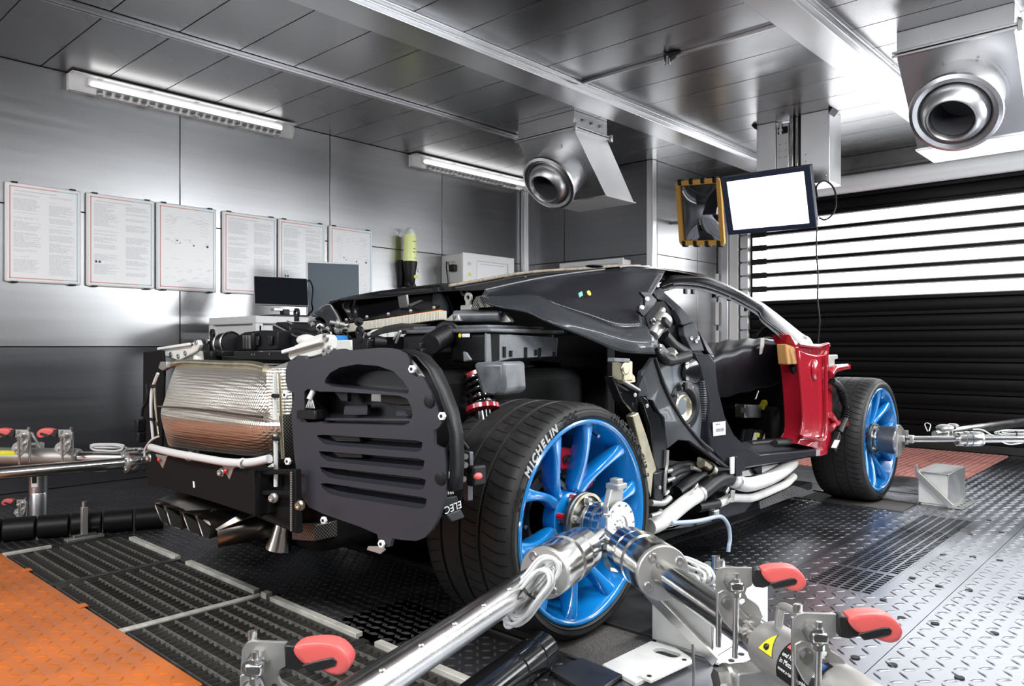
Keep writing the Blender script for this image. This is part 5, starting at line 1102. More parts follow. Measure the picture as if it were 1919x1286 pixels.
for tri_ in ([(-0.2951,-0.775,0.5262),(-0.1997,-0.775,0.528),(-0.2338,-0.775,0.4807)], [(0.1917,-0.775,0.5382),(0.2652,-0.775,0.5395),(0.2388,-0.775,0.4981)]):
    a, b_, c_ = [V(q) for q in tri_]; MB().prism([a, b_, c_], (0, .012, 0)).build('tow_tab', 'castgrey', car, bev=.003); MB().ell((a+b_+c_)/3+V(0, -.008, 0), (.008, .005, .008), 10, 8).build('tab_plug', 'redcal', car)
MB().prism([(-0.0117,-0.771,0.4645),(-0.0003,-0.771,0.4642),(0.0035,-0.771,0.4457),(-0.0079,-0.771,0.4443)], (0, .001, 0)).build('paint_chip', 'sticker_white', car)
# exhaust: four outlets in two twin ducts, and a round tip
outs = [[(-0.2373,-0.8,0.3669),(-0.1632,-0.8,0.3714),(-0.1184,-0.8,0.3088),(-0.1769,-0.8,0.3122)], [(-0.1519,-0.8,0.371),(-0.0318,-0.8,0.3692),(-0.0255,-0.8,0.3105),(-0.1052,-0.8,0.3081)], [(-0.0234,-0.8,0.3677),(0.0709,-0.8,0.3733),(0.1103,-0.8,0.3119),(0.0305,-0.8,0.3113)], [(0.0748,-0.8,0.373),(0.1774,-0.8,0.3671),(0.1679,-0.8,0.314),(0.1259,-0.8,0.3091)]]
for k, q4 in enumerate(outs):
    q4 = [V(p) for p in q4]; cen = sum(q4, V(0, 0, 0))/4
    def rr(scale, dy, dz=0, pull=0):
        r = []
        for i in range(4):
            a, b_ = q4[i], q4[(i+1) % 4]
            for f in (.12, .5, .88): p = cen+(a.lerp(b_, f)-cen)*scale; r.append(V(p.x, p.y+dy, p.z+dz))
        return r
    mb = MB(); mb.ribbon([rr(.93, .0), rr(1.0, -.002), rr(1.03, .004), rr(1.05, .06, .006), rr(1.08, .26, .03)], closed=True); mb.build('exhaust_outlet', 'exhaust', car, ang=50)
    mb = MB(); mb.ribbon([rr(.93, .0), rr(.92, .21, .03)], closed=True); L = len(mb.v); mb.f.append(tuple(range(L-12, L))); mb.build('outlet_bore', 'exhaust_in', car)
bod = MB(); 
bod.ribbon([[(-.235, -.785, .375), (-.10, -.785, .372), (.05, -.785, .362), (.185, -.785, .338)], [(-.23, -.70, .40), (-.10, -.70, .40), (.05, -.70, .395), (.22, -.70, .37)], [(-.20, -.50, .42), (-.10, -.5, .43), (.05, -.5, .43), (.3, -.5, .41)]]); bod.ribbon([[(.185, -.785, .338), (.18, -.78, .285)], [(.20, -.66, .36), (.195, -.64, .29)], [(.22, -.5, .39), (.22, -.5, .31)]]); bod.build('exhaust_shroud', 'exhaust', car, solid=.006, ang=60)
MB().lathe((0.2855,-0.62,0.3539), (-.16, -.10, -1), [(.02, -.02), (.024, 0), (.032, .05), (.040, .086), (.036, .086), (.028, .04), (.0, .03)], 32).build('exhaust_tip', 'tip', car)
MB().prism([(0.3318,-0.62,0.3578),(0.4608,-0.62,0.3716),(0.4608,-0.62,0.3226),(0.3318,-0.62,0.3052)], (0, .08, 0)).build('mesh_box', 'meshcloth', car, bev=.004)
# ---------------------------------------------------------------- dark inner structure: undertray, silencer, engine, tub
MB().bb((-.36, -.60, .46), (.36, -.36, .80)).build('silencer_box', 'matte', car, bev=.03)
MB().bb((-.72, -.40, .30), (.62, .50, .82)).build('engine_block', 'matte', car, bev=.04)
MB().bb((-.60, -.20, .14), (.55, .40, .17)).bb((-.86, .40, .12), (.80, 2.30, .16)).build('undertray', 'matte', car, bev=.01)
MB().bb((-.50, -.60, .27), (.45, -.3, .45)).build('gearbox_housing', 'matte', car, bev=.04)
MB().bb((-.80, .52, .16), (.70, .58, .95)).bb((-.48, .54, .94), (.50, .60, 1.16)).build('bulkhead', 'matte', car, bev=.01)
MB().bb((-.78, .58, .16), (-.70, 2.35, .60)).bb((-.70, 2.46, .16), (.60, 2.50, .62)).build('tub', 'matte', car, bev=.01)
MB().bb((-.55, 2.36, .25), (.55, 3.1, .55)).bb((-.72, 2.80, .32), (.74, 2.90, .38)).build('axle_frame', 'matte', car, bev=.02)
MB().bb((-.65, -.04, .34), (.70, .04, .40)).build('drive_shaft', 'matte', car, bev=.02)
if True:
    MB().bar((-0.2354,-0.5,0.8684), (0.1405,-0.5,0.8677), .03, .030).build('cross_member', 'black', car, bev=.003)
    for p in [(-0.0967,-0.516,0.8734),(-0.078,-0.516,0.8735),(0.0237,-0.516,0.8761)]: MB().lathe(p, (0, -1, 0), [(.005, 0), (.005, .002), (.003, .001), (0, .001)], 10).build('member_hole', 'darksteel', car)
MB().bb((-.42, -.47, .84), (.46, -.30, .865)).build('bay_shelf', 'black', car, bev=.004)
# left dark air plumbing
MB().prism([(-0.3938,-0.36,0.9609),(-0.3095,-0.36,0.9643),(-0.1916,-0.36,0.9605),(-0.1916,-0.36,0.8902),(-0.3816,-0.36,0.8852)], (0, .14, 0)).build('plenum', 'black', car, bev=.008)
pr = [(-0.3476,-0.362,0.9419),(-0.3178,-0.362,0.9422),(-0.3178,-0.362,0.9051),(-0.3476,-0.362,0.9036)]; pr2 = [(-0.2477,-0.362,0.9415),(-0.2192,-0.362,0.9412),(-0.2192,-0.362,0.908),(-0.2477,-0.362,0.9065)]
for q_ in (pr, pr2): MB().prism(q_, (0, -.008, 0)).build('plenum_rib', 'gloss', car, bev=.002)
MB().prism([(-0.5072,-0.38,0.9179),(-0.4943,-0.38,0.9399),(-0.4184,-0.38,0.9578),(-0.3449,-0.38,0.9599),(-0.3449,-0.38,0.8869),(-0.4815,-0.38,0.8802)], (0, .10, 0)).build('air_duct_bend', 'black', car, bev=.012)
for p, q_ in ([(-0.3964,-0.39,0.9451),(-0.3921,-0.39,0.8929)], [(-0.3737,-0.39,0.9449),(-0.37,-0.39,0.8929)], [(-0.3506,-0.39,0.9446),(-0.3482,-0.39,0.893)]): MB().bar(p, q_, .007, .004).build('duct_strap', 'steel2', car)
bl = MB(); p0_, p1_ = V([(-0.5597,-0.4,0.9054)][0]), V([(-0.4716,-0.4,0.9146)][0]); dd_ = (p1_-p0_); L = dd_.length
bl.lathe(p0_, dd_, [(.0, 0)]+[(.046 if i % 2 else .040, L*i/10) for i in range(11)]+[(0, L)], 24); bl.build('bellows', 'black', car)
MB().lathe(p0_+dd_*.2, dd_, [(.047, 0), (.049, .002), (.049, .010), (.047, .012)], 24).lathe(p0_+dd_*.85, dd_, [(.047, 0), (.049, .002), (.049, .010), (.047, .012)], 24).build('hose_clip', 'steel2', car)
def eye(p, s=1, m='black'):
    p = V(p); MB().lathe(p+V(0, -.004, .022*s), (0, 1, 0), [(.008*s, 0), (.017*s, 0), (.017*s, .008), (.008*s, .008)], 18, closed=True).box(p, (.020*s, .010, .018*s)).build('lifting_eye', m, car)
for p in [(-0.6385,-0.4,0.931),(-0.2396,-0.25,1.0093),(0.38,-0.4,0.9243),(0.565,-0.3,0.8729)]: eye(p, 1.1)
MB().box((-0.6385,-0.4,0.9155), (.07, .05, .02)).box((-0.6385,-0.4,0.8889), (.06, .06, .05)).build('eye_base', 'black', car, bev=.004)
for p in [(-0.6094,-0.43,0.924),(-0.5447,-0.43,0.928)]: MB().cyl(p, V(p)+V(0, -.008, 0), .010, n=12).build('base_bolt', 'steel2', car)
MB().box((-0.5471,-0.44,0.8613), (.12, .08, .05)).box((-0.4751,-0.42,0.8745), (.08, .08, .03)).build('pump_body', 'black', car, bev=.008)
rnd = random.Random(12)
# engine-top cluster: small fittings around the centre
for k in range(16):
    c = V(-.12+rnd.uniform(0, .22), -.20+rnd.uniform(-.1, .10), .945+rnd.uniform(-.02, .045)); dv = V(rnd.uniform(-1, 1), rnd.uniform(-1, .2), rnd.uniform(-.4, .6)).normalized()
    MB().lathe(c, dv, [(0, 0), (.010, 0), (.010, .02), (.016, .022), (.016, .032), (.008, .034), (.008, .055), (0, .055)], 14).build('engine_fitting', rnd.choice(['black', 'darksteel', 'steel2', 'castgrey', 'black', 'black']), car)
MB().prism([(-0.5186,-0.2,0.988),(-0.4809,-0.2,1.0037),(-0.3834,-0.2,1.0031),(-0.3656,-0.2,0.9692),(-0.3834,-0.2,0.9182),(-0.4934,-0.2,0.9186)], (0, .16, 0)).build('intake_cover', 'black', car, bev=.008)
MB().bar([(-0.4855,-0.21,0.9963)][0], [(-0.3668,-0.21,0.9611)][0], .006, .006).bar([(-0.3757,-0.21,1.0043)][0], [(-0.3315,-0.21,0.9923)][0], .006, .006).build('cover_edge', 'steel2', car)
MB().prism([(-0.2228,-0.3,0.9564),(-0.1617,-0.3,0.9586),(-0.055,-0.3,0.9426),(-0.0342,-0.3,0.8933),(-0.2228,-0.3,0.893)], (0, .14, 0)).build('engine_cover', 'black', car, bev=.01)
MB().tube([(-0.1756,-0.31,0.9482),(-0.1455,-0.31,0.939),(-0.0917,-0.31,0.9341),(-0.029,-0.31,0.9307)], .004).build('cover_pipe', 'steel2', car)
MB().tube([(-0.2708,-0.24,0.961),(-0.2144,-0.24,0.9571),(-0.1486,-0.24,0.9442),(-0.1058,-0.24,0.9349)], .018, n=10).build('black_hose', 'black', car)
MB().tube([(0.0646,-0.33,0.9621),(0.0916,-0.33,0.9603),(0.1157,-0.33,0.9489),(0.1109,-0.33,0.9323)], .003).build('cover_pipe', 'steel2', car)
# curved side duct (ribbed intake scoop)
mb = MB(); inner_ = [(-0.3207,-0.1,1.0414),(-0.2865,-0.1,1.0628),(-0.2305,-0.1,1.0704),(-0.2031,-0.1,1.0504),(-0.1652,-0.1,1.0085),(-0.1385,-0.1,0.9612)]; outer_ = [(-0.1564,-0.2,1.0179),(-0.1349,-0.2,1.0113),(-0.1031,-0.2,0.9954),(-0.0925,-0.2,0.9771),(-0.1031,-0.2,0.9532),(-0.0821,-0.2,0.941)]
mb.ribbon([inner_, [V(a).lerp(V(b_), .5)+V(0, -.04, .005) for a, b_ in zip(inner_, outer_)], outer_]); mb.build('intake_scoop', 'carbon2', car, solid=.006, sub=1)
MB().tube([V(p)+V(0, -.004, 0) for p in inner_], .004).build('scoop_edge', 'castgrey', car)
# raised air-filter box with filter
t0, t1, t2 = [(-0.65,0.18,1.1093),(-0.3796,0.28,1.1505),(-0.142,0.38,1.1696)]; b0_, b1_, b2_ = [(-0.3193,0.02,0.9983),(-0.0462,0.08,1.0219),(0.1767,0.14,1.0416)]
mb = MB(); mb.ribbon([[t0, t1, t2], [V(t0).lerp(V(b0_), .5)+V(0, .06, 0), V(t1).lerp(V(b1_), .5)+V(0, .06, 0), V(t2).lerp(V(b2_), .5)+V(0, .06, 0)], [b0_, b1_, b2_]]); mb.build('filter_housing', 'gloss', car, solid=.01, sub=2)
MB().tube([t0, t1, t2, [(-0.0635,0.36,1.1543)][0], [(0.0344,0.32,1.0804)][0], [(0.0916,0.28,1.0412)][0]], .005).build('housing_lip', 'black', car)
mb = MB(); mb.ribbon([[(-0.1194,0.36,1.1655),(-0.0697,0.36,1.1546),(0.0212,0.33,1.0853),(0.0736,0.3,1.0424)], [(0.0728,0.18,1.0462),(0.1301,0.18,1.0444),(0.147,0.18,1.0363),(0.1527,0.18,1.0286)]]); mb.build('housing_end', 'carbon2', car, solid=.006)
mb = MB(); mb.ribbon([[(-0.5266,0.1,1.0814),(-0.4457,0.08,1.0593),(-0.3522,0.04,1.0141),(-0.3055,0.02,0.9682)], [(-0.5038,0.05,1.0517),(-0.3995,-0.0,1.0224),(-0.3119,-0.04,0.9793),(-0.2686,-0.06,0.9469)]]); mb.build('housing_end', 'carbon2', car, solid=.006)
MB().bar([(-0.2939,0.01,0.9863)][0], [(0.2244,0.1,1.0372)][0], .02, .012).build('filter_seal', 'filterorange', car, bev=.003)
pl_ = MB(); a, b_ = V([(-0.2769,0.0,0.9755)][0]), V([(0.2387,0.09,1.0219)][0]); n_ = 70
for k in range(n_): p = a.lerp(b_, (k+.5)/n_); pl_.box(p, ((b_-a).length/n_*.55, .03, .034))
stuff(pl_.build('filter_pleats', 'cream', car)); MB().bar(a+V(0, .018, 0), b_+V(0, .018, 0), .008, .034).build('filter_core', 'cream', car)
hl = MB()
for k in range(5):
    p = V([(-0.281,0.0,1.0074)][0]).lerp(V([(0.23,0.09,1.0491)][0]), k/4*.9+.05); MB().ell(p+V(0, -.01, .004), (.007, .007, .007), 10, 8).build('housing_clip', 'castgrey', car)
MB().bar([(-0.3096,0.02,1.0045)][0], [(0.2078,0.11,1.0454)][0], .012, .010).build('housing_flange', 'black', car, bev=.002)
MB().prism([(-0.1213,0.16,1.1117),(-0.0652,0.16,1.1171),(-0.0566,0.16,1.0654),(-0.1087,0.16,1.0633)], (0, .01, 0)).prism([(-0.065,0.17,1.078),(0.0138,0.17,1.093),(0.0197,0.17,1.0865),(-0.0466,0.17,1.0671)], (0, .01, 0)).build('housing_print', 'darksteel', car)
# reservoir with blue cap, dark metal ramp in front of the filter
MB().prism([(0.1682,-0.38,0.9221),(0.3171,-0.38,0.923),(0.3171,-0.38,0.8787),(0.1747,-0.38,0.8742)], (0, .12, 0)).build('coolant_tank', 'offwhite', car, bev=.012)
p = V((0.1525,-0.33,0.93)); MB().lathe(p+V(0, 0, -.01), (0, 0, 1), [(.036, 0), (.038, .004), (.036, .016), (.03, .020), (0, .021)], 28).build('tank_cap', 'bluecap', car)
MB().prism([(0.3362,-0.4,0.9281),(0.4257,-0.4,0.924),(0.42,-0.4,0.876),(0.3391,-0.4,0.8755)], (0, .05, 0)).build('tank_bracket', 'black', car, bev=.004)
mb = MB(); mb.ribbon([[(-0.0494,-0.05,0.9448),(-0.0053,0.0,0.9787),(0.0392,0.05,0.9916),(0.1638,0.1,0.9872)], [(0.1525,-0.2,0.9329),(0.2521,-0.2,0.9502),(0.3159,-0.2,0.956),(0.3573,-0.2,0.9554)]]); mb.build('ramp_plate', 'exhaust_in', car, solid=.006)
MB().lathe([(0.4224,-0.34,0.911)][0], (-.5, -1, .1), [(.0, -.01), (.018, -.01), (.022, .0), (.026, .03), (.02, .03), (.018, .0), (0, .0)], 24).build('hose_stub', 'black', car)
MB().lathe([(0.3409,-0.34,0.9011)][0], (1, -.3, .2), [(0, 0), (.012, 0), (.012, .03), (.009, .032), (.009, .05), (0, .05)], 16).lathe([(0.32,-0.34,0.8973)][0], (1, -.3, .3), [(0, 0), (.012, 0), (.012, .02), (0, .02)], 16).build('fitting', 'castgrey', car)
MB().box([(0.5645,-0.3,0.8998)][0], (.06, .05, .03)).box([(0.5553,-0.3,0.8806)][0], (.09, .05, .03)).build('sensor_block', 'black', car, bev=.004)
MB().tube([(0.4058,-0.28,0.9251),(0.4258,-0.28,0.9407),(0.4406,-0.28,0.9499),(0.4158,-0.28,0.9124)], .004).build('fine_line', 'castgrey', car)
# right-hand black air box
BX0, BX1, BY0, BY1, BZ0, BZ1 = .315, .725, -.165, .205, .845, .945
MB().prism([(.56, BY0, BZ0), (.735, BY0, BZ0), (.70, BY1, BZ0+.02), (.56, BY1, BZ0+.02)], (0, 0, BZ1-BZ0)).build('air_box', 'black', car, bev=.012)
mb = MB(); fs_ = [V(p) for p in [(0.737,-0.1797,0.9436),(0.737,0.1801,0.9316),(0.737,0.1742,0.8666),(0.737,-0.056,0.8617),(0.737,-0.1797,0.843)]]; mb.prism(fs_, (-.006, 0, 0)); mb.build('air_box_side', 'airbox', car, bev=.003)
for k, p in enumerate([(0.738,-0.0952,0.8828),(0.738,0.0083,0.8805),(0.738,0.079,0.8783),(0.738,-0.0648,0.8774),(0.738,0.0597,0.8802),(0.738,0.1555,0.8723)]): MB().box(p, (.006, .011, .035 if k < 3 else .02)).build('box_slot', 'matte', car)
MB().prism([(0.739,-0.1553,0.9422),(0.739,-0.1186,0.941),(0.739,-0.1186,0.8556),(0.739,-0.1505,0.8527)], (-.004, 0, 0)).build('box_recess', 'matte', car)
MB().prism([(.30, BY0-.012, BZ1), (.752, BY0-.012, BZ1), (.720, BY1+.03, BZ1), (.30, BY1+.03, BZ1)], (0, 0, .014)).build('air_box_lid', 'airbox', car, bev=.005)
MB().prism([(.33, BY0+.03, BZ1+.014), (.70, BY0+.03, BZ1+.014), (.675, BY1-.03, BZ1+.014), (.33, BY1-.03, BZ1+.014)], (0, 0, .012)).build('lid_step', 'airbox', car, bev=.004)
MB().bb((.31, BY0, BZ0+.03), (.57, BY1, BZ1)).build('air_box_wing', 'black', car, bev=.01)
p = V((0.62,-0.17,0.9365)); MB().box(p+V(.02, -.002, 0), (.036, .002, .012)).build('box_sticker', 'sticker_white', car, bev=.001); MB().cyl(p+V(-.008, -.001, 0), p+V(-.008, -.003, 0), .007, n=14).build('round_sticker', 'yellowlabel', car)
bl = MB(); p0_, p1_ = V((0.5482,-0.17,0.939)), V((0.6111,-0.3,0.9067)); dd_ = p1_-p0_; L = dd_.length
bl.lathe(p0_, dd_, [(0, -.01)]+[(.036 if i % 2 else .031, L*i/12) for i in range(13)]+[(0, L)], 20); bl.lathe(p0_, dd_, [(.045, -.01), (.048, -.004), (.044, .004), (.036, .006)], 24); bl.build('corrugated_hose', 'black', car)
MB().cyl((0.5067,-0.1,1.0041), (0.6499,-0.02,1.0044), .020, n=16).build('brace_bar', 'airbox', car, bev=.004)
for q4 in ([(0.4663,-0.11,0.9884),(0.5095,-0.11,1.0129),(0.536,-0.11,1.0121),(0.5464,-0.11,0.9865)], [(0.6354,-0.01,0.9833),(0.6354,-0.01,1.0123),(0.6553,-0.01,1.019),(0.6848,-0.01,0.9894),(0.6848,-0.01,0.9823)]): MB().prism(q4, (0, .02, 0)).build('brace_bracket', 'castgrey', car, bev=.003)
eye((0.3708,0.1,1.0595), 1.1, 'castgrey'); MB().box((0.3765,0.1,1.0453), (.06, .04, .02)).build('eye_base', 'castgrey', car, bev=.003)
mb = MB(); sq_ = [V(p) for p in GP([(0.5197,0.8564),(0.6205,0.8599),(0.6263,0.7777),(0.6031,0.7651),(0.5439,0.775)], -.22)]; mb.prism(sq_, gN*-.12); mb.build('bracket_box', 'airbox', car, bev=.012)
MB().prism(GP([(0.5348,0.8878),(0.5439,0.8855),(0.5619,0.864),(0.5367,0.859)], -.15), gN*-.01).build('bracket_fin', 'airbox', car, bev=.003)
# damper
p = V(.70, -.16, .84); q_ = V(.72, -.12, .66)
c0_, c1_ = V((0.66,-0.1364,0.8132)), V((0.7,-0.1544,0.7036)); dd_ = (c1_-c0_).normalized(); L = (c1_-c0_).length
MB().cyl(c0_, c1_+dd_*.08, .030, n=20).build('damper_body', 'gloss', car)
a_, b_ = frame(dd_); MB().tube([c0_+dd_*(L*i/60)+(a_*math.cos(i*.55)+b_*math.sin(i*.55))*.043 for i in range(61)], .006, n=8, straight=True).build('damper_spring', 'gloss', car)
MB().lathe(c0_+dd_*L*.92, dd_, [(.03, 0), (.055, .004), (.055, .018), (.03, .022)], 28).build('spring_seat', 'red', car)
MB().lathe(c0_, dd_, [(.02, -.01), (.04, 0), (.04, .014), (.02, .016)], 24).build('spring_seat', 'red', car)
mb = MB()
e0_, e1_, e2_, e3_ = [V(q) for q in [(0.5,0.1012,0.8227),(0.5,0.3217,0.8264),(0.5,0.1012,0.726),(0.5,0.3217,0.7241)]]
for k in range(11): mb.bar(e0_.lerp(e2_, k/10), e1_.lerp(e3_, k/10), .006, .008, (1, 0, 0))
stuff(mb.build('liner_ridges', 'carbon2', car)); MB().prism([(0.47,0.1042,0.8415),(0.47,0.388,0.8456),(0.47,0.8132,0.8075),(0.47,0.8132,0.6457),(0.47,0.1042,0.6857)], (-.01, 0, 0)).build('arch_liner', 'carbon', car)

# ---------------------------------------------------------------- car body shell
def loft(cols, name, m, k=4, bulge=0.0, axis=(1, 0, 0), solid=.006, sub=0, par=None):
    """cols: lists of points from top to bottom; smooth both ways"""
    cs = [smooth_path(c, k) for c in cols]; n = min(len(c) for c in cs); cs = [c[:n] for c in cs]; ax = V(axis)
    rows = []
    for j in range(n): rows.append([p+ax*bulge*math.sin(pi*j/(n-1)) for p in smooth_path([c[j] for c in cs], k)])
    mb = MB(); mb.ribbon(rows); return mb.build(name, m, par or car, solid=solid, ang=60, sub=sub)
QP = loft([[(0.5,0.0546,1.0985),(0.54,0.0116,1.0887),(0.57,-0.0239,1.0799),(0.6,-0.0591,1.0695)], [(0.52,0.1793,1.1278),(0.58,0.1198,1.1076),(0.63,0.0655,1.0872),(0.66,0.0328,1.0713)], [(0.54,0.3377,1.1605),(0.6,0.2548,1.1279),(0.66,0.1669,1.0985),(0.7,0.1063,1.0749)],
      [(0.55,0.5058,1.1878),(0.64,0.3684,1.1304),(0.71,0.2493,1.0795),(0.76,0.1636,1.0363)], [(0.56,0.6927,1.2157),(0.67,0.5162,1.1334),(0.75,0.3738,1.0603),(0.8,0.2781,1.0016)], [(0.57,0.8693,1.2371),(0.7,0.6538,1.1333),(0.78,0.5008,1.0444),(0.84,0.3837,0.969)], [(0.6,1.1049,1.2384),(0.7,0.8656,1.1408),(0.79,0.6379,1.0491),(0.86,0.548,0.9737)]], 'rear_quarter_panel', 'carbon')
WS = loft([[(0.6,-0.0591,1.0695),(0.61,-0.0717,1.0631),(0.62,-0.0716,1.0466)], [(0.66,0.0328,1.0713),(0.68,-0.0153,1.0502),(0.69,-0.057,1.0286)], [(0.7,0.1063,1.0749),(0.74,0.0464,1.0397),(0.75,0.0081,1.0113)], [(0.76,0.1636,1.0363),(0.81,0.0879,0.9997),(0.82,0.0344,0.9769)],
      [(0.8,0.2781,1.0016),(0.86,0.1983,0.9652),(0.87,0.1612,0.9304)], [(0.84,0.3837,0.969),(0.9,0.3203,0.9297),(0.9,0.2914,0.8871)], [(0.86,0.4733,0.9723),(0.925,0.4091,0.9189),(0.93,0.3745,0.8757)], [(0.865,0.5474,0.9736),(0.93,0.4777,0.9192),(0.935,0.4875,0.873)]], 'wing_shoulder', 'carbon2')
def mirrored(src, name, cut=.16):
    o = bpy.data.objects.new(name, src.data.copy()); COL.objects.link(o)
    for v_ in o.data.vertices: v_.co.x = -v_.co.x
    bm = bmesh.new(); bm.from_mesh(o.data); bmesh.ops.delete(bm, geom=[v_ for v_ in bm.verts if v_.co.y < cut], context='VERTS'); bmesh.ops.reverse_faces(bm, faces=bm.faces); bm.to_mesh(o.data); bm.free(); attach(o, car)
    for q in src.modifiers: n_ = o.modifiers.new(q.name, q.type); n_.thickness = getattr(q, 'thickness', .006) if q.type == 'SOLIDIFY' else 0
mirrored(QP, 'rear_quarter_panel'); mirrored(WS, 'wing_shoulder')
MB().tube([V(p)+V(.004, 0, .004) for p in [(0.5,0.0546,1.0985),(0.52,0.1793,1.1278),(0.54,0.3377,1.1605),(0.55,0.5058,1.1878),(0.56,0.6927,1.2157)]], .004).build('roof_seam', 'airbox', car)
MB().prism([(0.6,-0.0693,1.069),(0.62,-0.0563,1.0742),(0.66,-0.0615,1.033),(0.6,-0.092,1.0304)], (-.02, 0, 0)).build('panel_vent', 'meshcloth', car)
MB().box(V((0.722,0.3114,1.0897))+V(.012, 0, 0), (.003, .022, .016), Matrix.Rotation(.4, 3, 'X')).build('green_sticker', 'sticker_green', car)
c = V((0.722,0.3625,1.0962))+V(.010, 0, 0); MB().cyl(c, c+V(.003, 0, .001), .010, n=18).build('yellow_sticker', 'yellowlabel', car)
# roof: near half from the seam to the centre line, mirrored on the far side, darker engine cover at the back
edge = [V(p) for p in [(0.5,0.0546,1.0985),(0.52,0.1793,1.1278),(0.54,0.3377,1.1605),(0.55,0.5058,1.1878),(0.56,0.6927,1.2157),(0.57,0.8693,1.2371),(0.585,0.9925,1.2453),(0.6,1.1783,1.2437),(0.62,1.3768,1.2364),(0.64,1.5228,1.2166)]]
ctr_ = [V(p) for p in [(0.0,0.344,1.1569),(0.0,0.5317,1.1915),(0.0,0.7432,1.2322),(0.0,0.9748,1.2663),(0.0,1.2744,1.2989),(0.0,1.5607,1.3346),(0.0,1.8234,1.3577),(0.0,2.1116,1.367),(0.05,2.3402,1.3477),(0.1,2.4834,1.3244)]]
rows = []
for e_, c_ in zip(edge, ctr_):
    f_ = V(-e_.x, e_.y*.0+c_.y+(e_.y-c_.y), e_.z); c2 = V(c_.x, c_.y, max(c_.z, e_.z-.01))
    rows.append([e_, e_.lerp(c2, .5)+V(0, 0, .008), c2, c2.lerp(f_, .5)+V(0, 0, .004), f_])
mb = MB(); mb.ribbon(rows[5:]); mb.build('roof_skin', 'gloss', car, solid=.006, sub=2, ang=70)
mb = MB(); mb.ribbon([[p-V(0, 0, .016 if 0 < i < 4 else .0) for i, p in enumerate(r)] for r in rows[:6]]); mb.build('engine_cover_frame', 'black', car, solid=.006, sub=1, ang=70)
MB().tube([r[2]+V(0, 0, .006) for r in rows[:7]], .007, n=8).build('tan_edge_trim', 'tanedge', car)
MB().tube([r[2]+V(.03, 0, -.010) for r in rows[:6]], .010, n=8).build('cover_seal', 'black', car)
for k in (0, 2): 
    p = rows[k][2]+V(.04, .05, -.02); MB().lathe(p, (.6, -.8, 0), [(.010, 0), (.020, 0), (.020, .004), (.010, .004)], 5, closed=True).build('cover_latch', 'castgrey', car)
p = (rows[4][0]+rows[4][1])/2+V(0, -.02, .012); MB().ell(p, (.035, .05, .006), 12, 6).build('cover_inlet', 'carbon2', car)
MB().bar((0.3,1.2013,1.2886), (0.3,1.438,1.3095), .02, .006).build('roof_edge', 'white', car)
# door frame arch (roof rail and A-pillar)
O_ = [(0.6,1.0499,1.1701),(0.6,1.0984,1.1979),(0.6,1.1587,1.2195),(0.61,1.2442,1.227),(0.63,1.3778,1.2324),(0.65,1.5031,1.218),(0.67,1.6712,1.1787),(0.69,1.8522,1.1299)]+[(0.7,1.8833,1.1201),(0.72,2.046,1.0554),(0.75,2.2174,0.9725),(0.78,2.3259,0.9059)]
I_ = [(0.64,0.9903,1.158),(0.65,0.9963,1.1578),(0.66,1.0726,1.177),(0.67,1.1553,1.1826),(0.69,1.2688,1.1807),(0.71,1.3886,1.1634),(0.73,1.5497,1.1284),(0.75,1.7231,1.0787)]+[(0.77,1.7306,1.0425),(0.79,1.8528,0.9889),(0.81,1.9554,0.9383),(0.83,2.0285,0.8834)]
Q_ = [(0.66,0.9734,1.147),(0.665,0.9854,1.1396),(0.675,1.0614,1.1558),(0.685,1.1294,1.1591),(0.7,1.2507,1.1565),(0.72,1.3696,1.1407),(0.74,1.5295,1.1081),(0.76,1.7016,1.0552)]+[(0.775,1.7077,1.026),(0.795,1.81,0.9747),(0.81,1.9159,0.9244),(0.82,1.9715,0.889)]
sm = lambda P: smooth_path(P, 4)
O2, I2, Q2 = sm(O_), sm(I_), sm(Q_)
mb = MB(); mb.ribbon([O2, [a.lerp(b, .5)+V(.012, 0, .006) for a, b in zip(O2, I2)], I2]); mb.build('roof_rail', 'rail', car, solid=.008, sub=1, ang=70)
mb = MB(); mb.ribbon([[p-V(.014, 0, 0) for p in I2], Q2]); mb.build('door_seal', 'black', car, solid=.006, ang=70)
MB().tube([p+V(.003, 0, -.002) for p in I2[8:]], .0028, n=6, straight=True).build('rail_bead', 'airbox', car)
MB().tube(Q2[6:], .0028, n=6, straight=True).build('seal_bead', 'airbox', car)
T_ = [(0.5,0.9732,1.2503),(0.48,1.1957,1.2657),(0.46,1.3309,1.2792),(0.46,1.4232,1.28),(0.46,1.5516,1.279),(0.48,1.6589,1.2727),(0.52,1.751,1.2442),(0.56,1.8939,1.1983),(0.6,2.0459,1.1462)]
mb = MB(); mb.ribbon([sm(T_), [a.lerp(b, .5)+V(0, 0, .004) for a, b in zip(sm(T_), sm([(0.58,0.8544,1.2208),(0.59,1.0216,1.2377),(0.6,1.0984,1.1979),(0.6,1.1587,1.2195),(0.61,1.2442,1.227),(0.63,1.3778,1.2277),(0.65,1.5031,1.2156),(0.67,1.6712,1.1778),(0.69,1.8522,1.1299)]))], sm([(0.58,0.8544,1.2208),(0.59,1.0216,1.2377),(0.6,1.0984,1.1979),(0.6,1.1587,1.2195),(0.61,1.2442,1.227),(0.63,1.3778,1.2277),(0.65,1.5031,1.2156),(0.67,1.6712,1.1778),(0.69,1.8522,1.1299)])]); mb.build('roof_side', 'rail', car, solid=.004, sub=1, ang=70)
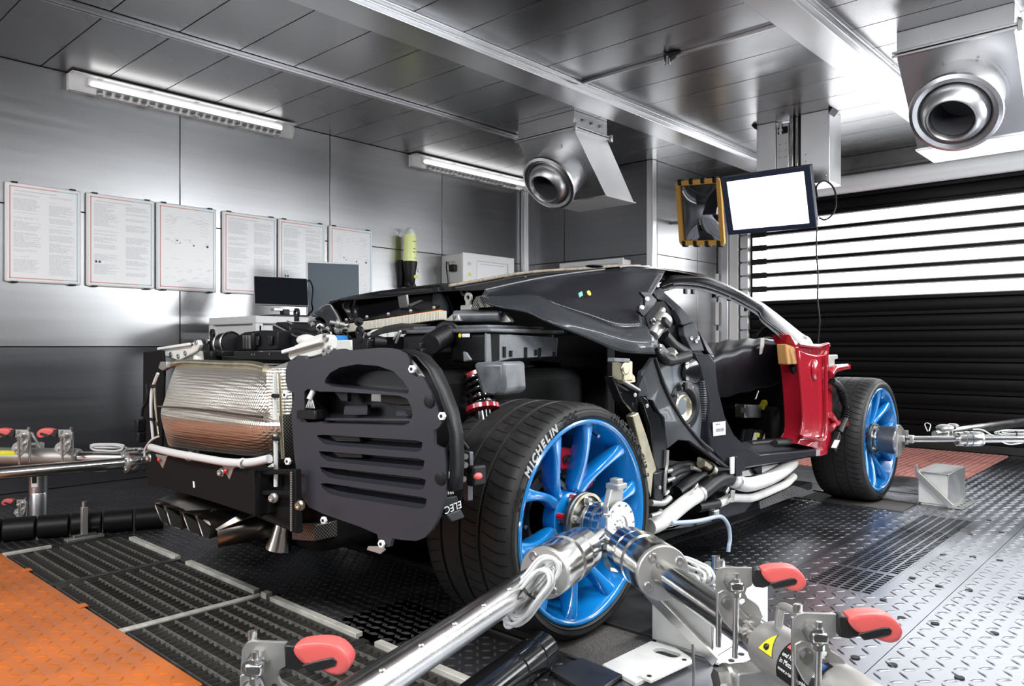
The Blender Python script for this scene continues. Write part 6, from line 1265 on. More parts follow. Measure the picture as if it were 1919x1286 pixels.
ws0 = [(0.62,1.9423,1.1537),(0.63,2.0461,1.1334),(0.66,2.1954,1.068),(0.7,2.3413,0.9907),(0.73,2.3481,0.9665),(0.75,2.3754,0.9495),(0.77,2.381,0.9136)]; ws1 = [(0.66,1.8407,1.1473),(0.67,1.9439,1.1228),(0.7,2.0859,1.0587),(0.73,2.243,0.9804),(0.75,2.2729,0.952),(0.77,2.2735,0.9318),(0.78,2.2992,0.9118)]
mb = MB(); mb.ribbon([sm(ws0), sm(ws1)]); mb.build('windscreen_edge', 'castgrey', car, solid=.004, ang=70)
mb = MB(); mb.ribbon([sm(ws1), [p-V(.02, .03, .02) for p in sm(ws1)]]); mb.build('pillar_inner_trim', 'gloss', car, solid=.004)  # narrow gloss black strip along the inside of the windscreen edge
for p in [(0.76,1.9971,0.9638),(0.78,2.0191,0.9367)]: MB().box(p, (.015, .022, .022)).build('pillar_clip', 'castgrey', car, bev=.003)
for p in [(0.7,1.3715,1.1398),(0.72,1.4803,1.1285),(0.74,1.6169,1.0834),(0.685,1.1366,1.1462),(0.69,1.1936,1.1483)]: MB().box(p, (.012, .020, .022)).build('seal_clip', 'black', car, bev=.002)
# B-pillar and sill
def slab(pts, t, name, m, bev=.004, hol=()):
    mb = MB(); mb.prism(pts, (-t, 0, 0), hol); return mb.build(name, m, car, bev=bev)
slab([(0.69,0.9249,1.1517),(0.7,0.9449,1.1283),(0.75,0.9756,1.074),(0.8,1.0124,1.0069),(0.82,0.8824,0.988),(0.8,0.8903,1.0176),(0.76,0.9184,1.054),(0.73,0.9023,1.0875),(0.71,0.8634,1.0987),(0.7,0.841,1.1291)], .03, 'b_pillar_upper', 'carbon')
slab([(0.8,0.9168,0.9891),(0.8,1.009,1.004),(0.83,0.9935,0.9606),(0.85,1.0096,0.8824),(0.85,0.9031,0.8811),(0.83,0.8816,0.9455)], .03, 'b_pillar_plate', 'carbon2')
for p in [(0.835,0.9196,0.9349),(0.835,0.9762,0.9368),(0.845,0.9425,0.9237)]: MB().lathe(p, (1, -.2, 0), [(.008, -.004), (.008, .006), (.004, .006), (0, .005)], 14).build('plate_bolt', 'steel', car)
slab([(0.83,0.9935,0.9675),(0.85,1.0631,0.891),(0.86,1.0769,0.8558),(0.86,1.0733,0.8382),(0.85,1.0273,0.8841)], .03, 'pillar_flank', 'carbon')
slab([(0.87,0.887,0.8754),(0.87,1.0209,0.8671),(0.87,1.0714,0.8289),(0.88,1.0759,0.7155),(0.89,1.1163,0.5999),(0.9,1.1783,0.5192),(0.91,1.2855,0.4538),(0.92,1.3755,0.4198),(0.92,2.0976,0.3709),(0.92,2.0885,0.336),(0.92,1.2754,0.3683),(0.92,1.0976,0.3881),(0.91,0.9462,0.4868),(0.9,0.9574,0.5563),(0.88,0.987,0.6821),(0.87,0.9325,0.8128)], .10, 'b_pillar_sill', 'carbon', bev=.008)
slab([(0.8,1.2922,0.4462),(0.8,1.5154,0.451),(0.8,2.1195,0.4053),(0.84,2.293,0.3469),(0.88,1.4738,0.4038),(0.86,1.39,0.437)], .02, 'sill_top', 'carbon2', bev=.003)
MB().bar([(0.8,1.5154,0.4299)][0], [(0.8,2.1195,0.4006)][0], .05, .05).build('inner_sill', 'black', car, bev=.01)
mb = MB(); mb.prism([(0.921,2.0291,0.3754),(0.921,2.0798,0.3727),(0.921,2.0738,0.3411),(0.921,2.0261,0.3426)], (.002, 0, 0)); mb.build('sill_end', 'castgrey', car)
MB().prism([(0.905,0.9744,0.5893),(0.905,1.0811,0.5872),(0.905,1.0831,0.5305),(0.905,0.9782,0.5329)], (.002, 0, 0)).build('barcode_sticker', 'sticker_white', car)
q4 = [V(p) for p in [(0.908,0.9992,0.5628),(0.908,1.0653,0.5604),(0.908,1.0653,0.5463),(0.908,0.9992,0.548)]]
for k in range(9): MB().bar(q4[0].lerp(q4[1], k/8), q4[3].lerp(q4[2], k/8), .0018+.001*(k % 2), .001, (1, 0, 0)).build('barcode_bar', 'ink_dark', car)
MB().bar([(0.908,0.9953,0.5797)][0], [(0.908,1.0301,0.5789)][0], .001, .003).build('sticker_text', 'ink_dark', car)
# inner body side with round ring, and the carbon arch in front of the rear wheel
slab([(0.84,0.6652,0.8696),(0.84,0.8155,0.8595),(0.85,0.9446,0.8537),(0.85,0.9969,0.755),(0.86,1.007,0.6241),(0.86,1.0261,0.482),(0.86,0.9414,0.5224),(0.85,0.8332,0.6076),(0.85,0.7308,0.72),(0.84,0.6814,0.8)], .02, 'inner_side_panel', mat('pale_carbon_panel', (.16, .175, .195), .3, coat=.6))
c = V([(0.855,0.8281,0.6639)][0]); MB().lathe(c, (1, -.1, 0), [(.098, 0), (.100, .008), (.07, .014), (.062, .008), (.05, -.02), (0, -.02)], 40).build('filler_ring', 'black', car)
MB().lathe(c+V(.0, .0, -.01), (1, -.1, 0), [(.055, .001), (.05, .006), (.044, .0), (0, -.012)], 28).build('filler_bowl', 'gold', car)
for k in range(8):
    a = k*pi/4+.2; p = c+V(.012, .084*math.cos(a), .084*math.sin(a)); MB().lathe(p, (1, 0, 0), [(.007, 0), (.007, .004), (.003, .004), (0, .003)], 10).build('ring_screw', 'steel2', car)
MB().ell([(0.858,0.912,0.8011)][0], (.012, .10, .055), 18, 10).build('side_pocket', 'gloss', car)
r0_, r1_ = [(0.865,0.9695,0.7564)][0], [(0.868,0.9903,0.5187)][0]
mb = MB()
for k in range(26): mb.box(V(r0_).lerp(V(r1_), k/25), (.02, .034, .006))
stuff(mb.build('flex_strip', 'airbox', car)); slab([(0.875,0.9736,0.7566),(0.875,0.9925,0.7559),(0.88,1.0022,0.4861),(0.88,0.987,0.4875)], .02, 'strip_edge', 'black', bev=.002)
slab([(0.93,0.4142,0.8126),(0.93,0.4461,0.8239),(0.9,0.5411,0.8611),(0.9,0.5921,0.7701),(0.91,0.6392,0.6842),(0.92,0.7125,0.6076),(0.93,0.8417,0.513),(0.94,1.058,0.3977),(0.94,1.0187,0.405),(0.94,0.8683,0.4758),(0.94,0.7281,0.5382),(0.94,0.6452,0.5491),(0.94,0.5657,0.5233),(0.94,0.5533,0.5754),(0.94,0.544,0.6418),(0.93,0.5281,0.6586),(0.93,0.4979,0.6865),(0.93,0.4829,0.7059),(0.93,0.4461,0.7118),(0.93,0.4028,0.7773)], .02, 'arch_panel', 'carbon2', bev=.004)
MB().tube([(0.905,0.5362,0.8587),(0.905,0.5684,0.8043),(0.91,0.6232,0.7146),(0.92,0.7125,0.6162),(0.935,0.8237,0.5274),(0.945,0.8955,0.4842)], .007, n=8).build('arch_seal', 'black', car)
slab([(0.945,0.3728,0.7397),(0.945,0.4227,0.7137),(0.945,0.4592,0.6718),(0.945,0.5039,0.6513),(0.945,0.5451,0.5765),(0.945,0.5575,0.4933),(0.945,0.5544,0.4608),(0.945,0.4889,0.4563),(0.945,0.4665,0.503),(0.945,0.4445,0.617),(0.945,0.4083,0.6829)], .02, 'arch_bracket_plate', 'gloss', bev=.003)
slab([(0.955,0.3151,0.6633),(0.955,0.3518,0.6738),(0.955,0.4036,0.5893),(0.955,0.4717,0.458),(0.955,0.4471,0.4477),(0.955,0.4324,0.365),(0.955,0.4036,0.4321),(0.955,0.3846,0.5023)], .03, 'arch_strip', 'gold', bev=.004)
slab([(0.95,0.455,0.4488),(0.95,0.5352,0.45),(0.95,0.5352,0.382),(0.95,0.5148,0.3388),(0.95,0.4599,0.3576)], .03, 'carbon_block', 'carbon', bev=.004)
MB().tube([(0.955,0.5423,0.5231),(0.955,0.5372,0.4693),(0.955,0.527,0.4379),(0.955,0.5219,0.3682),(0.955,0.5475,0.3728)], .006).build('edge_bracket', 'castgrey', car)
MB().box([(0.93,0.2889,0.8168)][0], (.05, .06, .07)).cyl([(0.96,0.254,0.8258)][0], V([(0.96,0.254,0.8258)][0])+V(.012, 0, 0), .022, n=20).build('mount_block', 'gold', car, bev=.006)
MB().prism([(0.95,0.2642,0.7926),(0.95,0.318,0.8114),(0.95,0.3409,0.798),(0.95,0.3455,0.7772),(0.95,0.2775,0.7744)], (-.03, 0, 0)).build('mount_block', 'gold', car, bev=.005)
MB().bar([(0.95,0.2686,0.7823)][0], [(0.95,0.3594,0.7482)][0], .02, .008).build('mount_plate', 'castgrey', car, bev=.002)
slab([(0.93,0.2318,0.8031),(0.93,0.3023,0.778),(0.93,0.3757,0.7677),(0.93,0.3946,0.7354),(0.93,0.3898,0.6699),(0.93,0.3571,0.6642),(0.93,0.2933,0.7144)], .04, 'arch_cover', 'gloss', bev=.006)
slab([(0.95,0.3828,0.7837),(0.95,0.397,0.799),(0.95,0.4258,0.7243),(0.95,0.3594,0.7275),(0.95,0.3641,0.7636)], .02, 'arch_tab', 'carbon2', bev=.003)
MB().bar([(0.95,0.195,0.8565)][0], [(0.95,0.2864,0.8529)][0], .03, .014).build('mount_bar', 'airbox', car, bev=.003)
for p in [(0.957,0.4005,0.6928),(0.957,0.4834,0.3953),(0.957,0.3257,0.7345)]: MB().lathe(p, (1, -.2, 0), [(.007, 0), (.007, .003), (.003, .004), (0, .003)], 12).build('arch_screw', 'castgrey', car)
# hinge mechanism hidden behind the pillar: dark pocket, damper head, hose
slab([(0.76,0.6978,1.0166),(0.74,0.7965,1.0808),(0.72,0.9056,1.0932),(0.74,0.9386,1.0554),(0.77,0.9415,1.0128),(0.78,0.9513,0.9711),(0.8,0.9985,0.8805),(0.8,0.9573,0.8599),(0.8,0.7998,0.858),(0.78,0.7451,0.8915),(0.77,0.7062,0.9738)], .04, 'hinge_pocket', 'matte', bev=.003)
c0_, c1_ = V([(0.86,0.5998,0.9485)][0]), V([(0.86,0.6616,1.0002)][0]); dd_ = (c1_-c0_).normalized(); L = (c1_-c0_).length
MB().lathe(c0_, dd_, [(0, -.01), (.024, -.01), (.026, 0), (.026, L*.55), (.034, L*.58), (.036, L*1.15), (.02, L*1.2), (0, L*1.2)], 24).build('hinge_damper', 'castgrey', car)
MB().box(V([(0.9,0.6229,0.9905)][0]), (.02, .05, .025), Matrix.Rotation(-.5, 3, 'X')).build('damper_window', 'black', car, bev=.004)
MB().tube([(0.85,0.6748,1.0136),(0.85,0.6658,1.0294),(0.84,0.6971,1.0436)], .012).build('damper_neck', 'castgrey', car)
MB().tube([(0.84,0.6551,0.8822),(0.86,0.6586,0.86),(0.87,0.6903,0.8469),(0.87,0.7708,0.854),(0.86,0.8524,0.863)], .022, n=14).build('pillar_hose', 'black', car)
MB().tube([(0.85,0.7296,0.8754),(0.85,0.7544,0.8622),(0.87,0.7086,0.8467)], .025, n=12).build('hose_clamp', 'castgrey', car)
MB().tube([(0.82,0.7297,0.944),(0.83,0.7879,0.9014),(0.84,0.8741,0.8677)], .028, n=12).build('wiring_loom', 'black', car)
slab([(0.87,0.5133,0.9657),(0.87,0.5441,0.9646),(0.87,0.5611,0.9479),(0.87,0.6158,0.9297),(0.87,0.6129,0.9014),(0.87,0.5897,0.8889),(0.87,0.5328,0.9414)], .012, 'hinge_plate', 'airbox', bev=.003)
slab([(0.87,0.6071,0.9014),(0.87,0.6483,0.9109),(0.87,0.6964,0.8789),(0.87,0.6722,0.8695),(0.87,0.6305,0.873)], .012, 'hinge_plate', 'airbox', bev=.003)
for p in [(0.88,0.5453,0.922),(0.88,0.6027,0.8989),(0.86,0.5883,0.9968)]: MB().lathe(p, (1, -.3, 0), [(.012, -.004), (.012, .006), (.006, .008), (0, .008)], 14).build('hinge_bolt', 'steel', car)
slab([(0.85,0.5246,1.1035),(0.85,0.5868,1.1052),(0.85,0.6391,1.0793),(0.85,0.6215,1.0596),(0.85,0.5724,1.0263),(0.85,0.5498,1.0116),(0.85,0.5135,1.0306),(0.85,0.5163,1.0523),(0.85,0.5526,1.0506),(0.85,0.5582,1.0819)], .012, 'panel_tabs', 'carbon', bev=.002)
for p in [(0.862,0.552,1.0786),(0.862,0.5162,1.0457)]: MB().lathe(p, (1, -.3, 0), [(.008, -.004), (.008, .004), (0, .006)], 12).build('tab_bolt', 'sticker_white', car)
MB().tube([(0.88,0.8002,0.8599),(0.88,0.7944,0.8157),(0.88,0.8002,0.7624)], .003).build('pull_cord', 'black', car); MB().box([(0.88,0.7979,0.7448)][0], (.012, .02, .03)).build('cord_plug', 'black', car, bev=.003)
# red door pillar
red_out = [(0.85,1.8721,0.965),(0.86,1.9108,0.9338),(0.87,1.9415,0.9145),(0.87,2.0186,0.9082),(0.87,2.0948,0.9022),(0.87,2.1733,0.9023),(0.87,2.254,0.9098),(0.87,2.3203,0.9168),(0.87,2.3507,0.9112),(0.87,2.3575,0.8935),(0.87,2.3456,0.8555),(0.87,2.3371,0.7418),(0.88,2.3676,0.7),(0.89,2.3435,0.5404),(0.89,2.3401,0.4398),(0.9,2.2925,0.3695),(0.9,2.2393,0.3264),(0.9,2.136,0.3261),(0.9,2.1328,0.3616),(0.89,2.0437,0.3833),(0.89,1.878,0.416),(0.88,1.917,0.4326),(0.88,1.955,0.4557),(0.88,1.9668,0.4871),(0.88,1.9638,0.5521),(0.88,1.9491,0.6589),(0.87,1.9474,0.7704),(0.87,1.9299,0.8236),(0.87,1.9125,0.8881),(0.86,1.8822,0.9348)]
slab(red_out, .10, 'door_pillar', 'red', bev=.010)
slab([(0.882,1.9077,0.8853),(0.885,2.026,0.8641),(0.885,2.1342,0.8536),(0.885,2.2468,0.8589),(0.885,2.2881,0.8811),(0.885,2.2798,0.8437),(0.886,2.2606,0.6946),(0.894,2.2358,0.4856),(0.898,2.1957,0.4184),(0.898,1.9045,0.4526),(0.892,1.9457,0.5072),(0.888,1.9439,0.6595),(0.884,1.9246,0.7888)], .012, 'pillar_pressing', 'red', bev=.010)
MB().ell([(0.89,2.0977,0.7792)][0], (.016, .042, .055), 20, 12).build('pillar_boss', 'red', car)
MB().tube([(0.9,2.2196,0.8506),(0.9,2.2196,0.7336),(0.905,2.2127,0.5496),(0.91,2.1928,0.4533),(0.91,2.1477,0.4114),(0.91,1.9776,0.4402),(0.905,1.8871,0.4546)], .009, n=10).build('pressing_edge', 'red', car)
MB().tube([(0.89,1.8637,0.8969),(0.89,1.8809,0.8303),(0.895,1.8974,0.7083),(0.9,1.9068,0.592),(0.905,1.8987,0.5116),(0.905,1.8727,0.4616)], .009, n=10).build('pressing_edge', 'red', car)
MB().tube([(0.885,1.9003,0.9115),(0.885,2.0412,0.9028),(0.885,2.1659,0.901),(0.885,2.2798,0.9148),(0.885,2.3065,0.9048)], .008, n=10).build('pressing_edge', 'red', car)
for p in [(0.893,2.0088,0.8761),(0.893,2.1196,0.8671)]: MB().cyl(p, V(p)+V(.004, 0, 0), .008, n=12).build('pillar_hole', 'joint', car)
MB().tube([(0.9,2.2641,0.7508),(0.9,2.3228,0.7775),(0.9,2.4264,0.7848),(0.9,2.5339,0.7892)], [.026, .016], n=12).cyl([(0.9,2.5302,0.7762)][0], [(0.9,2.5302,0.8022)][0], .020, n=14).build('upper_hinge', 'red', car)
MB().tube([(0.9,2.2891,0.5319),(0.9,2.3484,0.4902),(0.9,2.2891,0.4602)], .018, n=10).tube([(0.9,2.3228,0.4858),(0.9,2.4796,0.4711),(0.9,2.6078,0.4583)], .020, n=12).cyl([(0.9,2.6078,0.4352)][0], [(0.9,2.6078,0.4793)][0], .022, n=16).build('lower_hinge', 'red', car)
MB().cyl([(0.9,2.5761,0.479)][0], [(0.9,2.5761,0.5032)][0], .022, n=16).cyl([(0.9,2.5761,0.5032)][0], [(0.9,2.5761,0.5163)][0], .010, n=12).build('hinge_cap', 'bluecap', car)
MB().prism([(0.87,2.3456,0.8555),(0.87,2.4754,0.8558),(0.87,2.4843,0.835),(0.87,2.4315,0.8291),(0.87,2.4315,0.797),(0.87,2.4055,0.7847),(0.87,2.3371,0.7924)], (-.03, 0, 0)).build('hinge_stop', 'castgrey', car, bev=.004)
MB().tube([(0.91,2.2785,0.7165),(0.92,2.3355,0.693),(0.92,2.4049,0.6524),(0.92,2.4402,0.5998),(0.92,2.467,0.5599),(0.92,2.4491,0.5098),(0.92,2.3961,0.4691),(0.92,2.3526,0.4347)], .020, n=12).build('wiring_loom', 'black', car)
bl = MB()
pp = smooth_path([(0.92,2.3786,0.6662),(0.92,2.4402,0.5998),(0.92,2.4724,0.5692),(0.92,2.4402,0.5041)], 6)
for p, q_ in zip(pp, pp[1:]): bl.lathe(p, q_-p, [(.020, 0), (.0245, .004), (.020, .008)], 12)
bl.build('loom_tape', 'matte', car)
a, b_ = [(0.92,2.344,0.4291),(0.92,2.2594,0.3497)]; MB().bar(a, b_, .03, .045).build('plug', 'black', car, bev=.005)
a, b_ = [(0.945,2.2587,0.4044),(0.945,2.2071,0.3694)]; MB().bar(a, b_, .003, .026, (1, 0, 0)).build('plug_label', 'sticker_white', car)
MB().prism([(0.86,1.8051,0.9142),(0.86,1.9253,0.8969),(0.87,1.9183,0.812),(0.86,1.8231,0.8112),(0.86,1.812,0.8654)], (-.05, 0, 0)).build('tan_foam_block', 'tan', car, bev=.006)
MB().tube([(0.84,1.9303,0.8055),(0.84,1.996,0.7028),(0.85,2.0011,0.5598),(0.85,1.9863,0.4656),(0.84,1.9448,0.4209),(0.84,1.7225,0.4296)], .016, n=10).build('door_rubber', 'rubber', car)
# interior
MB().bb((-.66, .62, .60), (-.62, 2.3, .88)).bb((-.66, 2.44, .55), (.80, 2.48, .92)).build('cabin_trim', 'matte', car)
sheet = [[(0.1,2.1879,0.9064),(0.15,2.3229,0.9194),(0.2,2.4647,0.9394),(0.25,2.6509,0.9504),(0.3,2.7873,0.9579),(0.4,2.7199,0.9531)],
         [(0.45,1.5751,0.8864),(0.5,1.6759,0.8945),(0.52,1.8395,0.9113),(0.55,2.0257,0.9289),(0.58,2.1994,0.9386),(0.66,2.2685,0.9297)],
         [(0.62,1.2774,0.8554),(0.66,1.3801,0.8699),(0.68,1.5269,0.8948),(0.7,1.7131,0.916),(0.72,1.9152,0.9276),(0.76,2.0879,0.9141)],
         [(0.66,1.2073,0.803),(0.7,1.3062,0.8214),(0.72,1.4756,0.8493),(0.74,1.6587,0.8843),(0.76,1.8261,0.9054),(0.79,2.0435,0.8944)],
         [(0.6,1.3124,0.7246),(0.64,1.4171,0.7425),(0.66,1.5937,0.7689),(0.68,1.7847,0.7916),(0.7,1.9922,0.827),(0.74,2.1635,0.8425)],
         [(0.5,1.4875,0.6093),(0.54,1.602,0.6183),(0.58,1.7513,0.6397),(0.6,1.9528,0.6591),(0.62,2.1718,0.6798),(0.66,2.3555,0.7042)]]
rows = [[p+V(0, 0, .006*math.sin(7*i+1.7*j)) for j, p in enumerate(smooth_path(r, 4))] for i, r in enumerate(sheet)]
mb = MB(); mb.ribbon(rows); mb.build('cover_sheet', 'cloth', car, solid=.002, sub=2, ang=180)
tr_ = [(0.6,2.1954,1.0136),(0.62,2.182,1.0063),(0.7,2.1886,0.9317),(0.64,2.1841,0.9421),(0.58,2.1616,0.9524),(0.56,2.2055,0.9769)]; mb = MB(); mb.prism(tr_, (-.04, 0, 0)); mb.build('mirror_triangle', 'cloth', car, bev=.008)
MB().tube([(0.7,1.8987,0.9459),(0.7,1.987,0.9466),(0.72,2.0323,0.9307),(0.74,2.0398,0.9177),(0.74,2.0092,0.8952)], .004).build('sheet_hem', 'castgrey', car)
MB().prism([(0.76,1.7394,0.941),(0.76,1.7812,0.9444),(0.76,1.7777,0.9077),(0.76,1.7533,0.865),(0.76,1.7291,0.8621),(0.76,1.736,0.9076)], (-.004, 0, 0)).build('tape_strip', 'castgrey', car)
MB().bar([(0.45,2.1454,0.5389)][0], [(0.45,2.432,0.5192)][0], .06, .075).build('control_unit', 'alu', car, bev=.004)
MB().bar([(0.5,2.0532,0.5519)][0], [(0.5,2.1023,0.547)][0], .002, .03).build('unit_sticker', 'gold', car)
for p in [(0.48,2.3928,0.5702),(0.48,2.3664,0.552)]: MB().box(p, (.03, .03, .03), Matrix.Rotation(.6, 3, 'X')).build('yellow_plug', 'yellowlabel', car, bev=.004)
for pp in ([(0.5,2.2252,0.4132),(0.5,2.2773,0.4089),(0.5,2.2326,0.3468),(0.5,2.1856,0.3479)], [(0.5,2.3612,0.3987),(0.5,2.4236,0.3935),(0.5,2.3689,0.334),(0.5,2.3075,0.3364)]): MB().prism(pp, (-.004, 0, 0)).build('paper_label', 'cream', car)
MB().prism([(0.505,2.2486,0.4084),(0.505,2.2816,0.4056),(0.505,2.2755,0.383),(0.505,2.2441,0.3857)], (-.004, 0, 0)).build('yellow_label', 'yellowlabel', car)
MB().prism([(0.49,2.123,0.4403),(0.49,2.2391,0.4344),(0.49,2.1805,0.3443),(0.49,2.0947,0.3653)], (-.02, 0, 0)).prism([(0.49,2.254,0.4266),(0.49,2.4699,0.406),(0.49,2.4381,0.3164),(0.49,2.195,0.3396)], (-.02, 0, 0)).build('foot_rest', 'black', car, bev=.004)
for pts, m in (([(0.5,2.5608,0.6496),(0.5,2.5773,0.642),(0.5,2.5641,0.6147)], 'redcal'), ([(0.5,2.2698,0.6481),(0.5,2.2549,0.6289),(0.5,2.2326,0.6035)], 'castgrey'), ([(0.5,2.4713,0.5607),(0.5,2.4633,0.5304),(0.5,2.4442,0.494)], 'castgrey'), ([(0.5,2.5608,0.6079),(0.5,2.569,0.5797)], 'castgrey'), ([(0.5,2.6613,0.6668),(0.5,2.6274,0.6118),(0.5,2.6073,0.5707)], 'darksteel')): MB().tube(pts, .005, n=6).build('cabin_wire', m, car)
# coolant pipes under the sill
MB().tube([(0.9,0.5034,0.2403),(0.9,0.5611,0.2426),(0.9,0.6139,0.2514),(0.9,0.6889,0.2698),(0.9,0.7668,0.2907),(0.9,0.8705,0.3101)], .030, n=18).build('coolant_pipe', 'offwhite', car)
MB().tube([(0.9,0.8667,0.3079),(0.9,0.9321,0.3236),(0.9,0.9956,0.3404),(0.9,1.0694,0.3466),(0.9,1.1414,0.3395)], .032, n=18).build('rubber_sleeve', 'black', car)
MB().tube([(0.9,1.1371,0.334),(0.9,1.1981,0.316),(0.9,1.2882,0.2919),(0.89,1.4325,0.2823),(0.88,1.606,0.2853),(0.86,1.7815,0.296),(0.84,1.9201,0.311)], .032, n=18).build('coolant_pipe', 'offwhite', car)
for p, q_ in ([(0.9,0.8667,0.3091),(0.9,0.8857,0.3128)], [(0.9,1.1328,0.3398),(0.9,1.1587,0.3313)], [(0.9,1.1849,0.3198),(0.9,1.2025,0.3147)]): MB().lathe(p, V(q_)-V(p), [(.030, -.006), (.0345, -.006), (.0345, .010), (.030, .010)], 24).build('hose_clip', 'steel2', car)
for p in [(0.93,0.7904,0.3541),(0.93,1.0484,0.3037)]: MB().box(p, (.012, .03, .014), Matrix.Rotation(.6, 3, 'X')).build('clip_screw', 'steel2', car, bev=.002)
MB().tube([(0.88,0.8913,0.2502),(0.88,0.9691,0.2452),(0.88,1.0622,0.2398)], .021, n=14).build('rubber_sleeve', 'black', car)
MB().tube([(0.88,1.058,0.2384),(0.88,1.1166,0.2417),(0.88,1.1767,0.247),(0.88,1.2746,0.2328),(0.88,1.3768,0.218),(0.87,1.5155,0.2141),(0.86,1.6724,0.2156),(0.85,1.8274,0.219),(0.83,1.9677,0.2345)], .019, n=14).build('coolant_pipe', 'offwhite', car)
MB().tube([(0.88,1.0498,0.2555),(0.88,1.0788,0.2413),(0.88,1.0746,0.222)], .010, n=8).build('hose_clip', 'castgrey', car)
MB().prism([(0.91,1.1276,0.2903),(0.91,1.1648,0.2851),(0.91,1.1604,0.2534),(0.91,1.1474,0.2351),(0.91,1.0919,0.2435),(0.91,1.1259,0.2584)], (-.006, 0, 0)).build('pipe_bracket', 'castgrey', car, bev=.002)
MB().prism([(0.935,1.0779,0.4377),(0.935,1.1085,0.4372),(0.935,1.1068,0.3658),(0.935,1.0779,0.3674)], (-.008, 0, 0)).build('jack_tab', 'sticker_white', car, bev=.002)
slab([(0.935,1.1145,0.4385),(0.935,1.1361,0.4363),(0.935,1.2155,0.377),(0.935,1.171,0.3641),(0.935,1.1622,0.347),(0.935,1.1188,0.3544)], .02, 'jack_fin', 'carbon', bev=.003)
slab([(0.84,1.3703,0.3337),(0.84,1.581,0.3354),(0.84,1.9319,0.3121),(0.84,1.9201,0.3014),(0.84,1.5913,0.2938),(0.84,1.375,0.3074)], .02, 'under_sill_tray', 'paper', bev=.004)
slab([(0.86,1.4481,0.3397),(0.86,1.5374,0.3447),(0.86,1.5374,0.3049),(0.86,1.4873,0.3079)], .02, 'tray_bracket', 'black', bev=.003)
for pts, r in (([(0.84,0.7973,0.3156),(0.84,0.8861,0.3378),(0.84,0.9947,0.3629),(0.84,1.0756,0.369)], .030), ([(0.82,0.7661,0.3625),(0.82,0.8607,0.381),(0.82,0.9675,0.3995),(0.82,1.031,0.3842)], .022), ([(0.82,0.7661,0.4001),(0.82,0.8312,0.4114),(0.82,0.9211,0.4126),(0.82,1.0149,0.39)], .018), ([(0.8,0.7635,0.3114),(0.8,0.865,0.3473),(0.8,1.003,0.3653)], .03), ([(0.83,0.7567,0.3836),(0.83,0.8289,0.3975),(0.83,0.9189,0.3984)], .016)):
    MB().tube(pts, r, n=12).build('black_hose', 'black', car)
for p, q_ in ([(0.85,0.7062,0.3776),(0.85,0.7589,0.3819)], [(0.85,0.7062,0.4144),(0.85,0.7412,0.4157)], [(0.85,0.9027,0.4063),(0.85,0.9686,0.3869)], [(0.85,0.9608,0.4347),(0.85,1.0488,0.4093)]): MB().cyl(p, q_, .009, n=12).build('pipe_end', 'castgrey', car)
MB().tube([(0.86,0.9584,0.4204),(0.86,0.998,0.4041),(0.86,1.0383,0.3836),(0.86,1.0547,0.3618)], .020, n=12).build('gold_elbow', 'gold', car)
MB().lathe([(0.86,1.0342,0.3802)][0], (.2, .8, -.5), [(.028, -.01), (.034, -.01), (.034, .01), (.028, .01)], 20).build('hose_clip', 'castgrey', car)
MB().tube([(0.93,0.6112,0.2423),(0.93,0.6935,0.2302),(0.93,0.8015,0.2175),(0.93,0.8922,0.2118),(0.93,0.9549,0.2099),(0.93,1.0032,0.2005),(0.93,1.0401,0.1776),(0.93,1.0676,0.1434),(0.93,1.076,0.0946),(0.93,1.0651,0.069),(0.93,1.0609,0.0462)], .0085, n=10).build('clear_hose', 'tubeclear', car)
MB().box([(0.92,0.9579,0.2225)][0], (.03, .04, .03)).build('hose_fitting', 'steel2', car, bev=.005)
MB().tube([(0.94,0.4531,0.3432),(0.94,0.5354,0.3309),(0.94,0.5812,0.3415)], .012, n=10).tube([(0.94,0.4531,0.296),(0.94,0.5097,0.297),(0.94,0.5193,0.3093)], .008).build('arch_bracket', 'castgrey', car)
slab([(0.84,1.0756,0.3529),(0.84,1.3563,0.3097),(0.84,1.5404,0.1889),(0.84,1.4034,0.1439),(0.84,1.0922,0.157)], .03, 'floor_side', 'carbon', bev=.005)
slab([(0.85,0.5882,0.2051),(0.85,0.8687,0.192),(0.85,1.0734,0.1817),(0.85,1.0734,0.1536),(0.85,0.8537,0.1678),(0.85,0.6279,0.1927)], .05, 'floor_edge', 'gloss', bev=.005)
ut = [(0.86,1.362,0.1663),(0.86,1.4973,0.1759),(0.86,1.8954,0.1971),(0.86,2.0513,0.1566),(0.86,1.8264,0.1454),(0.86,1.5072,0.1502)]
um = MB(); p0, p1, p2, p3 = V(ut[1]), V(ut[2]), V(ut[3]), V(ut[5])
for k in range(15): um.bar(p0.lerp(p1, k/14), p3.lerp(p2, k/14), .012, .008)
for f in (0, .33, .66, 1): um.bar(p0.lerp(p3, f), p1.lerp(p2, f), .010, .010)
um.build('undertray_mesh', 'darksteel', car)
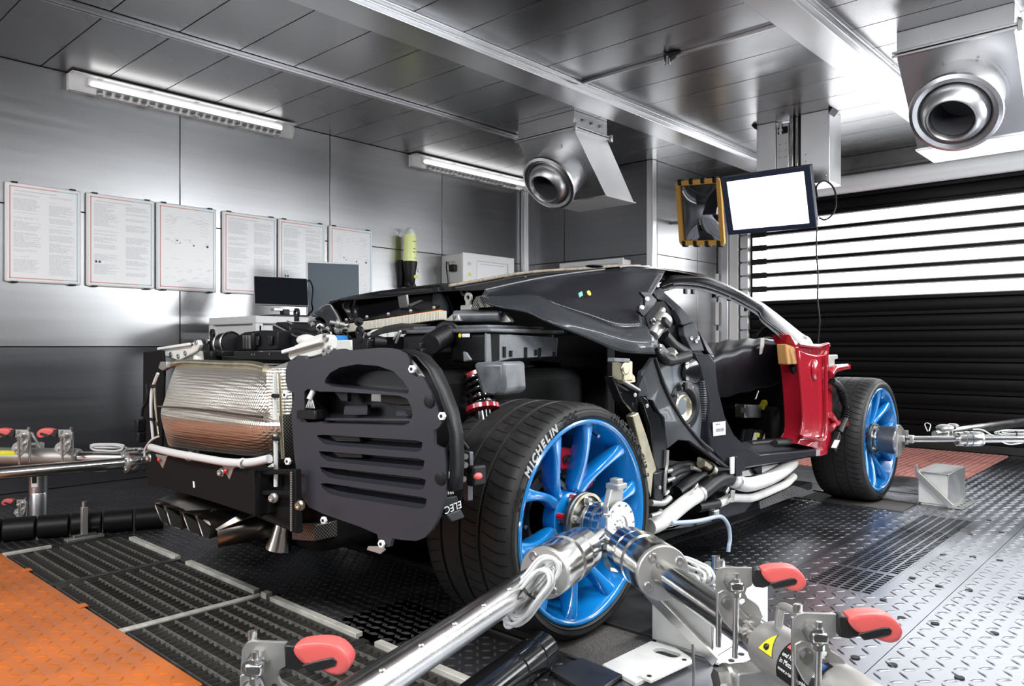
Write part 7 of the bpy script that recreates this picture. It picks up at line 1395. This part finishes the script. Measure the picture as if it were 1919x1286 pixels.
# loose bits beside the vent panel
MB().prism([(0.93,-0.5047,0.6246),(0.93,-0.4403,0.6182),(0.93,-0.4379,0.5705),(0.93,-0.4636,0.5265),(0.93,-0.5047,0.5385)], (-.03, 0, 0)).build('side_bracket', 'matte', car, bev=.004)
MB().prism([(0.945,-0.4511,0.6167),(0.945,-0.436,0.6158),(0.945,-0.436,0.5753),(0.945,-0.4501,0.5752)], (-.02, 0, 0)).build('relay_carrier', 'airbox', car, bev=.003)
MB().prism([(0.945,-0.4595,0.5411),(0.945,-0.4384,0.5351),(0.945,-0.4384,0.4828),(0.945,-0.4571,0.4839)], (-.02, 0, 0)).build('relay_carrier', 'airbox', car, bev=.003)
for p in [(0.95,-0.4804,0.6098),(0.95,-0.4804,0.5876),(0.95,-0.4872,0.5512)]: MB().cyl(p, V(p)+V(.02, -.01, 0), .008, n=10).build('bracket_stud', 'steel2', car)
p = V([(0.96,-0.4404,0.5539)][0]); MB().box(p, (.03, .05, .055)).build('sensor', 'black', car, bev=.006); MB().ell(p+V(.016, -.01, 0), (.008, .016, .010), 14, 8).build('sensor_window', 'grip_red', car)
MB().tube([(0.94,-0.5184,0.6663),(0.94,-0.4869,0.6554),(0.94,-0.4546,0.6256)], .006).build('loom', 'black', car); MB().tube([(0.95,-0.5188,0.6508),(0.95,-0.5232,0.6152),(0.95,-0.5343,0.5741)], .006).build('loom', 'black', car)
MB().cyl([(0.96,-0.5474,0.5751)][0], [(0.96,-0.5474,0.5493)][0], .009, n=12).build('cable_sleeve', 'sticker_white', car)
for k in range(5):
    a = V([(0.96,-0.5474,0.5493)][0]); b_ = V([(0.97,-0.5677,0.5196)][0]).lerp(V([(0.97,-0.5351,0.5182)][0]), k/4); MB().tube([a, (a+b_)/2+V(0, 0, .004), b_], .0022, n=6, k=3).build('wire', 'cable', car)
cb = [V(p) for p in [(0.97,-0.5763,0.5129),(0.97,-0.5196,0.5112),(0.97,-0.5062,0.475),(0.97,-0.5591,0.4672)]]; MB().prism(cb, (-.035, 0, 0)).build('connector', 'black', car, bev=.004)
cb2 = [V(p) for p in [(0.972,-0.5601,0.4676),(0.972,-0.5081,0.4749),(0.972,-0.4923,0.4501),(0.972,-0.5436,0.4456)]]; MB().prism(cb2, (-.03, 0, 0)).build('connector_cap', 'slate_dark', car, bev=.004)
ux_ = (cb[2]-cb[3]).normalized(); text_mesh('ELEC', .028, 'sticker_white', 'connector_text', basis(cb[3].lerp(cb[2], .42)+V(.0015, 0, .014), -ux_, V(0, 0, -1)), car, .0004)
